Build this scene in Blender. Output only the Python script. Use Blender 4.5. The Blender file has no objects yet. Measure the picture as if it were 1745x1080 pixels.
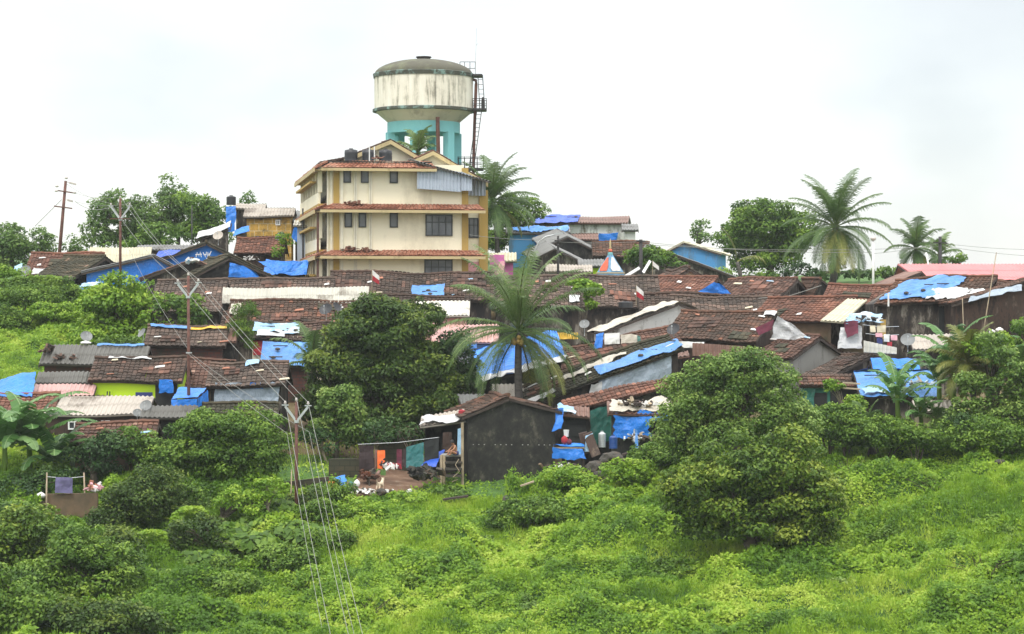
import bpy, bmesh, math, random
import numpy as np
from mathutils import Vector, Matrix, noise
C = bpy.context.scene
D = bpy.data
R = math.radians
random.seed(7)

# ------------------------------------------------------------------ camera
cam = D.cameras.new('camera'); camo = D.objects.new('camera', cam)
C.collection.objects.link(camo); C.camera = camo
F, CX, CY = 4105.0, 872.5, 540.0          # focal length and centre, in photo pixels
cam.sensor_width = 36; cam.lens = 36 * F / 1745; cam.clip_start = 1; cam.clip_end = 9000
camo.location = (0, 0, 0); camo.rotation_euler = (R(90), 0, 0)
# ------------------------------------------------------------------ sky
w = D.worlds.new('World'); C.world = w; w.use_nodes = True
nt = w.node_tree; nt.nodes.clear()
SUN_EL, SUN_AZ = R(58), R(200)
def N(t, ty, **k):
    n = t.nodes.new(ty)
    for a, b in k.items():
        if hasattr(n, a): setattr(n, a, b)
    return n
out = N(nt, 'ShaderNodeOutputWorld')
sky = N(nt, 'ShaderNodeTexSky', sky_type='NISHITA', sun_disc=False, sun_elevation=SUN_EL, sun_rotation=SUN_AZ)
b1 = N(nt, 'ShaderNodeBackground'); b1.inputs[1].default_value = 0.05
nt.links.new(sky.outputs[0], b1.inputs[0])
tc = N(nt, 'ShaderNodeTexCoord')
mp = N(nt, 'ShaderNodeMapping'); mp.inputs['Location'].default_value = (3.1, 0.3, 1.7); mp.inputs['Scale'].default_value = (6.5, 6.5, 13)
nz = N(nt, 'ShaderNodeTexNoise'); nz.inputs['Scale'].default_value = 1.0; nz.inputs['Detail'].default_value = 4; nz.inputs['Roughness'].default_value = .45
cr = N(nt, 'ShaderNodeValToRGB')
cr.color_ramp.elements[0].position = .36; cr.color_ramp.elements[0].color = (.735, .745, .75, 1)
cr.color_ramp.elements[1].position = .58; cr.color_ramp.elements[1].color = (.93, .925, .90, 1)
e = cr.color_ramp.elements.new(.47); e.color = (.865, .865, .85, 1)
b2 = N(nt, 'ShaderNodeBackground'); b2.inputs[1].default_value = 0.9
nt.links.new(tc.outputs['Generated'], mp.inputs[0]); nt.links.new(mp.outputs[0], nz.inputs[0])
nt.links.new(nz.outputs[0], cr.inputs[0]); nt.links.new(cr.outputs[0], b2.inputs[0])
# an overcast sky is some three times brighter overhead than at the horizon
sz = N(nt, 'ShaderNodeSeparateXYZ'); nt.links.new(tc.outputs['Generated'], sz.inputs[0])
mr = N(nt, 'ShaderNodeMapRange'); mr.inputs['From Min'].default_value = .14; mr.inputs['From Max'].default_value = .95
mr.inputs['To Min'].default_value = .83; mr.inputs['To Max'].default_value = 3.0
nt.links.new(sz.outputs[2], mr.inputs[0]); vd = N(nt, 'ShaderNodeVectorMath', operation='DISTANCE'); vd.inputs[1].default_value = (.215, .965, .145)
nt.links.new(tc.outputs['Generated'], vd.inputs[0])
n3 = N(nt, 'ShaderNodeTexNoise'); n3.inputs['Scale'].default_value = 14; n3.inputs['Detail'].default_value = 5; nt.links.new(tc.outputs['Generated'], n3.inputs[0])
am = N(nt, 'ShaderNodeMath', operation='MULTIPLY_ADD'); am.inputs[1].default_value = .11; nt.links.new(n3.outputs[0], am.inputs[0]); nt.links.new(vd.outputs['Value'], am.inputs[2])
cb = N(nt, 'ShaderNodeMapRange', interpolation_type='SMOOTHSTEP'); cb.inputs['From Min'].default_value = .06; cb.inputs['From Max'].default_value = .19; cb.inputs['To Min'].default_value = .78; cb.inputs['To Max'].default_value = 1.0
nt.links.new(am.outputs[0], cb.inputs[0])
mm = N(nt, 'ShaderNodeMath', operation='MULTIPLY'); nt.links.new(mr.outputs[0], mm.inputs[0]); nt.links.new(cb.outputs[0], mm.inputs[1]); nt.links.new(mm.outputs[0], b2.inputs[1])
ad = N(nt, 'ShaderNodeAddShader'); nt.links.new(b1.outputs[0], ad.inputs[0]); nt.links.new(b2.outputs[0], ad.inputs[1])
nt.links.new(ad.outputs[0], out.inputs[0])
# ------------------------------------------------------------------ sun
sl = D.lights.new('sun', 'SUN'); so = D.objects.new('sun', sl); C.collection.objects.link(so)
sl.energy = 1.5; sl.angle = R(14); sl.color = (1, .96, .9)
sd = Vector((math.sin(SUN_AZ) * math.cos(SUN_EL), math.cos(SUN_AZ) * math.cos(SUN_EL), math.sin(SUN_EL)))
so.rotation_euler = sd.to_track_quat('Z', 'Y').to_euler()
C.view_settings.view_transform = 'Standard'; C.view_settings.look = 'None'
C.view_settings.exposure = 0.12; C.view_settings.gamma = 1; C.view_settings.use_curve_mapping = False
C.render.engine = 'CYCLES'
C.cycles.max_bounces = 6; C.cycles.diffuse_bounces = 3; C.cycles.transparent_max_bounces = 6

# ------------------------------------------------------------------ numbers
def P(px, py, Y): return Vector(((px - CX) / F * Y, Y, -(py - CY) / F * Y))
COLS = [
 (-700, [(60,1500),(80,1260),(92,1085),(103,960),(110,860),(118,715),(125,660),(135,600),(142,570),(150,500),(165,470),(185,450),(200,445)]),
 (0,    [(60,1500),(80,1260),(92,1085),(103,960),(110,850),(118,715),(125,660),(135,600),(142,570),(150,500),(165,470),(185,450),(200,440)]),
 (500,  [(60,1500),(80,1260),(92,1085),(100,1000),(106,900),(112,830),(118,785),(125,720),(132,650),(140,570),(147,530),(160,500),(185,470),(200,450)]),
 (850,  [(60,1500),(80,1240),(92,1085),(100,980),(108,890),(114,828),(120,800),(126,740),(133,670),(141,590),(148,530),(160,490),(185,445),(200,430)]),
 (1150, [(60,1500),(80,1230),(92,1085),(100,960),(108,850),(116,790),(124,730),(132,660),(140,600),(150,540),(165,490),(185,448),(200,435)]),
 (1270, [(60,1500),(80,1225),(91,1085),(100,955),(108,850),(114,788),(120,745),(126,705),(134,640),(142,580),(154,525),(165,500),(185,484),(200,478)]),
 (1450, [(60,1480),(80,1210),(90,1085),(99,965),(106,870),(112,790),(119,735),(128,680),(136,620),(145,560),(158,510),(175,480),(200,460)]),
 (1750, [(60,1460),(80,1190),(88,1085),(98,930),(106,830),(112,762),(118,718),(126,672),(134,620),(145,570),(160,520),(180,490),(200,475)]),
 (2500, [(60,1460),(80,1190),(88,1085),(98,930),(106,830),(112,762),(118,718),(126,672),(134,620),(145,570),(160,520),(180,490),(200,475)]),
]
_cy = []
for c, l in COLS:
    ys = np.array([a for a, b in l], float); zs = np.array([-(b - CY) / F * a for a, b in l])
    ys = np.concatenate([[0, 35, 50], ys, [225, 300, 500, 900]]); zs = np.concatenate([[-30, -26, -20], zs, [zs[-1] - 1.5, -14, -25, -30]])
    _cy.append((c, ys, zs))
_cp = np.array([c for c, _, _ in _cy], float)
def ground(x, y):
    x = np.atleast_1d(np.asarray(x, float)); y = np.atleast_1d(np.asarray(y, float))
    px = np.clip(x / np.maximum(y, 40) * F + CX, -700, 2500)
    Z = np.stack([np.interp(y, ys, zs) for _, ys, zs in _cy])
    i = np.clip(np.searchsorted(_cp, px) - 1, 0, len(_cp) - 2)
    t = (px - _cp[i]) / (_cp[i + 1] - _cp[i]); t = t * t * (3 - 2 * t)
    ar = np.arange(len(px))
    return Z[i, ar] * (1 - t) + Z[i + 1, ar] * t
def gz(x, y): return float(ground(x, y)[0])
def Yfor(px, py, h=0.0):
    Y = np.arange(84, 205, .1)
    hh = -(py - CY) / F * Y - ground((px - CX) / F * Y, Y)
    k = np.where(hh <= h)[0]
    return float(Y[k[0]]) if len(k) else 198.0
def onray(px, Y): return (px - CX) / F * Y

# smooth value noise, vectorised
def _h(ix, iy, s):
    n = (ix * 374761393 + iy * 668265263 + s * 982451653) & 0x7fffffff
    n = ((n ^ (n >> 13)) * 1274126177) & 0x7fffffff
    return ((n ^ (n >> 16)) & 0xffff) / 65535.0
def vn(x, y, s=0):
    x = np.asarray(x, float); y = np.asarray(y, float)
    ix = np.floor(x).astype(np.int64); iy = np.floor(y).astype(np.int64)
    fx = x - ix; fy = y - iy; fx = fx * fx * (3 - 2 * fx); fy = fy * fy * (3 - 2 * fy)
    a = _h(ix, iy, s); b = _h(ix + 1, iy, s); c = _h(ix, iy + 1, s); d = _h(ix + 1, iy + 1, s)
    return (a * (1 - fx) + b * fx) * (1 - fy) + (c * (1 - fx) + d * fx) * fy
def fbm(x, y, s=0, o=3):
    r = 0; a = .5; t = 0
    for k in range(o):
        r = r + a * vn(x * 2 ** k, y * 2 ** k, s + k); t += a; a *= .5
    return r / t

# ------------------------------------------------------------------ linking
def tag(o, label=None, cat=None, group=None, kind=None):
    if label: o['label'] = label
    if cat: o['category'] = cat
    if group: o['group'] = group
    if kind: o['kind'] = kind
    return o
def thing(name, loc, label, cat, group=None):
    o = D.objects.new(name, None); C.collection.objects.link(o); o.location = loc
    o.empty_display_size = .3
    return tag(o, label, cat, group)
def worldloc(o):
    v = Vector((0, 0, 0))
    while o: v = v + o.location; o = o.parent
    return v
def link(name, me, mat, parent=None, base=None, smooth=False):
    """me: mesh with world coordinates; moves its origin to the parent's base (or its own)."""
    off = worldloc(parent) if parent else Vector(base if base is not None else (0, 0, 0))
    me.transform(Matrix.Translation(-off))
    o = D.objects.new(name, me); C.collection.objects.link(o)
    if parent: o.parent = parent
    else: o.location = off
    for m in (mat if isinstance(mat, (list, tuple)) else [mat]): me.materials.append(m)
    if smooth: me.shade_smooth()
    return o
def arrmesh(name, verts, quads, tint=None, mi=None):
    verts = np.asarray(verts, np.float32).reshape(-1, 3); quads = np.asarray(quads, np.int32).reshape(-1, 4)
    me = D.meshes.new(name)
    me.vertices.add(len(verts)); me.vertices.foreach_set('co', verts.ravel())
    nq = len(quads)
    me.loops.add(nq * 4); me.loops.foreach_set('vertex_index', quads.ravel())
    me.polygons.add(nq); me.polygons.foreach_set('loop_start', np.arange(0, nq * 4, 4, dtype=np.int32))
    me.polygons.foreach_set('loop_total', np.full(nq, 4, np.int32))
    if mi is not None: me.polygons.foreach_set('material_index', np.asarray(mi, np.int32))
    me.update(calc_edges=True)
    if tint is not None:
        a = me.attributes.new('tint', 'FLOAT', 'FACE'); a.data.foreach_set('value', np.asarray(tint, np.float32))
    return me
class MB:
    """collects shapes into one mesh"""
    def __init__(s): s.v = []; s.f = []; s.t = []
    def add(s, vs, fs, t=.5):
        o = len(s.v); s.v += [tuple(v) for v in vs]; s.f += [tuple(i + o for i in f) for f in fs]; s.t += [t] * len(fs)
    def box(s, c, ax, ay, az, t=.5):
        c = Vector(c); ax = Vector(ax); ay = Vector(ay); az = Vector(az)
        vs = [c + ax * i + ay * j + az * k for i in (-.5, .5) for j in (-.5, .5) for k in (-.5, .5)]
        s.add(vs, [(0, 1, 3, 2), (4, 6, 7, 5), (0, 4, 5, 1), (2, 3, 7, 6), (0, 2, 6, 4), (1, 5, 7, 3)], t)
    def tube(s, pts, r, n=6, cap=True, t=.5):
        pts = [Vector(p) for p in pts]; rs = r if isinstance(r, (list, tuple)) else [r] * len(pts)
        rings = []
        for i, p in enumerate(pts):
            d = (pts[min(i + 1, len(pts) - 1)] - pts[max(i - 1, 0)]).normalized()
            a = d.cross(Vector((0, 0, 1))); a = a.normalized() if a.length > .05 else Vector((1, 0, 0))
            b = d.cross(a).normalized()
            rings.append([p + (a * math.cos(2 * math.pi * k / n) + b * math.sin(2 * math.pi * k / n)) * rs[i] for k in range(n)])
        vs = [v for q in rings for v in q]; fs = []
        for i in range(len(pts) - 1):
            for k in range(n):
                fs.append((i * n + k, i * n + (k + 1) % n, (i + 1) * n + (k + 1) % n, (i + 1) * n + k))
        if cap:
            fs.append(tuple(range(n - 1, -1, -1))); fs.append(tuple((len(pts) - 1) * n + k for k in range(n)))
        s.add(vs, fs, t)
    def lathe(s, base, prof, n=32, t=.5):
        base = Vector(base); vs = []; fs = []
        for r, z in prof:
            for k in range(n):
                a = 2 * math.pi * k / n; vs.append(base + Vector((r * math.cos(a), r * math.sin(a), z)))
        for i in range(len(prof) - 1):
            for k in range(n):
                fs.append((i * n + k, i * n + (k + 1) % n, (i + 1) * n + (k + 1) % n, (i + 1) * n + k))
        s.add(vs, fs, t)
    def mesh(s, name='m'):
        me = D.meshes.new(name); me.from_pydata(s.v, [], s.f); me.update()
        a = me.attributes.new('tint', 'FLOAT', 'FACE'); a.data.foreach_set('value', np.asarray(s.t, np.float32))
        return me
    def build(s, name, mat, parent=None, base=None, smooth=False):
        if base is None and not parent:
            z = min(v[2] for v in s.v); base = (sum(v[0] for v in s.v) / len(s.v), sum(v[1] for v in s.v) / len(s.v), z)
        return link(name, s.mesh(name), mat, parent, base, smooth)

# ------------------------------------------------------------------ materials
def newmat(name):
    m = D.materials.new(name); m.use_nodes = True; t = m.node_tree
    return m, t, t.nodes['Principled BSDF']
def ramp(t, stops, fac):
    c = N(t, 'ShaderNodeValToRGB'); el = c.color_ramp.elements
    while len(el) < len(stops): el.new(.5)
    for e, (p, col) in zip(el, stops): e.position = p; e.color = (*col, 1)
    t.links.new(fac, c.inputs[0]); return c.outputs[0]
def noisen(t, scale, detail=4, rough=.55, stretch=(1, 1, 1), coord='Object'):
    tc = N(t, 'ShaderNodeTexCoord'); mp = N(t, 'ShaderNodeMapping'); mp.inputs['Scale'].default_value = stretch
    n = N(t, 'ShaderNodeTexNoise'); n.inputs['Scale'].default_value = scale; n.inputs['Detail'].default_value = detail; n.inputs['Roughness'].default_value = rough
    t.links.new(tc.outputs[coord], mp.inputs[0]); t.links.new(mp.outputs[0], n.inputs[0]); return n.outputs[0]
def mathn(t, op, a, b=None, clamp=False):
    m = N(t, 'ShaderNodeMath', operation=op); m.use_clamp = clamp
    for i, q in enumerate((a, b)):
        if q is None: continue
        if isinstance(q, (int, float)): m.inputs[i].default_value = q
        else: t.links.new(q, m.inputs[i])
    return m.outputs[0]
def mixc(t, fac, a, b):
    m = N(t, 'ShaderNodeMix', data_type='RGBA')
    for sck, q in ((m.inputs[0], fac), (m.inputs[6], a), (m.inputs[7], b)):
        if isinstance(q, (int, float)): sck.default_value = q
        elif isinstance(q, tuple): sck.default_value = (*q, 1)
        else: t.links.new(q, sck)
    return m.outputs[2]
def attr(t):
    a = N(t, 'ShaderNodeAttribute'); a.attribute_name = 'tint'; return a.outputs['Fac']
def bump(t, bs, h, dist=.05, st=.6):
    b = N(t, 'ShaderNodeBump'); b.inputs['Distance'].default_value = dist; b.inputs['Strength'].default_value = st
    t.links.new(h, b.inputs['Height']); t.links.new(b.outputs[0], bs.inputs['Normal'])
def mat_plain(name, col, rough=.7, metal=0, var=.25, scale=3):
    m, t, b = newmat(name); n = noisen(t, scale)
    c = ramp(t, [(.3, tuple(x * (1 - var) for x in col)), (.7, tuple(min(1, x * (1 + var)) for x in col))], n)
    t.links.new(c, b.inputs['Base Color']); b.inputs['Roughness'].default_value = rough; b.inputs['Metallic'].default_value = metal
    return m
def mat_stain(name, base, dirt, lo=.5, hi=.7, scale=1.3, streak=.25, rough=.85, fine=.2):
    """plaster with weather stains and downward streaks"""
    m, t, b = newmat(name)
    n = noisen(t, scale, 6, .65, (1, 1, streak)); n2 = noisen(t, scale * 6, 3, .6)
    f = mathn(t, 'ADD', n, mathn(t, 'MULTIPLY', mathn(t, 'SUBTRACT', n2, .5), fine))
    c = ramp(t, [(lo, base), (hi, dirt)], f)
    t.links.new(c, b.inputs['Base Color']); b.inputs['Roughness'].default_value = rough; bump(t, b, n2, .02, .3)
    return m
def mat_tile(name, dark, mid, light, bias=0.0, pale=(.33, .22, .16)):
    """clay tiles: colour per tile, patches of moss and soot"""
    m, t, b = newmat(name)
    n = noisen(t, .35, 4, .6); a = attr(t)
    f = mathn(t, 'ADD', mathn(t, 'ADD', mathn(t, 'MULTIPLY', n, .9), mathn(t, 'MULTIPLY', a, .55)), bias - .22)
    c = ramp(t, [(.18, dark), (.48, mid), (.72, light), (.97, pale)], f)
    n3 = noisen(t, .9, 5, .7)
    moss = ramp(t, [(.56, (0, 0, 0)), (.70, (1, 1, 1))], n3)
    c = mixc(t, mathn(t, 'MULTIPLY', moss, .55), c, (.035, .034, .022))
    t.links.new(c, b.inputs['Base Color']); b.inputs['Roughness'].default_value = .85
    b.inputs['Specular IOR Level'].default_value = .25
    return m
def mat_leaf(name, stops, trans=.3, rough=.5, patch=.5, pscale=.25):
    m, t, b = newmat(name)
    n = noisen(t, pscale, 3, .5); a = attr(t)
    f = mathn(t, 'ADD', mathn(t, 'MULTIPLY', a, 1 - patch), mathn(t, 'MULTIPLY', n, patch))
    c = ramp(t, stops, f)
    t.links.new(c, b.inputs['Base Color']); b.inputs['Roughness'].default_value = rough; b.inputs['Specular IOR Level'].default_value = .3
    tr = N(t, 'ShaderNodeBsdfTranslucent'); t.links.new(c, tr.inputs[0])
    mx = N(t, 'ShaderNodeMixShader'); mx.inputs[0].default_value = trans
    t.links.new(b.outputs[0], mx.inputs[1]); t.links.new(tr.outputs[0], mx.inputs[2])
    t.links.new(mx.outputs[0], t.nodes['Material Output'].inputs[0])
    return m
def mat_tarp(name, col, worn=(.55, .66, .72), rough=.42, wear=.63):
    m, t, b = newmat(name)
    n = noisen(t, 1.1, 7, .7); n2 = noisen(t, 4, 4, .6, (1, 1, .6))
    c = ramp(t, [(.28, tuple(x * .55 for x in col)), (.42, tuple(x * .85 for x in col)), (.55, col), (wear, tuple(min(1, x * 1.3 + .02) for x in col)), (min(wear + .07, 1), worn)], n)
    n5 = noisen(t, 2.3, 6, .75); n6 = noisen(t, 9, 3, .6, (1, .15, 1))
    c = mixc(t, mathn(t, 'MULTIPLY', ramp(t, [(.52, (0, 0, 0)), (.72, (1, 1, 1))], mathn(t, 'ADD', mathn(t, 'MULTIPLY', n5, .75), mathn(t, 'MULTIPLY', n6, .25))), .6), c, (.13, .12, .10))
    t.links.new(c, b.inputs['Base Color']); b.inputs['Roughness'].default_value = rough; bump(t, b, n2, .12, .7)
    return m
def mat_sheet(name, col, rust=(.16, .09, .06), lo=.55, hi=.75, rough=.55, metal=0.0):
    m, t, b = newmat(name)
    n = noisen(t, .8, 7, .7); a = attr(t)
    c = ramp(t, [(.3, tuple(x * .8 for x in col)), (lo, col), (hi, rust)], mathn(t, 'ADD', n, mathn(t, 'MULTIPLY', mathn(t, 'SUBTRACT', a, .5), .22)))
    t.links.new(c, b.inputs['Base Color']); b.inputs['Roughness'].default_value = rough; b.inputs['Metallic'].default_value = metal
    return m
def mat_brick(name, c1, c2, mortar, w=.35, h=.18):
    m, t, b = newmat(name)
    tc = N(t, 'ShaderNodeTexCoord'); sx = N(t, 'ShaderNodeSeparateXYZ'); cx = N(t, 'ShaderNodeCombineXYZ')
    t.links.new(tc.outputs['Object'], sx.inputs[0])
    t.links.new(mathn(t, 'ADD', sx.outputs[0], sx.outputs[1]), cx.inputs[0]); t.links.new(sx.outputs[2], cx.inputs[1])
    br = N(t, 'ShaderNodeTexBrick'); br.inputs['Scale'].default_value = 1
    br.inputs['Brick Width'].default_value = w; br.inputs['Row Height'].default_value = h; br.inputs['Mortar Size'].default_value = .02
    br.inputs['Color1'].default_value = (*c1, 1); br.inputs['Color2'].default_value = (*c2, 1); br.inputs['Mortar'].default_value = (*mortar, 1)
    t.links.new(cx.outputs[0], br.inputs[0])
    n = noisen(t, 1.2, 5, .7); c = mixc(t, ramp(t, [(.45, (0, 0, 0)), (.7, (1, 1, 1))], n), br.outputs[0], (.04, .04, .025))
    t.links.new(c, b.inputs['Base Color']); b.inputs['Roughness'].default_value = .9
    return m
M = {}
M['tile_dark'] = mat_tile('tile_dark', (.026, .021, .016), (.075, .050, .038), (.16, .085, .06), -.03)
M['tile_brown'] = mat_tile('tile_brown', (.032, .025, .018), (.095, .055, .038), (.20, .085, .05), 0)
M['tile_red'] = mat_tile('tile_red', (.042, .026, .019), (.135, .064, .044), (.25, .11, .07), .06)
M['tile_orange'] = mat_tile('tile_orange', (.11, .042, .026), (.27, .105, .062), (.42, .20, .13), .13)
M['tile_grey'] = mat_tile('tile_grey', (.034, .027, .022), (.100, .072, .056), (.19, .125, .095), .0)
M['tile_rust'] = mat_tile('tile_rust', (.034, .022, .016), (.105, .058, .042), (.20, .10, .068), .03)
M['tile_moss'] = mat_tile('tile_moss', (.025, .026, .015), (.055, .05, .03), (.12, .085, .05), -.02)
M['corr_cream'] = mat_sheet('corr_cream', (.60, .56, .40), (.45, .40, .28), .6, .8)
M['corr_white'] = mat_sheet('corr_white', (.56, .54, .46), (.22, .19, .15), .54, .72)
M['corr_light'] = mat_sheet('corr_light', (.42, .37, .31), (.15, .12, .09), .5, .72)
M['corr_dark'] = mat_sheet('corr_dark', (.105, .10, .085), (.045, .04, .03), .5, .7)
M['corr_grey'] = mat_sheet('corr_grey', (.20, .20, .19), (.08, .07, .06), .5, .7)
M['corr_blue'] = mat_sheet('corr_blue', (.42, .47, .54), (.34, .37, .42), .55, .8, .4, .1)
M['corr_pink'] = mat_sheet('corr_pink', (.50, .30, .27), (.42, .20, .15), .5, .7)
M['corr_rose'] = mat_sheet('corr_rose', (.62, .235, .235), (.50, .18, .17), .6, .8)
M['corr_rust'] = mat_sheet('corr_rust', (.20, .11, .08), (.10, .055, .035), .5, .7)
M['tarp_blue'] = mat_tarp('tarp_blue', (.010, .19, .68), wear=.70)
M['tarp_deep'] = mat_tarp('tarp_deep', (.02, .085, .46), wear=.75)
M['tarp_sky'] = mat_tarp('tarp_sky', (.07, .235, .56), wear=.66)
M['tarp_pale'] = mat_tarp('tarp_pale', (.30, .50, .68), wear=.5, worn=(.55, .6, .62))
M['tarp_grey'] = mat_tarp('tarp_grey', (.30, .36, .42), wear=.7)
M['tarp_white'] = mat_tarp('tarp_white', (.56, .56, .55), wear=.65, worn=(.8, .8, .8))
M['tarp_cream'] = mat_tarp('tarp_cream', (.50, .45, .36), wear=.6, worn=(.30, .25, .18))
M['tarp_yellow'] = mat_tarp('tarp_yellow', (.70, .42, .03), wear=.8)
M['tarp_teal'] = mat_tarp('tarp_teal', (.03, .17, .17), wear=.8)
M['net_green'] = mat_tarp('net_green', (.02, .13, .10), wear=.75, worn=(.08, .2, .17))
M['cloth_orange'] = mat_plain('cloth_orange', (.85, .15, .03), .8)
M['cloth_red'] = mat_plain('cloth_red', (.35, .02, .03), .8)
M['cloth_maroon'] = mat_plain('cloth_maroon', (.13, .025, .045), .9)
M['cloth_dark'] = mat_plain('cloth_dark', (.035, .022, .022), .9)
M['cloth_black'] = mat_plain('cloth_black', (.015, .017, .016), .9)
M['cloth_white'] = mat_plain('cloth_white', (.68, .66, .62), .9, var=.1)
M['cloth_pink'] = mat_plain('cloth_pink', (.62, .33, .36), .9, var=.1)
M['cloth_beige'] = mat_plain('cloth_beige', (.55, .48, .34), .9, var=.1)
M['cloth_navy'] = mat_plain('cloth_navy', (.03, .04, .14), .9)
M['cloth_violet'] = mat_plain('cloth_violet', (.11, .10, .19), .9)
M['cloth_magenta'] = mat_plain('cloth_magenta', (.45, .12, .30), .9)
def mat_board(name, stops, sc=2.2, st=.3):
    m, t, b = newmat(name); n = noisen(t, sc, 6, .7, (1, 1, st)); n2 = noisen(t, .7, 3, .5)
    f = mathn(t, 'ADD', mathn(t, 'MULTIPLY', n, .7), mathn(t, 'MULTIPLY', n2, .3))
    c = ramp(t, stops, mathn(t, 'ADD', mathn(t, 'MULTIPLY', mathn(t, 'SUBTRACT', f, .5), 2.1), .5, True))
    t.links.new(c, b.inputs['Base Color']); b.inputs['Roughness'].default_value = .9; bump(t, b, n, .03, .5)
    return m
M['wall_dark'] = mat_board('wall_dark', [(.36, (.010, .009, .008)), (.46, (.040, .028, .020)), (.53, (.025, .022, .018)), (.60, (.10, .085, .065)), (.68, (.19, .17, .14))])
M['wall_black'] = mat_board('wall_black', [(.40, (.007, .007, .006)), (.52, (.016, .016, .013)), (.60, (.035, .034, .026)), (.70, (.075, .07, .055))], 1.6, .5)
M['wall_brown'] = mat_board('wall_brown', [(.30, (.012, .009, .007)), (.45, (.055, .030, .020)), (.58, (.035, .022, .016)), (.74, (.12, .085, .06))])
M['wall_grey'] = mat_stain('wall_grey', (.34, .33, .30), (.10, .10, .08), .55, .75)
M['wall_white'] = mat_stain('wall_white', (.62, .62, .58), (.12, .11, .07), .52, .68)
M['wall_cream'] = mat_stain('wall_cream', (.60, .54, .40), (.24, .20, .12), .55, .75)
M['wall_lime'] = mat_stain('wall_lime', (.42, .62, .015), (.20, .30, .02), .62, .8)
M['wall_blue'] = mat_stain('wall_blue', (.012, .145, .48), (.03, .08, .16), .58, .75)
M['wall_green'] = mat_stain('wall_green', (.03, .15, .11), (.03, .05, .04), .55, .7)
M['wall_mud'] = mat_stain('wall_mud', (.16, .105, .06), (.06, .055, .03), .45, .65, .7, .6)
M['wall_sooty'] = mat_board('wall_sooty', [(.20, (.006, .006, .005)), (.45, (.015, .015, .012)), (.62, (.026, .025, .019)), (.80, (.075, .068, .050)), (.95, (.13, .12, .09))], 2.6, .75)
M['wall_sky'] = mat_stain('wall_sky', (.07, .27, .52), (.10, .16, .20), .52, .72)
M['wall_brick'] = mat_brick('wall_brick', (.11, .035, .022), (.075, .028, .02), (.05, .035, .03))
M['wall_stone'] = mat_brick('wall_stone', (.07, .055, .03), (.04, .04, .02), (.02, .022, .012), .5, .25)
M['paint_cream'] = mat_stain('paint_cream', (.86, .79, .59), (.58, .52, .37), .53, .80, .55, .16)
M['paint_ochre'] = mat_stain('paint_ochre', (.43, .285, .075), (.30, .19, .06), .55, .8, .6, .3)
M['paint_trim'] = mat_stain('paint_trim', (.50, .40, .21), (.22, .17, .09), .55, .75, 1, .5)
M['pipe_cream'] = mat_plain('pipe_cream', (.72, .67, .52), .5, var=.1)
M['timber'] = mat_plain('timber', (.045, .032, .024), .85, var=.4)
M['timber_pale'] = mat_plain('timber_pale', (.34, .27, .18), .85, var=.3)
M['rust_steel'] = mat_plain('rust_steel', (.13, .055, .04), .7, .2, .35)
M['dark_steel'] = mat_plain('dark_steel', (.035, .033, .032), .6, .3)
M['galv'] = mat_plain('galv', (.50, .52, .52), .45, .5, .12)
M['dish'] = mat_plain('dish', (.18, .185, .18), .5, .1, .15)
M['white_paint'] = mat_plain('white_paint', (.75, .75, .72), .5, var=.08)
M['porcelain'] = mat_plain('porcelain', (.55, .50, .46), .3, var=.1)
M['wire'] = mat_plain('wire', (.24, .24, .215), .7, .0, .05)
M['black_plastic'] = mat_plain('black_plastic', (.018, .019, .022), .45, var=.15)
M['blue_plastic'] = mat_plain('blue_plastic', (.02, .07, .25), .4, var=.15)
M['glass_dark'] = mat_plain('glass_dark', (.045, .05, .055), .15, var=.2)
M['glass_pale'] = mat_plain('glass_pale', (.14, .15, .16), .2, var=.4, scale=1)
M['frame_dark'] = mat_plain('frame_dark', (.028, .032, .030), .5)
M['teal'] = mat_stain('teal', (.20, .50, .52), (.12, .33, .35), .6, .8, .6, .3)
M['skin'] = mat_plain('skin', (.36, .17, .09), .6, var=.1)
M['hair'] = mat_plain('hair', (.012, .01, .009), .7)
M['dog_fur'] = mat_plain('dog_fur', (.62, .50, .36), .9, var=.1)
M['rock'] = mat_stain('rock', (.05, .045, .035), (.13, .08, .05), .5, .7, 1.5, 1)
M['bark'] = mat_stain('bark', (.10, .08, .055), (.04, .035, .025), .45, .65, 2, .4)
M['bark_pale'] = mat_stain('bark_pale', (.24, .20, .14), (.12, .10, .07), .45, .65, 2, .4)
M['palm_bark'] = mat_stain('palm_bark', (.09, .08, .07), (.04, .035, .03), .45, .65, 3, 3)
# foliage palettes (dark, mid, light)
def pal(d, m, l): return [(.2, d), (.5, m), (.8, l)]
M['lf_mango'] = mat_leaf('leaf_deep', pal((.020, .050, .008), (.065, .122, .016), (.22, .28, .035)))
M['lf_mid'] = mat_leaf('leaf_mid', pal((.030, .080, .010), (.105, .200, .020), (.26, .38, .045)))
M['lf_far'] = mat_leaf('leaf_far', pal((.055, .12, .025), (.12, .21, .042), (.24, .33, .08)))
M['lf_light'] = mat_leaf('leaf_light', pal((.075, .17, .012), (.19, .33, .022), (.36, .48, .05)))
M['lf_olive'] = mat_leaf('leaf_olive', pal((.030, .075, .010), (.115, .20, .018), (.34, .40, .050)))
M['lf_grey'] = mat_leaf('leaf_grey', pal((.042, .10, .018), (.145, .245, .040), (.37, .47, .12)))
M['lf_dark'] = mat_leaf('leaf_dark', pal((.016, .048, .012), (.040, .095, .020), (.10, .17, .035)))
M['lf_palm'] = mat_leaf('leaf_palm', pal((.035, .08, .020), (.095, .165, .040), (.25, .32, .10)), .25, .35)
M['lf_palmy'] = mat_leaf('leaf_palm_yellow', pal((.07, .085, .018), (.17, .19, .04), (.36, .34, .09)), .25, .4)
M['lf_banana'] = mat_leaf('leaf_banana', pal((.045, .12, .03), (.11, .235, .06), (.27, .40, .16)), .35, .35)
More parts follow.
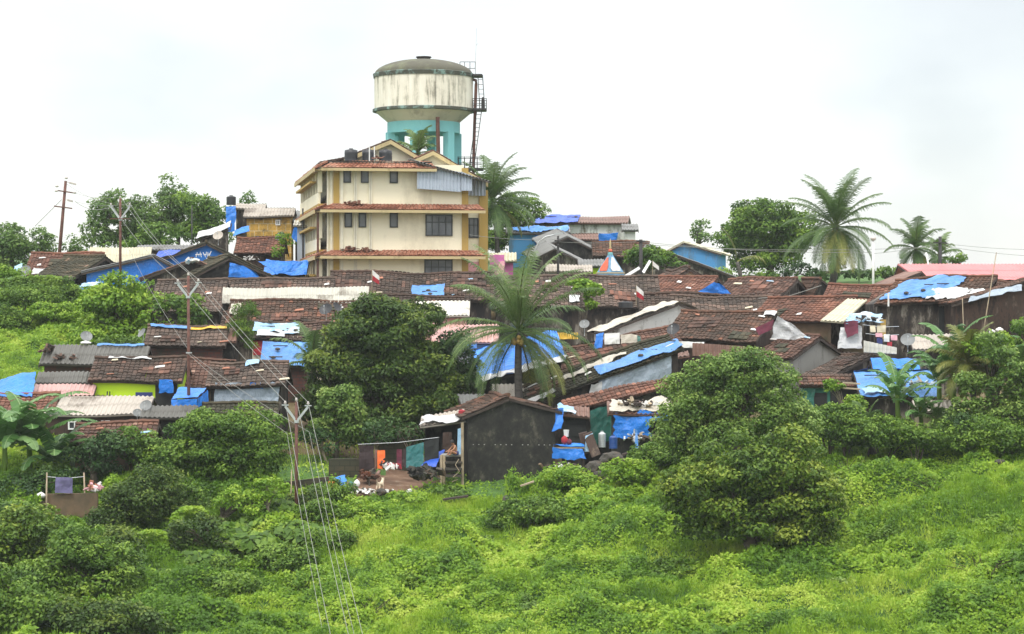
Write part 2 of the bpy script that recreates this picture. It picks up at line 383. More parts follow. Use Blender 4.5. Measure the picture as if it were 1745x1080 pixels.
M['lf_ground'] = mat_leaf('leaf_ground', [(.10, (.034, .098, .008)), (.32, (.120, .240, .014)), (.58, (.265, .410, .026)), (.92, (.50, .57, .10))], .35, .55, .45, .16)
M['lf_rust'] = mat_leaf('leaf_rust', pal((.06, .02, .01), (.16, .05, .02), (.28, .10, .04)))
# ------------------------------------------------------------------ ground
def in_path(x, y):          # bare earth round the dark house
    px = x / y * F + CX; py = CY - ground(x, y) / y * F
    a = ((px - 660) / 118) ** 2 + ((py - 826 + (px - 660) * .20) / 27) ** 2 < .75 + .7 * (vn(x * 1.3, y * 1.3, 5) - .5)
    b = ((px - 960) / 75) ** 2 + ((py - 797) / 16) ** 2 < 1
    return a | b
def mound(x, y):
    m = fbm(x * .30, y * .42, 11, 3); k = fbm(x * 1.0, y * 1.3, 21, 2)
    r = np.clip((m - .38) * 3.0, 0, 1.2) * .9 + np.clip((k - .38) * 2.4, 0, 1) * .7
    px_ = x / np.maximum(y, 40) * F + CX
    near = np.clip((118 - y) / 6, 0, 1) * np.where((px_ > 500) & (px_ < 860) & (y > 105) & (y < 115), .12, 1) * np.where((px_ > 70) & (px_ < 175) & (y > 103) & (y < 111), .1, 1) + np.where((x / y * F + CX < 280) & (y > 126) & (y < 150), .7, 0)
    return r * np.clip(near, 0, 1) * np.where(in_path(x, y), 0, 1)
def build_ground():
    xs = np.concatenate([np.linspace(-3000, -80, 14), np.linspace(-60, -32, 15), np.linspace(-31, 31, 190), np.linspace(32, 60, 15), np.linspace(80, 3000, 14)])
    ys = np.concatenate([np.linspace(-3000, 30, 12), np.linspace(40, 84, 23), np.linspace(84.4, 122, 120), np.linspace(122.7, 205, 110), np.linspace(208, 320, 40), [400, 600, 900, 1500, 3000]])
    X, Y = np.meshgrid(xs, ys); x = X.ravel(); y = Y.ravel()
    z = ground(x, np.clip(y, 0, 900)) + mound(x, y) * .62 - .02
    v = np.stack([x, y, z], 1); nx = len(xs)
    i, j = np.meshgrid(np.arange(nx - 1), np.arange(len(ys) - 1)); a = (j * nx + i).ravel()
    q = np.stack([a, a + 1, a + nx + 1, a + nx], 1)
    c = v[q].mean(1); t = in_path(c[:, 0], np.maximum(c[:, 1], 40)).astype(float)
    t = np.where((c[:, 1] > 119) & (c[:, 1] < 156) & ~((c[:, 0] / c[:, 1] * F + CX < 280) & (c[:, 1] > 128)), .75, t)
    me = arrmesh('ground', v, q, t)
    m, tt, b = newmat('earth'); n = noisen(tt, 1.2, 6, .7)
    g = ramp(tt, [(.35, (.03, .075, .01)), (.65, (.075, .16, .02))], n); s = ramp(tt, [(.35, (.10, .05, .028)), (.6, (.19, .115, .07)), (.72, (.30, .26, .2))], n)
    tt.links.new(mixc(tt, attr(tt), g, s), b.inputs['Base Color']); b.inputs['Roughness'].default_value = .95
    o = link('ground', me, m, smooth=True); tag(o, kind='structure')
build_ground()

# ------------------------------------------------------------------ leaf clouds
def leafquads(rng, c, n, L, W, down=.25, fold=0.0):
    """c centres, n unit normals; returns verts, quads of pointed leaves"""
    k = len(c)
    r = rng.normal(size=(k, 3)); r[:, 2] -= down
    t = r - (r * n).sum(1, keepdims=True) * n; t /= np.linalg.norm(t, axis=1, keepdims=True) + 1e-6
    s = np.cross(n, t); L = L * rng.uniform(.65, 1.3, (k, 1)); W = W * rng.uniform(.7, 1.25, (k, 1))
    v = np.stack([c - t * L * .5, c + s * W * .5 - t * L * .08, c + t * L * .5 - n * L * .12, c - s * W * .5 - t * L * .08], 1)
    return v.reshape(-1, 3), np.arange(k * 4).reshape(-1, 4)
def unit(a): return a / (np.linalg.norm(a, axis=1, keepdims=True) + 1e-9)
def crown_arrays(rng, ells, ks, dens, L, W, flat=.75, gaps=.12, down=.25, core=.25, up=.45):
    cs = []; ns = []; tt = []; tips = []
    for c, r in ells:
        c = np.array(c, float); r = np.array(r, float); ra = (r[0] * r[2]) ** .5
        K = max(5, int(4 * math.pi * ra * ra / (ks * ks * 1.5)))
        d = unit(rng.normal(size=(K, 3))); d = d[d[:, 2] > -.75]; d = d[rng.random(len(d)) > gaps]
        rad = rng.uniform(.66, 1.03, (len(d), 1)); p = c + d * r * rad
        if ra > ks * 1.8:
            d2 = unit(rng.normal(size=(K // 3, 3))); p = np.concatenate([p, c + d2 * r * .5]); d = np.concatenate([d, d2])
        tips.append(p)
        for pc, dd in zip(p, d):
            kr = ks * rng.uniform(.5, 1.5); nl = int(dens * 4 * math.pi * kr * kr * .7)
            q = unit(rng.normal(size=(nl, 3)) + dd * .5 + np.array([0, 0, .35])); rr = rng.uniform(.55, 1.1, (nl, 1)) * kr
            cs.append(pc + q * rr * np.array([1, 1, flat * rng.uniform(.6, 1.05)])); ns.append(unit(q * .55 + np.array([0, 0, up]) + rng.normal(size=(nl, 3)) * .4))
            tt.append(np.clip(rng.normal(.42, .17) + rng.normal(0, .15, nl) + .26 * q[:, 2] * (rr[:, 0] > kr * .8), 0, 1))   # lit clump tops and shaded undersides painted into the leaf tint
        nc = int(dens * core * 4 * math.pi * ra * ra)
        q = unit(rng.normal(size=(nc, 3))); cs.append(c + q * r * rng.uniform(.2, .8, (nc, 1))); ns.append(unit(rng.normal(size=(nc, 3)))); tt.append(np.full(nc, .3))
    cs = np.concatenate(cs); ns = np.concatenate(ns); tt = np.concatenate(tt)
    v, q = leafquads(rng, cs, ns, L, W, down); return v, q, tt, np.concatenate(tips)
_seed = [100]
def tree(label, blobs, base, mat='lf_mid', Y=None, ks=.55, dens=26, L=.30, W=.15, fine=True, name='broadleaf_tree', cat='tree', trunk=None, bark='bark', group=None, nlimb=9, tr=.16, **kw):
    """blobs in photo pixels (px, py, rx, ry[, depth shift m]); base: pixel of the trunk foot"""
    _seed[0] += 1; rng = np.random.default_rng(_seed[0])
    if Y is None: Y = Yfor(base[0], base[1])
    if Y < 130: L *= .72; W *= .74; dens *= 1.55
    bx = onray(base[0], Y); B = Vector((bx, Y, gz(bx, Y) - .1))
    ells = []
    for b in blobs:
        dy = b[4] if len(b) > 4 else 0; c = P(b[0], b[1], Y + dy); s = Y / F
        k_ = ks * .45; ells.append((c, (max(.3, b[2] * s - k_), max(.3, (b[2] + b[3]) * .5 * s * .95 - k_), max(.25, b[3] * s - k_))))
    root = thing(name, B, label, cat, group)
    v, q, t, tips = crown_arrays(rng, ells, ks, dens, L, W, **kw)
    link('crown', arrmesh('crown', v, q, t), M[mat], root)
    mb = MB(); top = Vector(ells[0][0]) if not trunk else P(trunk[0], trunk[1], Y)
    lean = Vector((rng.normal() * .15, rng.normal() * .1, 0)); mid = B.lerp(top, .45) + lean
    fork = B.lerp(top, .6) + lean * 1.2
    mb.tube([B, B.lerp(mid, .5) + lean * .4, mid, fork], [tr * 1.5, tr * 1.1, tr, tr * .85], 8)
    idx = rng.choice(len(tips), min(nlimb, len(tips)), replace=False)
    for i in idx:
        e = Vector(tips[i]); m1 = fork.lerp(e, .5) + Vector((0, 0, .15 * (e - fork).length * .5))
        st = mid.lerp(fork, rng.uniform(.2, 1)); mb.tube([st, st.lerp(m1, .6), m1, e], [tr * .55, tr * .42, tr * .28, tr * .1], 6)
    mb.build('trunk', M[bark], root, smooth=True)
    return root
def bush(label, px, py, rx, ry, mat='lf_mid', Y=None, ks=.35, dens=45, L=.16, W=.09, name='bush', cat='bush', group=None, lobes=4, base=None, core=.4, **kw):
    _seed[0] += 1; rng = np.random.default_rng(_seed[0])
    if Y is None: Y = Yfor(px, py + ry * .8)
    s = Y / F; c = P(px, py, Y); ells = []
    for k in range(lobes):
        a = rng.uniform(-1, 1); f = rng.uniform(.5, .75)
        ells.append((c + Vector((a * rx * s * .5, rng.uniform(-.5, .5) * rx * s * .5, rng.uniform(-.35, .3) * ry * s)), (rx * s * f, rx * s * f * .9, ry * s * f)))
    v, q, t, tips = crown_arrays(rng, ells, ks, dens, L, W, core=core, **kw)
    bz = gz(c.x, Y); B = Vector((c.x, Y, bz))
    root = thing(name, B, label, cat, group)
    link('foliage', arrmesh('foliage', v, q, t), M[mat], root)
    mb = MB()
    for k in range(5):
        e = Vector(tips[rng.integers(len(tips))]); mb.tube([B + Vector((rng.normal() * .08, rng.normal() * .08, -.1)), B.lerp(e, .5) + Vector((0, 0, .1)), e], [.04, .03, .012], 5)
    mb.build('stem', M['bark'], root)
    return root

# ------------------------------------------------------------------ palms and bananas
def frond(vs, qs, tt, rng, o, az, el, Lf, droop, W=.55, npair=44, tint=.5, lw=.045, hang=.55, twist=0):
    pts = []; p = Vector(o); e = el; ns = 16; h = Vector((math.cos(az), math.sin(az), 0))
    for i in range(ns + 1):
        pts.append(p.copy()); t = i / ns; dirv = h * math.cos(e) + Vector((0, 0, math.sin(e))); p = p + dirv * (Lf / ns); e -= droop * (.35 + 1.3 * t) / ns
    side = Vector((-math.sin(az), math.cos(az), 0))
    for i in range(ns):      # rachis
        a, b = pts[i], pts[i + 1]; w = .05 * (1 - i / ns) + .012; up = Vector((0, 0, w * .5)); k = len(vs)
        vs += [a - side * w - up, a + side * w - up, b + side * w - up, b - side * w - up, a + up * 2, b + up * 2]
        qs += [(k, k + 1, k + 2, k + 3), (k, k + 3, k + 5, k + 4), (k + 1, k + 4, k + 5, k + 2)]; tt += [min(1, tint + .35)] * 3
    for i in range(npair):
        t = .12 + .88 * (i + .5) / npair; f = t * ns; j = min(int(f), ns - 1); a = pts[j].lerp(pts[j + 1], f - j)
        d = (pts[j + 1] - pts[j]).normalized(); nrm = side.cross(d); nrm = nrm if nrm.z > 0 else -nrm
        ll = W * (math.sin(math.pi * min(1, t * .86 + .12)) ** .6) * rng.uniform(.8, 1.15)
        for sg in (-1, 1):
            o1 = side * sg * math.cos(.6) + d * (.45 + .5 * t) + nrm * .25
            o1 = o1.normalized(); hg = hang * rng.uniform(.6, 1.3)
            m = a + o1 * ll * .5; o2 = (o1 + Vector((0, 0, -hg * 1.9))).normalized(); tip = m + o2 * ll * .55
            wv = d * lw * .5; k = len(vs)
            vs += [a - wv, a + wv, m + wv * 1.1, m - wv * 1.1, tip + wv * .15, tip - wv * .15]
            qs += [(k, k + 1, k + 2, k + 3), (k + 3, k + 2, k + 4, k + 5)]; x = min(1, max(0, tint + rng.normal() * .12)); tt += [x, x]
def palm(label, base, crown, Lpx, Y=None, nf=24, mat='lf_palm', nuts=True, name='coconut_palm', W=.75, bend=.2, tr=.16, dead=3, npair=46, elmin=-.75, group=None, azs=None, lw=.05, hang=.55):
    _seed[0] += 1; rng = np.random.default_rng(_seed[0])
    if Y is None: Y = Yfor(*base)
    bx = onray(base[0], Y); B = Vector((bx, Y, gz(bx, Y) - .1)); T = P(crown[0], crown[1], Y)
    root = thing(name, B, label, 'palm tree', group)
    pts = [B.lerp(T, i / 8) + Vector((math.sin(i / 8 * math.pi) * bend, 0, 0)) for i in range(9)]
    mb = MB(); mb.tube(pts, [tr * (1.25 - .45 * i / 8) for i in range(9)], 10); mb.build('trunk', M['palm_bark'], root, smooth=True)
    Lf = Lpx / F * Y; vs = []; qs = []; tt = []
    for i in range(nf):
        u = i / (nf - 1); el = 1.4 - (1.4 - elmin) * u ** 1.1 + rng.normal() * .08
        az = azs[i] if azs else i * 2.39996 + rng.normal() * .2
        frond(vs, qs, tt, rng, T + Vector((0, 0, .15 * (1 - u))), az, el, Lf * rng.uniform(.85, 1.08), .62 + .45 * rng.random() + .60 * u, W, npair, .50 - .12 * u + rng.normal() * .08, lw, hang * (.6 + .9 * u))
    link('fronds', arrmesh('fronds', [tuple(v) for v in vs], qs, tt), M[mat], root)
    if dead:
        vs = []; qs = []; tt = []
        for i in range(dead):
            frond(vs, qs, tt, rng, T - Vector((0, 0, .1)), rng.uniform(0, 6.28), -.35 - rng.random() * .4, Lf * .85, 1.0, W, npair, .55, lw, .9)
        link('dry_fronds', arrmesh('dry_fronds', [tuple(v) for v in vs], qs, tt), M['lf_palmy'], root)
    if nuts:
        for i in range(14):
            mb = MB()
            a = rng.uniform(0, 6.28); c = T + Vector((math.cos(a) * .38, math.sin(a) * .38, -.25 - rng.random() * .45))
            mb.lathe(c, [(.0, -.14), (.09, -.1), (.125, 0), (.09, .1), (.0, .14)], 8); mb.build('coconut', M['nuts'], root, smooth=True)
    return root
M['nuts'] = mat_plain('nuts', (.38, .24, .06), .6, var=.4)
def banana(label, base, crown, Lpx, Y=None, nf=9, W=.5, mat='lf_banana', group=None, droop=1.75, name='banana_plant', el0=1.35):
    _seed[0] += 1; rng = np.random.default_rng(_seed[0])
    if Y is None: Y = Yfor(*base)
    bx = onray(base[0], Y); B = Vector((bx, Y, gz(bx, Y) - .1)); T = P(crown[0], crown[1], Y)
    root = thing(name, B, label, 'plant', group)
    mb = MB(); mb.tube([B, B.lerp(T, .5) + Vector((.05, 0, 0)), T], [.16, .13, .09], 8); mb.build('stem', M['lf_olive'], root, smooth=True)
    vs = []; qs = []; tt = []; Lf = 1.35 * Lpx / F * Y
    for i in range(nf):
        az = i * 2.4 + rng.normal() * .3; e = el0 - .55 * (i / nf) - rng.random() * .25; p = T.lerp(B, .30 * i / nf); h = Vector((math.cos(az), math.sin(az), 0)); ns = 22
        side = Vector((-math.sin(az), math.cos(az), 0)); ln = Lf * rng.uniform(.75, 1.1); dr = droop * rng.uniform(.7, 1.2); pr = []
        for k in range(ns + 1):
            pr.append(p.copy()); p = p + (h * math.cos(e) + Vector((0, 0, math.sin(e)))) * (ln / ns); e -= dr * (.3 + 1.4 * k / ns) / ns
        ti = np.clip(.5 + rng.normal() * .15, 0, 1)
        for k in range(2, ns):
            t0 = k / ns; t1 = (k + 1) / ns; g = .12 if rng.random() < .35 else 0
            for sg in (-1, 1):
                def e_(t, q): 
                    wd = W * (math.sin(math.pi * min(1, .08 + t * .92)) ** .5); return q + side * sg * wd * math.cos(.5) + Vector((0, 0, -wd * (.15 + .55 * rng.random() * .6)))
                a, b = pr[k], pr[k + 1].lerp(pr[k], g); n = len(vs)
                vs += [a, b, e_(t1, b), e_(t0, a)]; qs.append((n, n + 1, n + 2, n + 3)); tt.append(min(1, max(0, ti + rng.normal() * .08)))
            a, b = pr[k], pr[k + 1]; n = len(vs); vs += [a - side * .03 + Vector((0, 0, .012)), a + side * .03 + Vector((0, 0, .012)), b + side * .025 + Vector((0, 0, .012)), b - side * .025 + Vector((0, 0, .012))]; qs.append((n, n + 1, n + 2, n + 3)); tt.append(1)
    link('leaves', arrmesh('leaves', [tuple(v) for v in vs], qs, tt), M[mat], root)
    return root

# ------------------------------------------------------------------ roof and cloth panels
def panel(mb, e1, e2, r2, r1, kind, rng, sag=.06, th=.05, off=0.0, rag=0.0, on=None):
    """bilinear panel e1-e2 (low edge), r1-r2 (high edge) with real relief"""
    e1, e2, r1, r2 = Vector(e1), Vector(e2), Vector(r1), Vector(r2)
    Lu = ((e2 - e1).length + (r2 - r1).length) / 2; Lv = ((r1 - e1).length + (r2 - e2).length) / 2
    nrm = (e2 - e1).cross(r1 - e1).normalized()
    if abs(nrm.z) > .05: nrm = nrm if nrm.z > 0 else -nrm
    elif nrm.y > 0: nrm = -nrm
    s0 = rng.uniform(0, 100)
    def pt(u, v, h=0):
        if on: return on(u, v, h)
        p = e1.lerp(e2, u).lerp(r1.lerp(r2, u), v)
        w = sag * (math.sin(u * Lu * .55 + s0) * .55 + math.sin(u * Lu * 1.3 + s0 * 2 + v * 2) * .3 + noise.noise(Vector((u * Lu * .5, v * Lv * .7, s0))) * .9)
        return p + Vector((0, 0, w)) + nrm * (h + off)
    if kind == 'tile':
        nr = max(2, int(round(Lv / .30))); nc = max(2, int(round(Lu / .24))); vs = []; fs = []; ts = []
        for j in range(nr):
            v0 = j / nr - .012; v1 = (j + 1) / nr + .02; rowt = rng.normal() * .06; cur = 0
            for i in range(nc):
                if rng.random() < .006: continue
                u0 = i / nc; u1 = (i + 1) / nc; h = .055 + rng.normal() * .012; cur = cur * .6 + rng.normal() * .1
                jv = rng.normal() * .012; um = (u0 + u1) / 2; g = (u1 - u0) * .06
                a = pt(u0 + g, v0 + jv, h); b = pt(um, v0 + jv, h + .03); c = pt(u1 - g, v0 + jv, h); d = pt(u1 - g, v1, .015); e = pt(um, v1, .04); f = pt(u0 + g, v1, .015)
                k = len(vs); vs += [a, b, c, d, e, f, a - nrm * .05, b - nrm * .05, c - nrm * .05]
                fs += [(k, k + 1, k + 4, k + 5), (k + 1, k + 2, k + 3, k + 4), (k + 6, k + 7, k + 1, k), (k + 7, k + 8, k + 2, k + 1)]
                t = float(np.clip(.42 + rowt + cur + (rng.random() < .035) * .5, 0, 1)); ts += [t] * 4
        o = len(mb.v); mb.v += [tuple(v) for v in vs]; mb.f += [tuple(x + o for x in f) for f in fs]; mb.t += ts
        lift = -.02
    elif kind in ('corr', 'ribv'):
        per = .22; nu = max(8, int(Lu / per * 4)); nv = max(2, int(Lv / .9)); vs = []; fs = []; ts = []
        sw = .9; sheet = rng.normal(size=200) * .25
        for j in range(nv):
            for i in range(nu + 1):
                u = i / nu; h = .035 * math.sin(u * Lu / per * 2 * math.pi)
                vs.append(pt(u, j / nv, h + .03)); vs.append(pt(u, (j + 1) / nv + (.01 if j < nv - 1 else 0), h + .015))
        for j in range(nv):
            b = j * (nu + 1) * 2
            for i in range(nu):
                fs.append((b + 2 * i, b + 2 * i + 2, b + 2 * i + 3, b + 2 * i + 1)); ts.append(float(np.clip(.5 + sheet[int(i / nu * Lu / sw) % 100 + j * 7 % 90], 0, 1)))
        o = len(mb.v); mb.v += [tuple(v) for v in vs]; mb.f += [tuple(x + o for x in f) for f in fs]; mb.t += ts
        lift = -.03
    else:   # cloth
        nu = max(6, int(Lu / .16)); nv = max(5, int(Lv / .16)); nu = min(nu, 70); nv = min(nv, 50); vs = []; fs = []
        for j in range(nv + 1):
            for i in range(nu + 1):
                u = i / nu; v = j / nv
                q = Vector((u * Lu, v * Lv, s0)); h = noise.noise(q * 1.1) * .10 + abs(noise.noise(q * 2.6)) * .07 + .03 * math.sin(u * Lu * 3.1 + 2 * noise.noise(q * .9) * 3)
                if rag and j in (0, nv): v += rag * (noise.noise(q * 1.1) * .6 + noise.noise(q * 4.5) * .5 - .1) * .5 / max(Lv, .5)
                if rag and i in (0, nu): u += rag * (noise.noise(q * 1.1) * .6 + noise.noise(q * 4.5) * .5) * .5 / max(Lu, .5)
                vs.append(pt(u, v, h + .03))
        for j in range(nv):
            for i in range(nu): a = j * (nu + 1) + i; fs.append((a, a + 1, a + nu + 2, a + nu + 1))
        o = len(mb.v); mb.v += [tuple(v) for v in vs]; mb.f += [tuple(x + o for x in f) for f in fs]; mb.t += [.5] * len(fs)
        # underside, so that the sheet has a thickness
        o2 = len(mb.v); mb.v += [tuple(v - nrm * .02) for v in vs]; mb.f += [tuple(x + o2 for x in reversed(f)) for f in fs]; mb.t += [.5] * len(fs)
        return pt
    # deck beneath
    nu = max(4, int(Lu / .8)); nv = 4; k = len(mb.v); g = []
    for dz in (lift, lift - th):
        for j in range(nv + 1):
            for i in range(nu + 1): mb.v.append(tuple(pt(i / nu, j / nv, dz)))
    A = lambda l, i, j: k + l * (nu + 1) * (nv + 1) + j * (nu + 1) + i
    for j in range(nv):
        for i in range(nu):
            g.append((A(0, i, j), A(0, i + 1, j), A(0, i + 1, j + 1), A(0, i, j + 1))); g.append((A(1, i, j), A(1, i, j + 1), A(1, i + 1, j + 1), A(1, i + 1, j)))
    for i in range(nu): g.append((A(0, i, 0), A(1, i, 0), A(1, i + 1, 0), A(0, i + 1, 0))); g.append((A(0, i, nv), A(0, i + 1, nv), A(1, i + 1, nv), A(1, i, nv)))
    for j in range(nv): g.append((A(0, 0, j), A(0, 0, j + 1), A(1, 0, j + 1), A(1, 0, j))); g.append((A(0, nu, j), A(1, nu, j), A(1, nu, j + 1), A(0, nu, j + 1)))
    mb.f += g; mb.t += [.1] * len(g)
    return pt
KIND = lambda m: 'tile' if m.startswith('tile') else ('cloth' if m.startswith('tarp') else 'corr')
class House: pass
def opening(root, o, ax, out, w, h, kind='window', frame='frame_dark', pane='glass_dark', bars=1):
    """o: lower middle point on the wall face; ax along the wall, out: outward normal"""
    z = Vector((0, 0, 1)); c = o + z * h / 2
    if kind in ('window', 'vent'):
        fr = MB(); t = .07
        for s in (-1, 1):
            fr.box(c + ax * s * (w / 2 - t / 2) + out * .02, ax * t, out * .12, z * h); fr.box(c + z * s * (h / 2 - t / 2) + out * .02, ax * (w - 2 * t - .004), out * .12, z * t)
        for b in range(bars): fr.box(c + ax * (w * ((b + 1) / (bars + 1) - .5)) + out * .015, ax * .05, out * .09, z * (h - 2 * t - .004))
        if h > 1.0: fr.box(c + z * h * .14 + out * .012, ax * (w - 2 * t - .004), out * .08, z * .05)
        f = fr.build('window', M[frame], root)
        p = MB(); p.box(c + out * .0, ax * (w - .1), out * .03, z * (h - .1)); p.build('pane', M[pane], f)
        return f
    d = MB(); d.box(c + out * .015, ax * w, out * .06, z * h); d.box(c + out * .06 + z * h * .2, ax * (w * .7), out * .03, z * h * .3); d.box(c + out * .06 - z * h * .22, ax * (w * .7), out * .03, z * h * .3)
    f = d.build('door', M[pane], root); return f
def house(label, E, px2=None, rpy=None, yaw=0, s=1, rpx=None, L=None, h=2.2, roof='tile_dark', wall='wall_dark', Y=None, pitch=.5, d=None, uz=0.0,
          oh=.35, gh=.22, bd=None, bz=0.0, name='shanty_house', cat='house', group=None, sag=.06, back=True, open_front=False, ops=(), hs=0.0, depthwall=None, gablemat=None):
    if sag == .06 and roof.startswith('tile'): sag = .10
    _seed[0] += 1; rng = np.random.default_rng(_seed[0])
    if Y is None: Y = Yfor(E[0], E[1], h)
    a = R(yaw); u = Vector((math.cos(a), math.sin(a), 0)); n = Vector((-math.sin(a) * s, math.cos(a) * s, 0)); z = Vector((0, 0, 1))
    E0 = P(E[0], E[1], Y)
    if L is None:
        k = (px2 - CX) / F; L = (k * E0.y - E0.x) / (u.x - k * u.y)
    kz = -(rpy - CY) / F
    if rpx is not None:
        k = (rpx - CX) / F; d = (k * E0.y - E0.x) / (n.x - k * n.y)
    elif d is None:
        d = (kz * E0.y - E0.z) / (pitch - kz * n.y)
    d = max(.4, d); rise = kz * (E0.y + n.y * d) - E0.z
    uu = (u + z * uz) * L
    R0 = E0 + n * d + z * rise + u * hs; bd = bd if bd is not None else (d if back else None)
    e1, e2, r1, r2 = E0, E0 + uu, R0, R0 + uu
    g0 = (e1 + r1 + e2 + r2) / 4; root = thing(name, (g0.x, g0.y, min(gz(e1.x, e1.y), gz(e2.x, e2.y))), label, cat, group)
    H = House(); H.root = root; H.u = u; H.n = n; H.z = z; H.L = L; H.d = d; H.rise = rise
    rm = MB(); H.pt = panel(rm, e1, e2, r2, r1, KIND(roof), rng, sag)
    if back:
        b1 = E0 + n * (d + bd) + z * bz + u * hs; b2 = b1 + uu; panel(rm, b1, b2, r2, r1, KIND(roof), rng, sag)
        if KIND(roof) == 'tile':
            rr = 5 * int(max(2, L)); rm.tube([H.pt(i / rr, 1.0, .07 + .02 * math.sin(i * 9)) for i in range(rr + 1)], .10, 6, t=.62)
    H.roof = rm.build('roof', M[roof], root)
    # walls: prism following the roof, inset by the overhangs
    sl = rise / d; f0 = e1 + n * oh + z * (sl * oh - .12); zb = min(gz(q.x, q.y) for q in (e1, e2, e1 + n * d, e2 + n * d)) - .3
    wd = (d + bd - 2 * oh) if back else (depthwall or d - oh - .05)
    apex = R0 - z * .12; bk = f0 + n * wd; bk.z = (b1.z + ((R0.z - b1.z) / bd) * oh - .12) if back else apex.z
    if not back: bk = apex.copy()
    prof = [f0, (apex if back else None), bk]; prof = [p for p in prof if p is not None]
    g1 = u * gh + z * uz * gh; g2 = uu - g1
    front = [p + g1 for p in prof]; far = [p + g2 for p in prof]
    vs = []; 
    for lst in (front, far):
        vs += [Vector((lst[0].x, lst[0].y, zb))] + lst + [Vector((lst[-1].x, lst[-1].y, zb))]
    m = len(vs) // 2; wb = MB(); fs = [tuple(range(m - 1, -1, -1)), tuple(range(m, 2 * m))]
    for i in range(m - 1):
        if open_front and i == 0: continue
        fs.append((i, i + 1, m + i + 1, m + i))
    wb.add(vs, fs)
    if open_front: pass
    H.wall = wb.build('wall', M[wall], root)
    H.f0 = f0 + g1; H.f1 = f0 + g2; H.front = -n; H.gl = u * -1; H.zb = zb
    # timber edges at the eave and the gable rakes
    fb = MB()
    fb.tube([H.pt(i / 6, 0, -.1) - n * -.04 for i in range(7)], .035, 4)
    for (p, q) in ((e1, r1), (e2, r2)):
        fb.box((p + q) / 2 - z * .13, (q - p) * .98, u * .05, z * .12)
    if back:
        for (p, q) in ((b1, r1), (b2, r2)): fb.box((p + q) / 2 - z * .13, (q - p) * .98, u * .05, z * .12)
    fb.build('fascia', M['timber'], root)
    for o in ops:      # (side, pos 0..1 along the wall, height over E-h, w, h, kind, opts)
        side, t, zo, ww, hh, kind = o[:6]; kw = o[6] if len(o) > 6 else {}
        if side == 'f': c = H.f0.lerp(H.f1, t); ax = u; ou = -n
        else: c = H.f0 + n * wd * t; ax = n; ou = -u
        c = Vector((c.x, c.y, E0.z + zo)); opening(root, c, ax, ou, ww, hh, kind, **kw)
    return H
def lay(label, H, u0, u1, v0, v1, mat='tarp_blue', name='tarpaulin', cat='tarpaulin', group=None, off=.10, skew=0.0, over=0.0, rag=.28):
    """a sheet lying on the front slope of a roof"""
    _seed[0] += 1; rng = np.random.default_rng(_seed[0]); mb = MB()
    a = H.pt(u0, v0, off); b = H.pt(u1, v0, off); c = H.pt(u1 + skew, v1, off); e = H.pt(u0 + skew, v1, off)
    panel(mb, a, b, c, e, KIND(mat), rng, .03, off=0, rag=rag, on=lambda u, v, h=0: H.pt(u0 + (u1 - u0) * u + skew * v, v0 + (v1 - v0) * v, off + h))
    if over: panel(mb, a - Vector((0, 0, over)) - H.n * .15, b - Vector((0, 0, over)) - H.n * .15, b, a, KIND(mat), rng, .03, rag=rag)
    return tag(mb.build(name, M[mat]), label, cat, group)
def sheet(label, pts, mat='tarp_blue', name='tarpaulin', cat='tarpaulin', group=None, sag=.05, rag=.25, parent=None):
    """free sheet: four photo pixels with depth, low-left, low-right, top-right, top-left"""
    _seed[0] += 1; rng = np.random.default_rng(_seed[0]); mb = MB()
    q = [P(*p) for p in pts]; panel(mb, q[0], q[1], q[2], q[3], KIND(mat) if not mat.startswith(('cloth', 'net', 'wall')) else 'cloth', rng, sag, rag=rag)
    if parent: return mb.build(name, M[mat], parent)
    return tag(mb.build(name, M[mat]), label, cat, group)
Z = Vector((0, 0, 1))
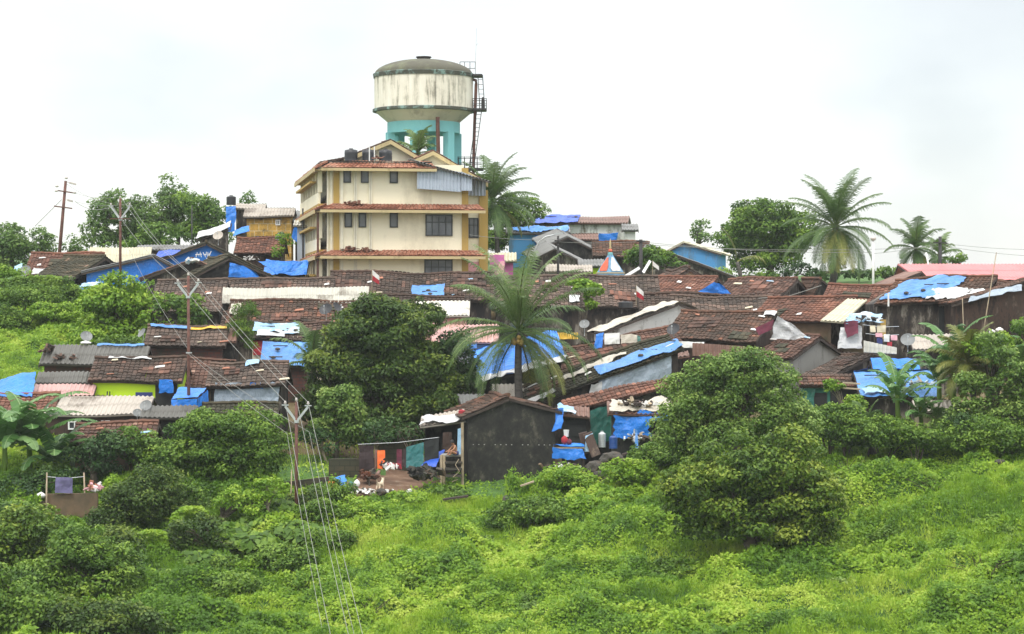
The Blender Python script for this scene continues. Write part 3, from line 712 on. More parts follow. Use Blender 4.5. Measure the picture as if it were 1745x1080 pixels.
# ================================================================== the cream building
def cream_building():
    th = R(9); Yb = 150.0; O = Vector((onray(558, Yb), Yb, 0)); u = Vector((math.cos(th), math.sin(th), 0)); v = Vector((-math.sin(th), math.cos(th), 0))
    sc = Yb / F
    def zf(py, y=Yb): return -(py - CY) / F * y
    def xu(px):      # distance along the front at photo column px
        k = (px - CX) / F; return (k * O.y - O.x) / (u.x - k * u.y)
    g = gz(O.x + 4, Yb) - 1
    root = thing('apartment_building', (O.x + 4.5, Yb + 6, g + 1), 'three storey cream building with red tiled eaves and ochre corner strips below the water tower', 'building')
    Wd = xu(790); Dp = 17.0
    def bx(mb, a0, a1, b0, b1, z0, z1): # a along u, b along v
        c = O + u * (a0 + a1) / 2 + v * (b0 + b1) / 2 + Z * (z0 + z1) / 2; mb.box(c, u * (a1 - a0), v * (b1 - b0), Z * (z1 - z0))
    m = MB(); bx(m, 0.02, Wd, 0, Dp - .3, g, zf(279)); m.build('wall', M['paint_cream'], root)
    # right wing set back
    W2 = xu(830) + .1
    m = MB(); bx(m, Wd - .004, W2 - .35, 1.3, Dp - 2, zf(470), zf(300)); m.build('side_wing', M['paint_cream'], root)
    m = MB(); bx(m, xu(821), W2 + .12, 1.1, 1.6, g, zf(320)); m.build('pillar', M['paint_ochre'], root)
    for a, b in ((568, 578), (787, 798)):
        m = MB(); bx(m, xu(a), xu(b), -.05, .15, g, zf(284)); m.build('pilaster', M['paint_ochre'], root)
    for px in (558, 564, 581, 583.5, 604, 607, 629.5, 632.5):
        m = MB(); bx(m, xu(px) - .045, xu(px) + .045, -.12, .0, g, zf(290)); m.build('drain_pipe', M['pipe_cream'], root)
    zr = {}
    # tiled eaves (front) with their cream fascia and soffit
    rng = np.random.default_rng(3)
    def eave(pyt, pyb, a0, a1, proj=.95, name='tiled_eave'):
        e = MB(); z0 = zf(pyb - 5, Yb - proj); z1 = zf(pyt, Yb)
        panel(e, O + u * (a0 - .35) - v * proj + Z * z0, O + u * (a1 + .3) - v * proj + Z * z0, O + u * a1 + Z * z1, O + u * (a0 + .45) + Z * z1, 'tile', rng, .02)
        ev = e.build(name, M['tile_orange'], root)
        f = MB(); bx(f, a0 - .38, a1 + .32, -proj - .04, -proj + .05, z0 - .20, z0 - .03); bx(f, a0 - .3, a1 + .25, -proj + .055, -.01, z0 - .14, z0 - .06)
        f.build('fascia', M['paint_trim'], ev)
        return z0, z1
    ez = [eave(347, 361, xu(554), xu(815)), eave(426, 440, xu(554), xu(815)), eave(274, 290, xu(556), xu(733), .8)]
    # side eaves, running back along the left wall
    for (z0, z1) in ez:
        e = MB(); w_ = .85
        panel(e, O - u * w_ - v * .9 + Z * (z0 - .02), O - u * w_ + v * Dp + Z * (z0 - .02), O + v * Dp + Z * z1, O + Z * z1, 'tile', rng, .02)
        ev = e.build('tiled_eave', M['tile_orange'], root)
        f = MB(); c = O - u * (w_ + .04) + v * (Dp / 2 - .45) + Z * (z0 - .16); f.box(c, u * .08, v * (Dp + .9), Z * .24)
        c = O - u * (w_ / 2) + v * (Dp / 2 - .3) + Z * (z0 - .14); f.box(c, u * (w_ - .1), v * (Dp + .5), Z * .07); f.build('fascia', M['paint_trim'], ev)
    # left gallery: parapets, columns, ochre sills on each floor
    for fl in range(3):
        zb_ = (ez[0][0], ez[1][0], ez[1][0] - 3.0)[fl] + .3; zt = (ez[2][0], ez[0][0], ez[1][0])[fl] - .35
        m = MB(); bx(m, -.55, -.40, .4, Dp - .4, zb_ + .1, zb_ + .8); m.build('parapet', M['paint_cream'], root)
        m = MB(); bx(m, -.95, -.57, 2.0, Dp - 2, zb_ + 1.45, zb_ + 1.58); bx(m, -.56, -.03, .2, Dp - .3, zb_ - .05, zb_ + .09); m.build('ledge', M['paint_ochre'], root)
        for k in range(8):
            m = MB(); bx(m, -.56, -.30, .3 + k * 2.2, .62 + k * 2.2, zb_ + .8, zt + .6); m.build('column', M['paint_cream'], root)
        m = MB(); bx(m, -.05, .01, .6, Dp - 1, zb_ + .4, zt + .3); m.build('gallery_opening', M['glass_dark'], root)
    m = MB(); p = O - u * .62 - v * .3; m.tube([Vector((p.x, p.y, g)), Vector((p.x, p.y, ez[0][0] - .2))], .07, 6); m.build('downpipe', M['rust_steel'], root)
    # windows
    def win(x0, x1, y0, y1, bars=0, depth=0.0):
        a = (xu(x0) + xu(x1)) / 2; zb_ = zf(y1); opening(root, O + u * a + v * depth + Z * zb_, u, -v, xu(x1) - xu(x0), zf(y0) - zb_, 'window', bars=bars, pane='glass_pale')
    for r in ((585, 598, 288, 311), (615, 629, 288, 311), (664, 678, 288, 311), (587, 600, 362, 387), (611, 624, 362, 387), (664, 678, 362, 387)): win(*r)
    win(725, 771, 364, 401, 3); win(723, 771, 441, 478, 3); win(797.5, 820, 368, 403, 2, 1.3)
    m = MB(); bx(m, xu(795), xu(821), 1.25, 1.31, zf(462), zf(444)); m.build('side_opening', M['cloth_pink'], root)
    # roof: two cross gables, terrace with the tanks
    m = MB(); bx(m, .2, xu(735), -.3, 2.6, zf(279) + .004, zf(274)); m.build('terrace', M['wall_dark'], root)
    def gable(pa, pya, pl, pyl, pr, pyr, b0, b1, roofm, nm):
        A = O + u * xu(pa); Lp = O + u * xu(pl); Rp = O + u * xu(pr); vs = []
        for b in (b0, b1):
            y = Yb + b; vs += [O + u * xu(pl) + v * b + Z * (g + 6), Lp + v * b + Z * zf(pyl, y), A + v * b + Z * zf(pya, y), Rp + v * b + Z * zf(pyr, y), Rp + v * b + Z * (g + 6)]
        for i in range(5): vs[i + 5].z = vs[i].z
        w_ = MB(); w_.add(vs, [(4, 3, 2, 1, 0), (5, 6, 7, 8, 9)] + [(i, (i + 1) % 5, (i + 1) % 5 + 5, i + 5) for i in range(5)]); w_.build('gable_wall', M['paint_cream'], root)
        rm = MB(); q = [vs[1], vs[2], vs[3]]; o = v * -.45; B = v * (b1 - b0 + .3); up = Z * .12
        sl = (q[1] - q[0]).normalized() * .5; sr = (q[2] - q[1]).normalized() * .6
        panel(rm, q[0] - sl + o + up, q[0] - sl + o + B + up, q[1] + o + B + up, q[1] + o + up, 'tile', rng, .02)
        panel(rm, q[2] + sr + o + up, q[2] + sr + o + B + up, q[1] + o + B + up, q[1] + o + up, 'tile', rng, .02)
        rf = rm.build('roof', M[roofm], root)
        t = MB()
        for a, b in ((q[0] - sl, q[1]), (q[2] + sr, q[1])): t.box((a + b) / 2 + v * -.47 + Z * -.06, (b - a), v * .07, Z * .26)
        t.build('barge_board', M['paint_trim'], rf)
    gable(672, 240, 604, 268, 728, 272, 2.6, 13, 'tile_brown', 'a')
    gable(742, 258, 712, 272, 822, 304, 1.6, 12, 'tile_red', 'b')
    # left slope of the main roof down to the side eave
    rm = MB(); panel(rm, O - u * .3 + v * 1.2 + Z * (zf(274) - .02), O - u * .3 + v * Dp + Z * (zf(274) - .02), O + u * xu(604) + v * Dp + Z * zf(262), O + u * xu(604) + v * 2.6 + Z * zf(262), 'tile', rng, .02); rm.build('roof', M['tile_brown'], root)
    # corrugated sheets hung on the upper right corner
    rm = MB(); d0 = -.55
    panel(rm, O + u * xu(709) + v * d0 + Z * zf(321), O + u * xu(784) + v * d0 + Z * zf(326), O + u * xu(784) + v * d0 + Z * zf(292), O + u * xu(709) + v * d0 + Z * zf(280), 'corr', rng, .01)
    panel(rm, O + u * xu(784) + v * (d0 - .05) + Z * zf(324), O + u * xu(802) + v * (d0 - .05) + Z * zf(324), O + u * xu(802) + v * (d0 - .05) + Z * zf(298), O + u * xu(784) + v * (d0 - .05) + Z * zf(291), 'corr', rng, .01)
    rm.build('tin_cladding', M['corr_blue'], root)
    rm = MB(); panel(rm, O + u * xu(800) + v * .9 + Z * zf(330), O + u * xu(831) + v * .9 + Z * zf(330), O + u * xu(831) + v * .9 + Z * zf(306), O + u * xu(800) + v * .9 + Z * zf(300), 'corr', rng, .01); rm.build('tin_cladding', M['corr_blue'], root)
    rm = MB(); panel(rm, O + u * xu(708) - v * .8 + Z * zf(275), O + u * xu(834) - v * .8 + Z * zf(309), O + u * xu(834) + v * 1.5 + Z * zf(303), O + u * xu(700) + v * 1.5 + Z * zf(266), 'corr', rng, .01); rm.build('tin_roof', M['corr_dark'], root)
    # rooftop tanks (stand on the terrace: things of their own)
    for i, (px, lab) in enumerate(((600, 'black plastic water tank at the left end of the cream building terrace'), (630, 'middle black water tank half behind the white pipes on the terrace'), (659, 'black plastic water tank in front of the main gable of the cream building'))):
        c = O + u * xu(px) + v * .7; r = .42; zb_ = zf(274) + .01; H_ = .78
        t = thing('water_tank', (c.x, c.y, zb_), lab, 'water tank', 'black tanks on the building terrace')
        m = MB(); m.lathe((c.x, c.y, zb_), [(0, 0), (r, 0), (r * 1.02, .08), (r * .97, .12), (r, .2), (r * .97, .26), (r, .34), (r * .97, .4), (r, .5), (r * .95, H_ - .06), (r * .3, H_), (0, H_)], 20); m.build('tank_body', M['black_plastic'], t, smooth=True)
        m = MB(); m.lathe((c.x, c.y, zb_ + H_), [(0, -.02), (r * .3, -.02), (r * .3, .05), (0, .06)], 12); m.build('lid', M['black_plastic'], t)
    for px in (629, 637.5):
        m = MB(); c = O + u * xu(px) - v * .2; m.tube([c + Z * (zf(275)), c + Z * (zf(249))], .035, 6); m.build('vent_pipe', M['white_paint'], root)
    # heaps of broken tiles on the eaves
    for px, py, n_ in ((597, 426, 26), (622, 429, 12), (600, 349, 16), (610, 352, 14), (640, 272, 5)):
        m = MB()
        for k in range(n_):
            c = O + u * (xu(px) + rng.normal() * .25) - v * (.25 + rng.random() * .3) + Z * (zf(py) + abs(rng.normal()) * .12)
            a = Vector(unit(rng.normal(size=(1, 3)))[0]); b = a.cross(Z).normalized(); m.box(c, a * .28, b * .2, a.cross(b) * .03)
        tag(m.build('tile_heap', M['tile_red']), {(597, 426): 'large heap of broken red tiles on the lower tiled eave', (622, 429): 'small heap of broken tiles right of the large heap on the lower eave', (600, 349): 'broken roof tiles piled on the middle eave below the left window', (610, 352): 'broken roof tiles piled on the middle eave beside a white pipe', (640, 272): 'loose red tiles lying on the terrace between two black tanks'}[(px, py)], 'tile heap', 'heaps of broken tiles on the building')
    return root
cream_building()

# ================================================================== the water tower
def water_tower():
    Y = 172.0; cx = onray(722, Y); s = Y / F; z = lambda py: -(py - CY) / F * Y
    root = thing('water_tower', (cx, Y, gz(cx, Y)), 'round concrete water tower with streaked cream tank, domed lid and turquoise legs', 'water tower')
    b = (cx, Y, 0); r = 85.5 * s; n = 16
    tm, tt, bs = newmat('tank_wall')
    nn = noisen(tt, 2.0, 6, .68, (1, 1, .10)); n2 = noisen(tt, .9, 5, .7)
    f = mathn(tt, 'ADD', mathn(tt, 'MULTIPLY', nn, .75), mathn(tt, 'MULTIPLY', n2, .25))
    c = ramp(tt, [(.38, (.78, .74, .64)), (.505, (.70, .65, .54)), (.585, (.36, .33, .26)), (.67, (.06, .06, .05))], f)
    tt.links.new(c, bs.inputs['Base Color']); bs.inputs['Roughness'].default_value = .9
    m = MB(); m.lathe(b, [(r * .97, z(190)), (r * .985, z(187)), (r * .985, z(133.4)), (r * .97, z(131))], n * 3); m.build('tank_wall', tm, root)
    ring = mat_stain('ring_band', (.06, .062, .045), (.20, .30, .27), .50, .62, 1.6, 1)
    m = MB(); m.lathe(b, [(r * .99, z(133.5)), (r, z(133.5)), (r * 1.012, z(127)), (r * .99, z(126)), (r * .94, z(125.5))], n * 3); m.build('upper_band', ring, root)
    m = MB(); m.lathe(b, [(r * .96, z(192)), (r * 1.02, z(191)), (r * 1.02, z(187)), (r * .985, z(186))], n * 3); m.build('lower_band', ring, root)
    dome = mat_stain('dome', (.085, .08, .055), (.15, .16, .09), .5, .7, .6, 1)
    pr = []; 
    for i in range(13):
        t = i / 12; pr.append((r * .975 * math.cos(t * math.pi / 2) if i < 12 else .02, z(126) + (z(101) - z(126)) * math.sin(t * math.pi / 2) ** 1.12))
    m = MB(); m.lathe(b, pr, n * 3); m.build('dome', dome, root, smooth=True)
    m = MB(); m.lathe(b, [(.02, z(103)), (.48, z(103)), (.48, z(98)), (.56, z(98)), (.56, z(96.5)), (.02, z(96))], 12); m.build('vent_cap', M['wall_dark'], root)
    m = MB(); m.lathe(b, [(61 * s, z(212)), (61 * s, z(209)), (r * .97, z(190.5))], n * 3); m.build('tank_cone', mat_stain('cone', (.50, .46, .36), (.34, .31, .24), .5, .7), root)
    m = MB(); m.lathe(b, [(60 * s, z(228)), (62 * s, z(228)), (62 * s, z(209.5)), (60 * s, z(209.2))], 32); m.lathe(b, [(.01, z(211)), (60 * s, z(211))], 32); m.lathe(b, [(54 * s, z(209.2)), (54 * s, z(228)), (60 * s, z(228))], 32); m.build('ring_beam', M['teal'], root)
    for k in range(6):
        a = R(k * 60 + 18); p = Vector((cx + math.cos(a) * 57 * s, Y + math.sin(a) * 57 * s, 0)); q = Vector((math.cos(a), math.sin(a), 0)); t = Vector((-q.y, q.x, 0))
        m = MB(); zb_ = gz(p.x, p.y) - .5; zt = z(227); mid = (zb_ + zt) / 2
        m.box(Vector((p.x, p.y, mid)) + q * .08, q * .52, t * .62, Z * (zt - zb_)); m.build('leg', M['teal'], root)
    for zz in (z(300), z(380)):
        m = MB(); m.lathe(b, [(54 * s, zz), (60 * s, zz), (60 * s, zz + .45), (54 * s, zz + .45), (54 * s, zz)], 6); m.build('brace_ring', M['teal'], root)
    # pipe and ladder with platforms on the right
    px = lambda p: onray(p, Y)
    m = MB(); yy = Y - .6; g = gz(px(808), Y)
    m.tube([(px(806), yy, z(137)), (px(811), yy, z(138)), (px(811.5), yy, z(145)), (px(808), yy, z(240)), (px(807), yy, z(295)), (px(807), yy, g)], .11, 8); m.build('riser_pipe', M['rust_steel'], root, smooth=True)
    m = MB(); m.tube([(px(748), Y - 2.9, z(205)), (px(748), Y - 2.9, z(213)), (px(748.5), Y - 2.3, z(260)), (px(748.5), Y - 2.2, g)], .14, 8); m.build('outlet_pipe', M['rust_steel'], root, smooth=True)
    def ladder(p0, y0, p1, y1, w_=.34):
        m = MB(); a = Vector((px(p0), yy - .1, z(y0))); c = Vector((px(p1), yy - .1, z(y1))); sx = Vector((w_ / 2, 0, 0))
        for sg in (-1, 1): m.tube([a + sx * sg, c + sx * sg], .03, 5)
        n_ = int((a - c).length / .3)
        for i in range(1, n_): q = a.lerp(c, i / n_); m.tube([q - sx, q + sx], .018, 4)
        m.build('ladder', M['dark_steel'], root)
    ladder(818.5, 129, 822, 186); ladder(817, 189, 803, 292)
    def platform(x0, x1, py, rail=9):
        m = MB(); a = px(x0); c = px(x1); m.box(((a + c) / 2, Y - .3, z(py)), (c - a, 0, 0), (0, 1.6, 0), (0, 0, .14)); f = m.build('platform', M['dark_steel'], root)
        if rail:
            m = MB(); nn_ = 4
            for yv in (Y - 1.05, Y + .45):
                for i in range(nn_ + 1): xx = a + (c - a) * i / nn_; m.tube([(xx, yv, z(py)), (xx, yv, z(py - rail * 2.1))], .022, 4)
                for h in (1, 2): m.tube([(a, yv, z(py - rail * h)), (c, yv, z(py - rail * h))], .022, 4)
            m.build('railing', M['dark_steel'], f)
    platform(806, 829, 188); platform(806, 822, 130, 0); platform(781, 824, 289, 10)
    m = MB()
    for x in (784, 792, 801, 810): m.tube([(px(x), Y - .3, z(128 if x < 806 else 130)), (px(x), Y - .3, z(106))], .022, 4)
    for py in (106, 117): m.tube([(px(784), Y - .3, z(py)), (px(810), Y - .3, z(py))], .022, 4)
    m.build('railing', M['dark_steel'], root)
    m = MB(); m.tube([(px(810), Y - .3, z(130)), (px(812), Y - .3, z(48))], [.03, .012], 5); m.tube([(px(811.5), Y - .3, z(78)), (px(815), Y - .3, z(74))], .015, 4); m.build('aerial', M['galv'], root)
    m = MB(); m.lathe((px(823.5), Y - .9, z(187)), [(0, 0), (.13, 0), (.13, .5), (.09, .8), (0, .85)], 8); m.build('float_gauge', M['dark_steel'], root)
water_tower()

# ================================================================== shanty houses
T = {}
def H_(k, *a, **kw): T[k] = house(*a, **kw); return T[k]
# ---- ridge, left
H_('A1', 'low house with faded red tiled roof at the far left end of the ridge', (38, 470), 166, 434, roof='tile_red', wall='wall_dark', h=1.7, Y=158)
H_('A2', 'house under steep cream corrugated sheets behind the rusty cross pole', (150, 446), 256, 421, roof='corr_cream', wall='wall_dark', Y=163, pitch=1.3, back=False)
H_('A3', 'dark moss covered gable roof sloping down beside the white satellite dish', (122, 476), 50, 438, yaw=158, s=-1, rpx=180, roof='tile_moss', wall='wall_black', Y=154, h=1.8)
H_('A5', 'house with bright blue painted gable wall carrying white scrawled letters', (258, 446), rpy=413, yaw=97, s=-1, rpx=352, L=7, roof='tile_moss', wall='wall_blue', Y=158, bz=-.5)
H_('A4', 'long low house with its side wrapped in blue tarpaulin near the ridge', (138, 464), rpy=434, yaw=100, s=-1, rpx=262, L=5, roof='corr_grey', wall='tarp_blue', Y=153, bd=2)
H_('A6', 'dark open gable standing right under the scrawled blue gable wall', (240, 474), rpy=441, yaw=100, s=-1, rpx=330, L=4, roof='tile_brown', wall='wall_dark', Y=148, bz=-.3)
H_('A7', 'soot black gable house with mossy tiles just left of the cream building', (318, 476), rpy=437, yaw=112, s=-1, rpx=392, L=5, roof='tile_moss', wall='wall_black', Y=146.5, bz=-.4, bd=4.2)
H_('A12', 'blue walled house tucked behind the soot black gable', (380, 470), rpy=444, yaw=97, s=-1, rpx=400, L=5, roof='tile_moss', wall='wall_blue', Y=151, bz=-1.0, bd=4.6, d=1)
H_('A8', 'small reddish tiled house with stained pale side wall below the yellow wall', (398, 430), 482, 405, roof='tile_red', wall='wall_brown', Y=160, h=1.5, back=True)
M['yellow_tiles'] = mat_brick('yellow_tiles', (.62, .38, .075), (.56, .33, .065), (.66, .58, .36), .62, .50)
H_('A9', 'hut with yellow tiled wall under grey corrugated roof', (414, 368), 501, 355, roof='corr_light', wall='yellow_tiles', Y=166, ops=(('f', .70, -.62, .33, .38, 'window', {'frame': 'white_paint'}), ('f', .33, -1.75, .85, .36, 'panel', {'pane': 'wall_blue'}), ('f', .78, -1.78, .7, .2, 'panel', {'pane': 'wall_blue'})))
H_('A9b', 'shed with grey corrugated roof and open dark front left of the yellow tiled hut', (396, 355), 452, 347, roof='corr_light', wall='wall_dark', Y=168)
H_('A10', 'dark shed squeezed between the yellow tiled hut and the cream building', (497, 376), 540, 358, roof='corr_grey', wall='wall_dark', Y=167, back=False)
H_('A10b', 'low lean-to with white sheet roof against the left of the cream building', (500, 385), 535, 376, roof='corr_white', wall='corr_blue', Y=161, back=False)
H_('A11', 'house end under a sagging bright blue roof left of the cream building', (448, 468), 522, 443, roof='tarp_blue', wall='wall_black', Y=152, back=False)
H_('A13', 'white sheeted lean-to roof rising behind the scrawled blue gable', (335, 409), 392, 398, roof='tarp_white', wall='wall_dark', Y=163, uz=.35, back=False)
H_('A14', 'long low weathered wall and sheet roof behind the scrawled blue gable', (232, 425), 350, 417, roof='corr_grey', wall='wall_mud', Y=164, back=False)
# ---- long tiled rows below the cream building
H_('B1a', 'dark tiled roof at the left end of the long row, behind the leafy trees', (252, 532), 376, 478, roof='tile_grey', wall='wall_dark', h=2.2, sag=.08)
H_('B1b', 'long dark tiled roof above the strip of white corrugated sheets', (372, 512), 566, 477, roof='tile_grey', wall='wall_dark', Y=139.5, sag=.09)
H_('B1c', 'long dark tiled roof directly in front of the cream building ground floor', (556, 512), 842, 466, roof='tile_dark', wall='wall_dark', Y=140, sag=.10)
H_('B2', 'strip house with white corrugated sheets between two tiled rows', (378, 517), 628, 490, roof='corr_white', wall='wall_mud', Y=137.5, pitch=1.6, back=False)
H_('B3', 'brown tiled roof with two black satellite dishes behind the mango tree', (383, 553), 640, 514, roof='tile_brown', wall='wall_dark', Y=135, sag=.09)
H_('B3b', 'dark tiled roof with the blue square tarpaulin above it and mango tree in front', (590, 552), 790, 506, roof='tile_dark', wall='wall_dark', Y=136.5, sag=.09)
H_('B3c', 'pale corrugated roof with open skylight right of the mango tree top', (706, 539), 800, 514, roof='corr_white', wall='corr_pink', Y=134.5, d=2.0)
H_('B3d', 'house with loose blue sheets over its eave between mango and coconut palm', (735, 582), 850, 552, roof='corr_pink', wall='wall_grey', Y=132)
H_('B4', 'tiled house with red and cream front under patched pale sheets', (422, 577), 560, 550, roof='tile_dark', wall='wall_cream', Y=132, h=1.8)
H_('B5', 'house under a bright sky blue tarpaulin roof left of the mango tree', (443, 624), 528, 585, roof='tarp_sky', wall='wall_brick', Y=128, pitch=.8)
H_('B6', 'dark tiled roof glimpsed behind the feathery tree', (370, 575), 452, 535, roof='tile_dark', wall='wall_dark', Y=134)
# ---- left cluster
H_('K1', 'brick house with tiled roof and ridge covered in blue and yellow plastic', (244, 588), 384, 556, roof='tile_grey', wall='wall_brick', Y=127, pitch=.6)
H_('K1b', 'rusty tin lean-to on the right of the brick house', (370, 583), 402, 560, roof='corr_rust', wall='wall_black', Y=127.5, back=False)
H_('K2', 'house with wide dark corrugated roof and three heaps of rubbish on its left end', (66, 621), 246, 589, roof='corr_dark', wall='wall_brick', Y=124)
H_('K2b', 'small dark corrugated roof above the pink tin roof', (60, 653), 153, 635, roof='corr_dark', wall='corr_pink', Y=120.5, back=False, pitch=.6)
H_('K2c', 'pink rusty tin roof left of the lime green house', (52, 678), 157, 656, roof='corr_pink', wall='wall_mud', Y=119, back=False)
H_('K3', 'lime green house with sagging dark tiled roof', (149, 648), 310, 610, roof='tile_dark', wall='wall_lime', Y=120, sag=.09, oh=.3,
   ops=(('f', .185, -.86, .34, .38, 'window', {'frame': 'wall_lime', 'pane': 'glass_dark'}), ('f', .60, -1.5, .85, .9, 'door', {'pane': 'cloth_navy'}), ('f', .86, -1.6, 1.1, 1.45, 'door', {'pane': 'cloth_black'})))
H_('K4a', 'reddish tiled roof behind the pole, right of the lime green house', (302, 662), 392, 614, roof='tile_rust', wall='wall_mud', Y=122.5)
H_('K4b', 'tiled house with its front closed by a grey blue sheet', (350, 656), 486, 618, roof='tile_grey', wall='wall_dark', Y=119.5, sag=.1)
H_('K4c', 'small low tiled roof beneath the grey blue sheet wall', (312, 722), 470, 690, roof='tile_moss', wall='wall_mud', Y=115.5, sag=.1)
H_('K5', 'low brown house with pale corrugated roof and two white framed windows', (73, 706), 250, 675, roof='corr_light', wall='wall_brown', Y=116, d=2.4, oh=.2,
   ops=(('f', .28, -.74, .62, .42, 'window', {'frame': 'white_paint'}), ('f', .575, -.78, .72, .48, 'window', {'frame': 'white_paint'})))
H_('K6', 'open porch roof of dark sheets on thin posts by the blue tarpaulin box', (238, 712), 333, 692, roof='corr_dark', wall='wall_black', Y=114.5, back=False)
H_('K7', 'mossy tiled roof below the house with two white framed windows', (118, 754), 262, 720, roof='tile_rust', wall='wall_mud', Y=112, sag=.1)
H_('K8', 'red tiled roof at the left border behind the banana plants', (-40, 704), 92, 671, roof='tile_red', wall='wall_mud', Y=116.5)
# ---- hill top, right of the cream building
H_('C1', 'large white corrugated house on the hilltop with blue sheeted left roof', (900, 381), 1070, 370, roof='corr_rust', wall='wall_white', Y=184, yaw=-6, d=2.5)
H_('C1b', 'grey shed stepping down at the right end of the white hilltop house', (1060, 392), 1088, 382, roof='corr_grey', wall='wall_white', Y=182, back=False)
H_('C2', 'blue walled hut with rubbish strewn roof in front of the white hilltop house', (862, 396), 972, 386, roof='corr_grey', wall='wall_sky', Y=178)
H_('C2b', 'grey board shed between the blue hut and the white hilltop house', (966, 407), 1020, 398, roof='corr_rust', wall='wall_grey', Y=178.5)
H_('C3', 'grey sheet roof slanting down to the right above the temple spire', (925, 420), rpy=402, yaw=97, s=-1, rpx=968, L=6, roof='corr_grey', wall='wall_black', Y=172, bd=4.0, bz=-1.2, uz=.12)
H_('C3b', 'lower grey slanting roof with black opening left of the temple spire', (905, 442), rpy=422, yaw=97, s=-1, rpx=945, L=5, roof='corr_grey', wall='wall_dark', Y=166, bd=3.8, bz=-1.0, uz=.12)
H_('C3c', 'little lime green walled hut left of the temple spire', (985, 452), 1030, 441, roof='corr_grey', wall='wall_lime', Y=163)
H_('C4', 'brown tiled roof behind the temple spire', (1010, 438), 1110, 414, roof='tile_brown', wall='wall_dark', Y=171)
H_('C5', 'small blue walled hut with cream roof near the hilltop tree', (1128, 432), rpy=412, yaw=75, s=-1, rpx=1165, L=4, roof='corr_cream', wall='wall_sky', Y=176, bd=2.8)
H_('C6', 'long grey mossy roof slanting down towards the big palm', (1085, 447), rpy=417, yaw=97, s=-1, rpx=1110, L=6, roof='corr_grey', wall='wall_dark', Y=170, bd=7.8, bz=-1.6)
H_('C7', 'small cream roofed shelter right of the cream building', (832, 444), 880, 431, roof='corr_cream', wall='cloth_magenta', Y=160, back=False)
H_('C8', 'grey walled hut between street lamp and temple spire', (930, 462), 1010, 450, roof='corr_light', wall='corr_blue', Y=160)
# ---- middle rows
H_('D1', 'dark tiled roof with the light green sapling in front of it', (838, 524), 1128, 472, roof='tile_grey', wall='wall_dark', Y=141, sag=.09)
H_('D2', 'small tiled roof over a yellowish gable wall right of the black pole', (1134, 483), rpy=458, yaw=100, s=-1, rpx=1176, L=6, roof='tile_dark', wall='wall_cream', Y=151)
H_('D3', 'orange streaked tiled roof with blue cloth closing its gable', (1184, 510), 1078, 474, yaw=157, s=-1, rpx=1224, roof='tile_red', wall='wall_dark', Y=144)
H_('D4', 'low dark tiled roof in front of the blue closed gable', (1090, 530), 1232, 502, roof='tile_dark', wall='wall_blue', Y=140)
H_('D5', 'big dark tiled roof with black gable left of the leaning rope', (1322, 514), 1198, 476, yaw=162, s=-1, rpx=1360, roof='tile_rust', wall='wall_dark', Y=143)
H_('D5b', 'wide mossy tiled slope below the big black gabled roof', (1150, 568), 1330, 506, roof='tile_grey', wall='wall_dark', Y=136.5, sag=.1)
H_('D5c', 'small black gable with tan ridge to the right of the big black gable', (1385, 506), rpy=474, yaw=100, s=-1, rpx=1400, L=4, roof='tile_brown', wall='wall_black', Y=150, bd=1.6)
H_('D6', 'red brown tiled roof with a cream board over its right edge', (1268, 548), 1424, 508, roof='tile_red', wall='wall_mud', Y=135, hs=1.6)
H_('D13', 'red tiled roof behind the row, left of the pink roof', (1396, 518), 1560, 486, roof='tile_red', wall='wall_dark', Y=140, hs=.8)
H_('D12', 'long building with pink corrugated roof at the right border', (1578, 484), 1860, 450, roof='corr_rose', wall='wall_grey', Y=150, hs=-1.3, sag=.01, pitch=.45)
H_('D12b', 'grey plastered gable end in front of the pink roof', (1500, 490), rpy=462, yaw=95, s=-1, rpx=1570, L=4, roof='corr_rust', wall='wall_grey', Y=146, bd=1)
H_('D14', 'black stained house under a roof patched with blue and white plastic', (1490, 520), 1668, 480, roof='tile_brown', wall='wall_dark', Y=135, hs=1.6, uz=.06, ops=(('f', .06, -1.9, .3, 1.1, 'door', {'pane': 'paint_ochre'}), ('f', .72, -2.0, .9, 1.9, 'door', {'pane': 'cloth_black'})))
H_('D15', 'dark brown house at the right border with pale sheet along its eave', (1620, 518), rpy=478, yaw=97, s=-1, rpx=1760, L=6, roof='tile_brown', wall='wall_brown', Y=133)
H_('M5', 'white roofed house with moss stained white gable wall', (1024, 565), 1000, 515, yaw=125, s=-1, rpx=1157, roof='tarp_cream', wall='wall_white', Y=132.5, bz=.1, sag=.04)
T['M5'] and None
H_('D7', 'brown tiled house with white sheet hung over its gable', (1288, 580), 1124, 534, yaw=155, s=-1, rpx=1322, roof='tile_brown', wall='wall_brown', Y=129)
H_('D8', 'dark tiled house with pale grey gable behind the round tree', (1350, 610), 1280, 574, yaw=155, s=-1, rpx=1398, roof='tile_rust', wall='wall_grey', Y=126)
H_('D9', 'mossy brown tiled house with black gable right of the round tree', (1422, 638), 1366, 603, yaw=152, s=-1, rpx=1488, roof='tile_grey', wall='wall_dark', Y=124)
H_('D9b', 'low tiled eave over a green walled room right of the round tree', (1362, 656), 1500, 636, roof='tile_brown', wall='wall_green', Y=121.5, back=False, ops=(('f', .2, -2.1, 1.0, 1.7, 'door', {'pane': 'cloth_black'}), ('f', .6, -2.1, 1.6, 1.9, 'door', {'pane': 'cloth_black'})))
H_('D10', 'hut roofed with crumpled blue tarpaulin behind the banana plants', (1466, 674), 1604, 632, roof='tarp_sky', wall='wall_dark', Y=119, sag=.1)
H_('D10b', 'blue sheeted hut behind the tall palm fronds on the right', (1490, 636), 1570, 612, roof='tarp_blue', wall='wall_black', Y=124)
H_('D18', 'stick and rag covered shed roof behind the banana leaves', (1556, 596), 1650, 570, roof='corr_light', wall='wall_dark', Y=127)
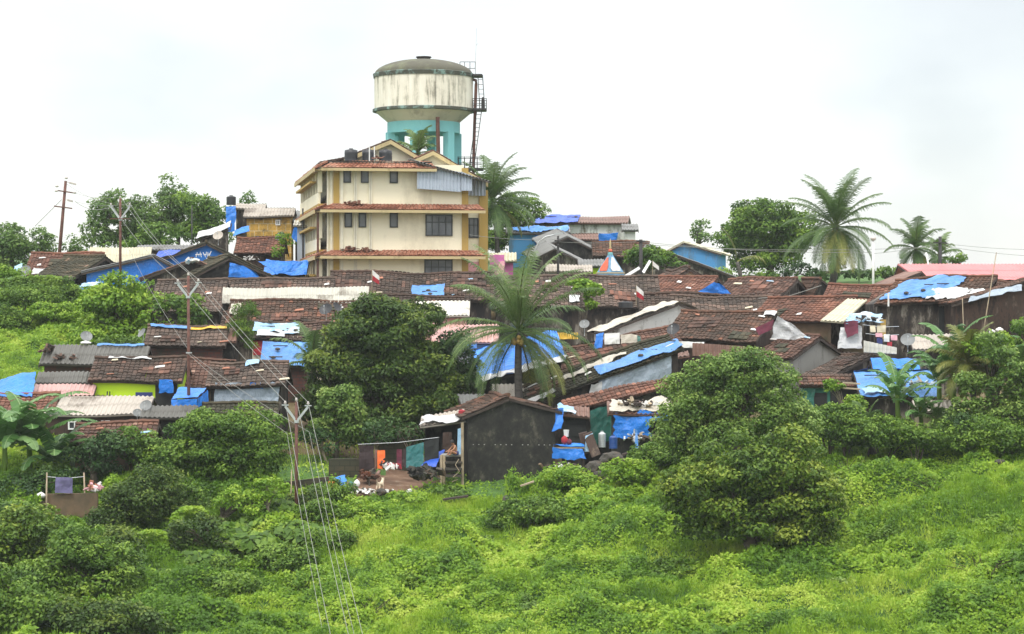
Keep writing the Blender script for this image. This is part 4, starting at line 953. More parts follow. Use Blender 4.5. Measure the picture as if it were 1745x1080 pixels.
H_('D11', 'wooden plank hut among the trees below the crumpled blue roof', (1560, 700), 1640, 682, roof='corr_light', wall='timber_pale', Y=116)
# ---- lower middle
H_('N1', 'house under a wide bright blue tarpaulin roof behind the palm trunk', (818, 652), 965, 598, yaw=8, roof='tarp_blue', wall='wall_black', Y=126, uz=.24, sag=.08)
H_('N2', 'red brown tiled roof right of the coconut palm', (950, 640), 1172, 602, yaw=12, roof='tile_rust', wall='wall_dark', Y=127.5, uz=.20, d=3.0, sag=.09)
H_('N3', 'long mossy roof running uphill with a blue strip along its lower edge', (880, 698), 1166, 672, yaw=15, roof='tile_moss', wall='wall_dark', Y=121, uz=.34, d=2.4, sag=.1)
H_('N4', 'house with orange tiled eave over a green net wall', (965, 702), 1150, 684, yaw=12, roof='tile_red', wall='wall_black', Y=117.5, uz=.22, back=False, d=1.2)
H_('N5', 'open kitchen shed with rubbish on its roof and blue sheet front', (1036, 704), 1160, 683, roof='corr_rust', wall='wall_black', Y=115.5, back=False, d=1.4)
H_('N6', 'low grey sheet roof between palm trunk and blue roofed house', (838, 680), 930, 656, roof='corr_light', wall='wall_dark', Y=122.5)
H_('N0', 'black sooty gable ended house above the field', (786, 710), rpy=676, yaw=100, s=-1, rpx=868, L=5.5, roof='tile_brown', wall='wall_sooty', Y=114.6, bd=2.6, bz=.25, gh=.12)
H_('N0b', 'lean-to porch with broken white sheets on the left of the black gable house', (716, 727), 800, 708, roof='corr_light', wall='wall_black', Y=115.5, uz=.16, back=False, d=1.6, open_front=True)
H_('N0c', 'grey triangular sheet roof peeking over the black gable house', (792, 702), 862, 673, roof='corr_grey', wall='wall_dark', Y=120, hs=-.4, back=False)
H_('N7', 'small dark porch at the right end of the black gable house', (950, 706), 1005, 690, roof='corr_rust', wall='wall_black', Y=116.5, back=False, uz=-.1, ops=(('f', .6, -2.0, 1.0, 1.7, 'door', {'pane': 'cloth_black'}),))
# ================================================================== vegetation: trees
tree('mid green tree at the far left on the ridge, low crown', [(20, 420, 40, 38), (5, 445, 35, 30)], (20, 470), 'lf_far', Y=176, ks=.6, dens=16, L=.3)
tree('slender pale tree on the ridge just left of the cross armed pole', [(72, 425, 28, 34), (60, 400, 14, 14)], (72, 465), 'lf_far', Y=178, ks=.55, dens=14, gaps=.3)
tree('small pale tree on the ridge just right of the cross armed pole', [(122, 425, 18, 28)], (122, 465), 'lf_far', Y=180, ks=.5, dens=13, gaps=.3)
tree('tall yellow green tree behind the pole with white arms', [(178, 362, 32, 36), (192, 338, 20, 16), (165, 400, 28, 30)], (180, 455), 'lf_far', Y=182, ks=.6, dens=15, gaps=.2)
tree('broad tree on the ridge left of centre in the left grove', [(238, 368, 40, 40), (222, 405, 45, 30)], (238, 455), 'lf_far', Y=184, ks=.65, dens=15, gaps=.15)
tree('tallest airy tree of the left grove with pale top', [(298, 348, 36, 34), (292, 312, 16, 20), (300, 385, 45, 35)], (300, 455), 'lf_far', Y=186, ks=.6, dens=15, gaps=.22)
tree('dark green tree at the right end of the left grove', [(352, 362, 40, 30), (350, 395, 45, 28), (330, 340, 20, 10)], (352, 450), 'lf_mid', Y=181, ks=.65, dens=16)
tree('front tree of the left grove spreading above the tiled roofs', [(272, 408, 48, 26), (205, 425, 40, 18)], (262, 460), 'lf_mid', Y=176, ks=.6, dens=16)
tree('pale tree just right of the black roof tank', [(422, 345, 14, 16)], (422, 400), 'lf_far', Y=186, ks=.4, dens=14, gaps=.3)
tree('bright small tree between the tiled hut and the cream building', [(487, 408, 15, 14), (478, 430, 14, 10)], (485, 460), 'lf_light', Y=158, ks=.35, dens=22, L=.22, W=.12)
tree('dark tree behind the palm right of the cream building', [(868, 365, 42, 40), (905, 360, 30, 24), (850, 410, 40, 25)], (870, 450), 'lf_mid', Y=181, ks=.6, dens=16)
tree('small round tree on the ridge left of the great dark tree', [(1192, 388, 15, 14), (1198, 404, 24, 14)], (1196, 440), 'lf_far', Y=195, ks=.5, dens=14, gaps=.3)
tree('great round dark tree on the ridge behind the tall palm', [(1300, 385, 62, 48), (1265, 405, 40, 45), (1350, 400, 48, 45), (1310, 435, 70, 35), (1300, 350, 40, 18)], (1310, 475), 'lf_mid', Y=186, ks=.75, dens=17, tr=.3)
tree('low green tree behind the black pole near the spire', [(1100, 440, 42, 20), (1140, 448, 30, 16)], (1110, 475), 'lf_mid', Y=166, ks=.5, dens=20)
tree('small tree beside the right hand pole on the ridge', [(1630, 440, 24, 10)], (1630, 460), 'lf_mid', Y=170, ks=.4, dens=18)
tree('light green sapling in front of the dark tiled roof', [(985, 485, 24, 7), (1010, 493, 16, 16), (1002, 515, 12, 12)], (1004, 535), 'lf_light', Y=135, ks=.28, dens=40, L=.26, W=.2, tr=.05)
tree('feathery bright tree right of the brick house', [(415, 530, 24, 20), (412, 560, 20, 28), (425, 585, 14, 14)], (414, 610), 'lf_mid', Y=128.5, ks=.32, dens=45, L=.26, W=.05, gaps=.05, down=1.2)
tree('bushy bright green tree left of the mossy long row', [(190, 520, 60, 38), (245, 500, 48, 28), (170, 560, 50, 28), (280, 535, 60, 30), (225, 560, 60, 30), (205, 480, 25, 12)], (215, 588), 'lf_light', Y=138, ks=.55, dens=24, L=.28)
tree('shaded tree at the foot of the slope behind the brick house', [(330, 548, 34, 26), (300, 520, 40, 20)], (325, 585), 'lf_mid', Y=133, ks=.5, dens=24)
mango = tree('huge dark mango tree in the middle of the village', [(640, 560, 72, 52), (585, 625, 66, 60), (690, 610, 82, 72), (640, 690, 110, 62), (560, 690, 60, 45), (745, 680, 52, 60), (650, 530, 48, 26), (710, 540, 48, 40, 2), (590, 575, 46, 40)], (655, 800), 'lf_mango', Y=123, ks=.62, dens=26, L=.34, W=.15, gaps=.10, name='mango_tree', tr=.32, nlimb=14, trunk=(650, 700))
tree('dark tree at the right flank of the mango reaching the blue roof', [(772, 600, 40, 40), (775, 650, 40, 50), (740, 710, 50, 32)], (765, 770), 'lf_dark', Y=125, ks=.6, dens=22, L=.32)
tree('greyish shade tree standing in front of the mango on the left', [(580, 688, 40, 36), (575, 722, 50, 34), (612, 740, 34, 30)], (572, 815), 'lf_grey', Y=118.5, ks=.5, dens=28, L=.26, gaps=.12, tr=.1, name='broadleaf_tree')
for (px, py, bx) in ((545, 752, 560), (640, 735, 655), (690, 745, 700)):
    tree({545: 'thin dark tree beside the tall pole below the mango', 640: 'thin dark tree between the mango and the mossy wall', 690: 'thin dark tree rising over the hanging laundry'}[px], [(px, py, 34, 26)], (bx, 820), 'lf_dark', Y=117.5, ks=.5, dens=18, tr=.07, bark='bark_pale')
tree('domed bright tree between the low houses and the tall pole', [(375, 740, 75, 48), (430, 730, 52, 42), (330, 775, 70, 45), (400, 790, 90, 42), (455, 765, 45, 50), (310, 740, 36, 24)], (380, 855), 'lf_mid', Y=111, ks=.55, dens=30, L=.26, W=.13, gaps=.08, tr=.25)
tree('dull green tree right of the brown retaining wall', [(250, 850, 76, 48), (212, 885, 62, 42), (295, 885, 62, 38), (265, 818, 48, 24)], (250, 930), 'lf_mango', Y=106, ks=.5, dens=34, L=.22, W=.12, tr=.2)
tree('small olive tree left of the domed bright tree', [(235, 745, 34, 22), (255, 770, 44, 26)], (245, 810), 'lf_mid', Y=112, ks=.4, dens=34, L=.2)
tree('dark tree behind the brown retaining wall', [(160, 785, 50, 34), (190, 760, 40, 26)], (165, 830), 'lf_dark', Y=111, ks=.5, dens=26)
tree('vine hung tree in the lower left corner, nearest the border', [(15, 925, 70, 58), (48, 895, 58, 40), (5, 1000, 75, 62), (60, 960, 50, 44)], (20, 1060), 'lf_olive', Y=99, ks=.55, dens=30, L=.26, tr=.2)
tree('tall bushy tree rising in the lower left, right of the corner tree', [(145, 945, 66, 48), (105, 1000, 78, 56), (185, 1005, 66, 58), (140, 905, 44, 22), (100, 1060, 100, 44), (205, 955, 44, 34)], (135, 1085), 'lf_mid', Y=96.5, ks=.55, dens=34, L=.24, W=.13, tr=.2)
tree('rounded tree filling the gap behind the tall bushy tree at lower left', [(215, 985, 56, 40), (245, 1035, 60, 44), (180, 1050, 60, 40)], (215, 1060), 'lf_mid', Y=99, ks=.5, dens=32, L=.24)
tree('lighter tree at the very bottom left', [(60, 1050, 60, 40), (15, 1075, 60, 36)], (60, 1110), 'lf_light', Y=93.5, ks=.5, dens=32, L=.24)
tree('dark tree between corner tree and retaining wall', [(75, 900, 50, 24), (30, 875, 46, 22)], (60, 930), 'lf_mid', Y=104, ks=.45, dens=32, L=.22)
tree('wide dark tree between the lower left ruins and the corner', [(150, 935, 46, 20), (195, 935, 40, 22)], (170, 960), 'lf_mid', Y=102.5, ks=.45, dens=34, L=.22)
tree('dense tree beneath the left banana plants', [(30, 830, 55, 28), (95, 815, 36, 22)], (50, 870), 'lf_dark', Y=109, ks=.45, dens=30, L=.22)
tree('leafy tree between the dull green tree and the tall pole', [(335, 850, 44, 26), (365, 870, 36, 22)], (345, 900), 'lf_mid', Y=108, ks=.45, dens=32, L=.22)
tree('shadowed tree at the lower left bottom edge', [(185, 1065, 60, 32), (250, 1078, 50, 28)], (210, 1120), 'lf_mid', Y=92.5, ks=.5, dens=32, L=.24)
tree('low crown between the border and the tall bushy tree', [(70, 975, 40, 32)], (72, 1030), 'lf_mid', Y=98, ks=.5, dens=32, L=.24)
tree('hedge like tree on the ridge beneath the tall palm', [(1370, 462, 44, 16), (1440, 468, 40, 12)], (1400, 490), 'lf_dark', Y=175, ks=.5, dens=18)
tree('hedge like tree on the ridge behind the orange streaked roof', [(1235, 470, 36, 12), (1290, 472, 36, 12)], (1250, 490), 'lf_mid', Y=172, ks=.5, dens=18)
tree('low crown behind the white street lamp', [(1510, 470, 40, 14)], (1510, 490), 'lf_mid', Y=176, ks=.5, dens=18)
bush('dense thicket under the bananas at the field edge', 1505, 738, 66, 30, 'lf_mid', Y=111.5, lobes=7)
bush('dense thicket under the right border trees', 1660, 742, 76, 32, 'lf_mid', Y=110.5, lobes=8)
bush('tall shrub between round tree and the crumpled blue roof', 1415, 712, 44, 40, 'lf_mid', Y=112.5, lobes=7)
tree('yellow green papaya like tree beside the tall pole', [(462, 822, 30, 14), (440, 845, 26, 14)], (460, 885), 'lf_light', Y=105.5, ks=.3, dens=45, L=.24, W=.14, tr=.06, bark='bark_pale', flat=.5)
tree('pale green leafy tree left of the papaya like tree', [(390, 850, 28, 22), (420, 862, 28, 18)], (405, 890), 'lf_light', Y=105, ks=.3, dens=45, L=.16)
front_up = tree('round grey green tree in front of the village on the right', [(1255, 640, 78, 46), (1195, 680, 66, 52), (1315, 672, 66, 54), (1250, 720, 105, 62), (1158, 725, 50, 46), (1350, 725, 50, 44), (1210, 622, 44, 26), (1295, 622, 44, 28), (1180, 770, 60, 34)], (1255, 835), 'lf_grey', Y=108, ks=.50, dens=34, L=.22, W=.12, gaps=.24, tr=.28, nlimb=16)
front_low = tree('broad olive tree with dark hollow below it in the field', [(1290, 795, 105, 54), (1205, 820, 80, 52), (1375, 835, 76, 66), (1285, 870, 125, 60), (1350, 765, 64, 34), (1210, 890, 76, 40), (1360, 905, 80, 38), (1180, 860, 50, 40)], (1278, 985), 'lf_olive', Y=99.5, ks=.56, dens=31, L=.27, W=.14, gaps=.22, tr=.30, nlimb=16, trunk=(1285, 880))
tree('leafy tree at the right border behind the bananas', [(1705, 605, 34, 22), (1735, 640, 40, 30), (1665, 655, 32, 26), (1740, 690, 40, 36), (1690, 695, 34, 26), (1640, 705, 34, 30), (1610, 735, 34, 22), (1680, 575, 26, 14), (1700, 730, 50, 24)], (1690, 770), 'lf_grey', Y=112, ks=.42, gaps=.25, dens=28, L=.25, tr=.18)
tree('bright crowned tree in the bananas on the right', [(1690, 585, 40, 22), (1660, 600, 26, 20)], (1680, 700), 'lf_light', Y=114, ks=.35, dens=36, L=.22, tr=.1)
tree('young papaya tree in front of the green walled room', [(1419, 657, 15, 13)], (1420, 700), 'lf_light', Y=117.5, ks=.22, dens=60, L=.2, tr=.05, bark='bark_pale')
tree('yellow green leafy sapling below the green walled room', [(1465, 690, 24, 17), (1455, 712, 24, 14)], (1462, 735), 'lf_light', Y=114.5, ks=.28, dens=50, L=.2, tr=.05)
tree('dark leafy tree at the bottom left corner of the picture', [(45, 1040, 76, 46), (-20, 1020, 70, 60)], (40, 1130), 'lf_mid', Y=91.5, ks=.5, dens=32, L=.24)
tree('dark leafy tree at the bottom edge below the tall bushy tree', [(150, 1062, 76, 42), (225, 1062, 60, 34)], (160, 1130), 'lf_mango', Y=91, ks=.5, dens=32, L=.24)
tree('tall tree standing over the lower left between wall and ruins', [(195, 930, 44, 34), (175, 965, 50, 36), (215, 985, 46, 34)], (190, 1040), 'lf_mango', Y=100, ks=.5, dens=32, L=.24, tr=.15)
tree('tall leafy tree at the left border above the corner tree', [(25, 880, 56, 34), (-5, 915, 50, 44), (70, 915, 40, 30)], (25, 980), 'lf_mid', Y=101, ks=.5, dens=32, L=.24, tr=.15)
tree('broad tree behind the large leaved plants', [(330, 895, 46, 22), (375, 930, 40, 22), (300, 930, 40, 24)], (335, 960), 'lf_mango', Y=102.5, ks=.45, dens=32, L=.22, tr=.1)
tree('tree overlapping the dark brown house at the right border', [(1730, 600, 40, 36), (1745, 560, 28, 20), (1700, 630, 30, 26)], (1735, 700), 'lf_mid', Y=117, ks=.42, dens=28, gaps=.25, tr=.1)
# ---- palms
palm('large coconut palm with nuts in the middle of the village', (894, 690), (884, 566), 168, Y=121.8, nf=36, W=.85, npair=50, dead=5, elmin=-.7, lw=.042, tr=.2, bend=-.15, hang=.75)
palm('tall coconut palm with yellowing fronds standing on the ridge at right', (1415, 500), (1424, 388), 112, Y=168, nf=34, W=.9, npair=44, dead=6, lw=.06, tr=.22, bend=.25)
palm('coconut palm close to the right side of the cream building', (846, 450), (838, 345), 92, Y=170, nf=28, W=.9, npair=36, dead=2, lw=.07, nuts=False)
palm('palm crown showing between the turquoise legs of the water tower', (715, 400), (712, 262), 52, Y=163, nf=14, W=.7, npair=26, dead=0, lw=.07, nuts=False)
palm('smaller coconut palm near the right hand ridge pole', (1562, 480), (1560, 425), 62, Y=172, nf=18, W=.8, npair=28, dead=2, lw=.07, nuts=False)
palm('low palm right of the ridge pole', (1592, 470), (1600, 438), 42, Y=175, nf=12, W=.8, npair=22, dead=0, lw=.07, nuts=False)
palm('young palm with two arching fronds left of the great dark tree', (1258, 480), (1256, 446), 62, Y=165, nf=2, W=.7, npair=26, dead=0, lw=.07, nuts=False, mat='lf_palmy', azs=[3.1, .15], elmin=.5)
palm('young palm emerging left of the mango tree', (530, 690), (532, 618), 78, Y=124.5, nf=11, W=.7, npair=34, dead=0, nuts=False, elmin=.0)
palm('thick yellow green palm among the bananas on the right', (1655, 720), (1650, 625), 80, Y=114.5, nf=22, W=.7, npair=40, dead=2, nuts=False, mat='lf_palmy', elmin=-.5)
palm('palm at the right border behind the leafy tree', (1745, 720), (1742, 640), 75, Y=113.5, nf=14, W=.7, npair=34, dead=0, nuts=False)
palm('low young palm at the edge of the field below the bananas', (1480, 760), (1478, 735), 52, Y=113, nf=9, W=.5, npair=26, dead=0, nuts=False, elmin=-.1, mat='lf_palm')
palm('low young palm right of the field edge palm', (1600, 745), (1596, 720), 46, Y=112.5, nf=8, W=.5, npair=24, dead=0, nuts=False, elmin=-.1)
# ---- bananas
banana('tallest banana plant at the lower left, left of the retaining wall', (50, 835), (48, 735), 92, Y=111.5, nf=16, W=.46)
banana('banana plant at the left border', (5, 835), (8, 740), 90, Y=111, nf=15, W=.46)
banana('small banana plant behind the retaining wall', (95, 840), (92, 778), 74, Y=111.8, nf=13, W=.42)
banana('banana plant in front of the crumpled blue roof', (1530, 745), (1528, 655), 62, Y=113, nf=12, W=.34)
banana('tall banana plant before the black stained wall on the right', (1625, 700), (1622, 600), 75, Y=117, nf=11, W=.36)
banana('banana plant between the crumpled blue roof and the plank hut', (1570, 740), (1568, 690), 50, Y=112.8, nf=8, W=.28)
# ---- bushes (one by one)
B_ = [
 ('dense bush on the left slope just under the far left roof', 40, 510, 60, 26, 'lf_mid', 143), ('rounded bush on the left slope above the pale field', 95, 530, 55, 24, 'lf_light', 142),
 ('dark bush on the left slope at the border', 8, 545, 40, 26, 'lf_mid', 141), ('bush hanging under the torn blue sheets on the left slope', 118, 500, 26, 28, 'lf_mid', 146),
 ('yellow green bush left of the satellite dish', 15, 465, 30, 10, 'lf_light', 150), ('bush between left slope and pale field', 150, 580, 40, 16, 'lf_light', 134),
 ('bush above the dark corrugated roof with rubbish', 215, 585, 50, 12, 'lf_mid', 131),
 ('leafy bush between round tree and papaya', 1410, 715, 40, 28, 'lf_mid', 113.5), ('dark bush right of the round tree at the field edge', 1440, 740, 36, 20, 'lf_mid', 112),
 ('bush under the right border trees', 1720, 745, 50, 26, 'lf_mid', 110), ('dark bush below the plank hut', 1650, 735, 46, 26, 'lf_dark', 111), ('bush below the field edge banana', 1560, 750, 40, 16, 'lf_mid', 110.5),
 ('bright shrub in the field right below the black gable house', 905, 875, 66, 28, 'lf_mid', 106.5), ('feathery bright bush at the right foot of the black gable house', 965, 815, 40, 20, 'lf_light', 110.5),
 ('bright leafy bush below the open kitchen', 1075, 810, 46, 26, 'lf_light', 109.5), ('bush at the left foot of the round tree', 1120, 770, 44, 28, 'lf_mid', 111), ('low bush between rocks and the broad olive tree', 1035, 860, 44, 22, 'lf_light', 107),
 ('shadowy bush left of the broad olive tree', 1110, 890, 50, 26, 'lf_mid', 104.5), ('dark tangled bush under the broad olive tree', 1255, 985, 66, 26, 'lf_dark', 98.2),
 ('creeper mound left below the broad olive tree', 1150, 975, 56, 24, 'lf_mid', 99), ('round shrub with pale leaf tips in the lower right field', 1440, 1012, 38, 30, 'lf_grey', 95.5),
 ('dark hollow bush right of the broad olive tree', 1515, 912, 42, 22, 'lf_mid', 101), ('bush mound on the right field below the border trees', 1660, 860, 46, 24, 'lf_light', 103.5),
 ('small dark bush in the middle of the right field', 1590, 985, 36, 18, 'lf_mid', 97), ('small shrub in the left middle of the field', 680, 990, 46, 22, 'lf_mid', 99), ('small dark shrub in the field centre', 770, 1000, 26, 12, 'lf_dark', 98.8),
 ('bush beside the foot of the tall pole', 545, 880, 42, 30, 'lf_mid', 105), ('bush below the boulders of the dirt path', 610, 872, 46, 16, 'lf_light', 107), ('dark thicket behind the tall pole foot', 560, 840, 34, 22, 'lf_mid', 108.5),
 ('pale feathery grass tuft at the bottom right', 1620, 1050, 46, 18, 'lf_grey', 93.5), ('pale feathery grass tuft at the bottom', 1470, 1068, 40, 16, 'lf_grey', 93),
 ('mound of creepers in the field left of centre', 520, 985, 56, 22, 'lf_light', 98), ('creeper mound at the left foot of the field', 400, 1000, 52, 24, 'lf_mid', 97.5), ('bush in the lower left behind the tall bushy tree', 240, 1010, 40, 26, 'lf_mid', 98),
 ('mound of creepers on the right border of the field', 1720, 900, 46, 26, 'lf_light', 101), ('creeper mound between olive tree and shrub with pale tips', 1370, 965, 46, 20, 'lf_mid', 99),
 ('small round bush on the dirt edge under the laundry', 700, 855, 40, 12, 'lf_light', 110.3), ('bush at the lower left corner of the black gable house', 760, 842, 36, 12, 'lf_mid', 111.5),
]
B_ += [('bush behind the large leaved plants by the pole', 455, 950, 50, 22, 'lf_mid', 101.8), ('dark bush between the ruined wall pieces', 330, 925, 40, 26, 'lf_mango', 103.2), ('dark bush right of the papaya like tree', 520, 865, 36, 26, 'lf_mango', 106.8), ('bush at the centre of the left field edge', 500, 955, 44, 20, 'lf_mid', 101.2),('low bush right of the retaining wall base', 215, 915, 40, 16, 'lf_mid', 104), ('bush in the left field beneath the lower ruined wall', 300, 1000, 46, 22, 'lf_mid', 99.5), ('bush above the bottom edge left of the wires', 330, 1050, 50, 20, 'lf_light', 94.5),
 ('bush at the left field edge above the creeper mound', 380, 968, 40, 18, 'lf_mid', 101), ('bush right of the large leaved plants', 560, 925, 46, 22, 'lf_mid', 103), ('second bush on the slope below the red path', 600, 900, 40, 16, 'lf_mid', 105.5), ('ridge bush beneath the leaning pole', 110, 445, 34, 8, 'lf_mid', 174)]
for b in B_: bush(b[0], b[1], b[2], b[3], b[4], b[5], Y=b[6], name='bush', cat='bush', group='bushes on the slopes', lobes=5)
bush('rusty red shrub beside the small dog', 628, 808, 12, 7, 'lf_rust', Y=113.2, lobes=2, ks=.16, dens=90, L=.1, W=.06)
bush('tuft of grass growing on the mossy roof', 938, 673, 10, 6, 'lf_light', Y=121.5, lobes=2, ks=.15, dens=90, L=.14, W=.04)
# big heart shaped leaves between the vine walls and the pole
def bigleaf(label, px, py, rx, ry, Y, n=260):
    _seed[0] += 1; rng = np.random.default_rng(_seed[0]); s = Y / F; c = P(px, py, Y)
    d = rng.normal(size=(n, 3)); d = unit(d); d[:, 2] = np.abs(d[:, 2]) - .3
    cs = np.array(c) + d * np.array([rx * s, rx * s * .6, ry * s]) * rng.uniform(.7, 1, (n, 1))
    ns = unit(d * .5 + np.array([0, -.35, .7]) + rng.normal(size=(n, 3)) * .3)
    v, q = leafquads(rng, cs, ns, .42, .30, .5); r = thing('large_leaf_plant', (c.x, Y, gz(c.x, Y)), label, 'plant', 'large leaved plants')
    link('leaves', arrmesh('leaves', v, q, np.clip(rng.normal(.5, .22, n), 0, 1)), M['lf_mid'], r)
    mb = MB(); B = Vector((c.x, Y, gz(c.x, Y) - .1))
    for k in range(14): e = Vector(cs[rng.integers(n)]); mb.tube([B + Vector((rng.normal() * rx * s * .4, 0, 0)), e], [.03, .012], 4)
    mb.build('stems', M['lf_olive'], r)
bigleaf('large leaved plant at the foot of the tall pole', 500, 905, 50, 26, 104)
bigleaf('large leaved plants below the vine covered wall', 430, 925, 56, 26, 103)
bigleaf('large leaved plants left of the field edge', 345, 955, 56, 24, 101.5)
bigleaf('large leaved plant beneath the papaya like tree', 440, 890, 40, 18, 104.8)
bigleaf('large leaved plant between papaya like tree and tall pole', 478, 868, 40, 22, 106)
bigleaf('large leaved plants right of the tall pole foot', 545, 915, 44, 24, 103.2)
bigleaf('large leaved plants in the hollow left of the tall pole', 385, 905, 44, 22, 104)
bigleaf('large leaved plant drooping over the left field edge', 285, 985, 45, 22, 100)

# ================================================================== ground cover (nobody could count it)
def cover():
    rng = np.random.default_rng(5); n = 1180000
    Yv = 84 + (124 - 84) * rng.random(n) ** 1.05; px = rng.uniform(-220, 1980, n)
    x = (px - CX) / F * Yv; keep = rng.random(n) < (Yv / 124)
    z = ground(x, Yv); py = CY - z / Yv * F
    built = (Yv > 111.5) & (px > 120) & (px < 1420) & ~((px > 1130) & (px < 1420) & (Yv < 116))
    built |= (Yv > 117)
    keep &= ~in_path(x, Yv) & ~(built & (rng.random(n) < .93))
    x, Yv, z, px = x[keep], Yv[keep], z[keep], px[keep]
    n2 = 170000; Y2 = rng.uniform(124, 152, n2); p2 = rng.uniform(-160, 330, n2); x2 = (p2 - CX) / F * Y2
    x = np.concatenate([x, x2]); Yv = np.concatenate([Yv, Y2]); z = np.concatenate([z, ground(x2, Y2)]); px = np.concatenate([px, p2]); n = len(x)
    mo = mound(x, Yv); z = z + mo * .62 + rng.random(n) ** 1.5 * (.16 + .22 * mo)
    tl = fbm(x * .35, Yv * .5, 41, 4); fine = fbm(x * 2.2, Yv * 2.2, 51, 2)
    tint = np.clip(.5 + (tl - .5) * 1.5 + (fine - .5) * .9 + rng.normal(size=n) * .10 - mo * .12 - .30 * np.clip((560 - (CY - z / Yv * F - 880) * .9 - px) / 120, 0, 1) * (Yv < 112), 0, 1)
    nr = rng.normal(size=(n, 3)) * .55; nr[:, 2] += 1.0; nr[:, 1] -= .45
    size = .8 + .7 * vn(x * .3, Yv * .3, 77)
    gr = rng.random(n) < np.clip((vn(x * .3, Yv * .4, 88) - .5) * 2.2, .10, .85)        # grassy patches: long thin blades
    c = np.stack([x, Yv, z], 1); a = ~gr
    v1, q1 = leafquads(rng, c[a], unit(nr[a]), .135 * size[a][:, None], .095 * size[a][:, None], .1)
    ng = rng.normal(size=(gr.sum(), 3)); ng[:, 2] *= .3; ng[:, 1] -= .6
    cg = c[gr]; cg[:, 2] += .08; r = unit(ng); t = rng.normal(size=cg.shape) * .35; t[:, 2] = 1; t = unit(t - (t * r).sum(1, keepdims=True) * r); s = np.cross(r, t)
    Lg = rng.uniform(.14, .36, (len(cg), 1)); v2 = np.stack([cg - t * Lg * .5 - s * .012, cg - t * Lg * .5 + s * .012, cg + s * .014, cg + t * Lg * .5], 1).reshape(-1, 3)
    q2 = np.arange(len(cg) * 4).reshape(-1, 4) + len(v1)
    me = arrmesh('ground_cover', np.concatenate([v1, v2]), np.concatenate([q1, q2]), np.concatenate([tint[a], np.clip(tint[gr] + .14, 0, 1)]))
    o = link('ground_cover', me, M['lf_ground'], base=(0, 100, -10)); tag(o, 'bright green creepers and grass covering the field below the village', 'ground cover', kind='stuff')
cover()

def tangle(label, px, py, w_, Y):
    _seed[0] += 1; rng = np.random.default_rng(_seed[0]); c = P(px, py, Y); c.z = gz(c.x, Y) + .3; m = MB(); s = Y / F
    for k in range(26):
        a = c + Vector((rng.normal() * w_ * s * .4, rng.normal() * .3, -.3)); d = Vector((rng.normal() * .6, rng.normal() * .3, .5 + rng.random() * .5)); m.tube([a, a + d * .5 + Vector((0, 0, .1)), a + d], [.02, .014, .006], 4)
    tag(m.build('dead_branches', M['wall_brown']), label, 'dead branches', 'dead brown tangles in the field')
for t in (('brown dead branches among the creepers at the lower left', 318, 1005, 20, 98.6), ('brown dead tangle near the bottom edge right of the wires', 625, 1062, 16, 94.6), ('dead brown stems on the upper right of the field', 1590, 822, 12, 106.5), ('dead brown tangle at the right of the field by the creeper mound', 1675, 1035, 14, 94.6), ('brown dead stems at the middle right of the field', 1500, 860, 10, 104.5), ('brown withered stems below the palms on the right', 1440, 770, 24, 110)):
    tangle(*t)
def fieldbush(i, px, py, rx, ry, mt): 
    Yb = Yfor(px, py); bush(['low weed mound in the open field of creepers'][0], px, py - ry * .6, rx, ry, mt, Y=Yb, name='weed_mound', cat='weeds', group='weed mounds scattered over the field', lobes=3, ks=.25, dens=60, L=.12, W=.08)
_r = np.random.default_rng(21); _k = 0
while _k < 60:
    px_, py_ = _r.uniform(480, 1740), _r.uniform(800, 1075)
    if py_ < 880 and px_ < 1130 or (1100 < px_ < 1470 and py_ < 1000): continue
    fieldbush(_k, px_, py_, _r.uniform(12, 34), _r.uniform(7, 15), ['lf_mid', 'lf_light', 'lf_light', 'lf_mid', 'lf_grey'][_k % 5]); _k += 1

banana('banana plant at the right between the thick palm and border tree', (1690, 690), (1690, 610), 60, Y=116, nf=11, W=.36)
banana('banana plant below the stick covered shed', (1598, 690), (1600, 625), 56, Y=117.5, nf=11, W=.32)
# ================================================================== walls, poles, wires
def wallbox(label, pts, Yd, thick, mat, name='boundary_wall', cat='wall', ragtop=0.0):
    """pts: photo pixels of the top line left to right; stands down into the ground"""
    mb = MB(); tops = [P(x, y, Yd if not isinstance(Yd, (list, tuple)) else Yd[i]) for i, (x, y) in enumerate(pts)]
    for a, b in zip(tops[:-1], tops[1:]):
        zb = min(gz(a.x, a.y), gz(b.x, b.y)) - .4; o = Vector((0, thick, 0))
        vs = [Vector((a.x, a.y, zb)), Vector((b.x, b.y, zb)), b, a]; vs += [v + o for v in vs]
        mb.add(vs, [(0, 1, 2, 3), (5, 4, 7, 6), (3, 2, 6, 7), (4, 0, 3, 7), (1, 5, 6, 2)])
    return tag(mb.build(name, M[mat]), label, cat)
def vines(label, px, py, rx, ry, Y, mat='lf_light', hang=True):
    _seed[0] += 1; rng = np.random.default_rng(_seed[0]); s = Y / F; c = P(px, py, Y); n = int(rx * ry * 2.6)
    q = rng.uniform(-1, 1, (n, 3)); lump = vn(q[:, 0] * rx * s * 2, q[:, 2] * ry * s * 2, _seed[0])
    keep = (np.abs(q[:, 0]) ** 2.5 + np.maximum(q[:, 2], 0) ** 3 < .45 + lump * .8) & (q[:, 2] > -1 + 1.1 * vn(q[:, 0] * rx * s * 1.6 + 9, q[:, 0] * 0, 4)); q = q[keep]; lump = lump[keep]
    cs = np.array(c) + q * np.array([rx * s, .22, ry * s]) + np.array([0, -.18, 0]) * lump[:, None] * 2
    ns = unit(np.array([0, -.8, .5]) + rng.normal(size=cs.shape) * .45); v, f = leafquads(rng, cs, ns, .18, .13, .4)
    me = arrmesh('vines', v, f, np.clip(.35 + lump * .5 + rng.normal(0, .1, len(cs)), 0, 1))
    return tag(link('climbing_vine', me, M[mat], base=(c.x, Y, gz(c.x, Y))), label, 'climbing plant', 'vines hanging over the old walls')
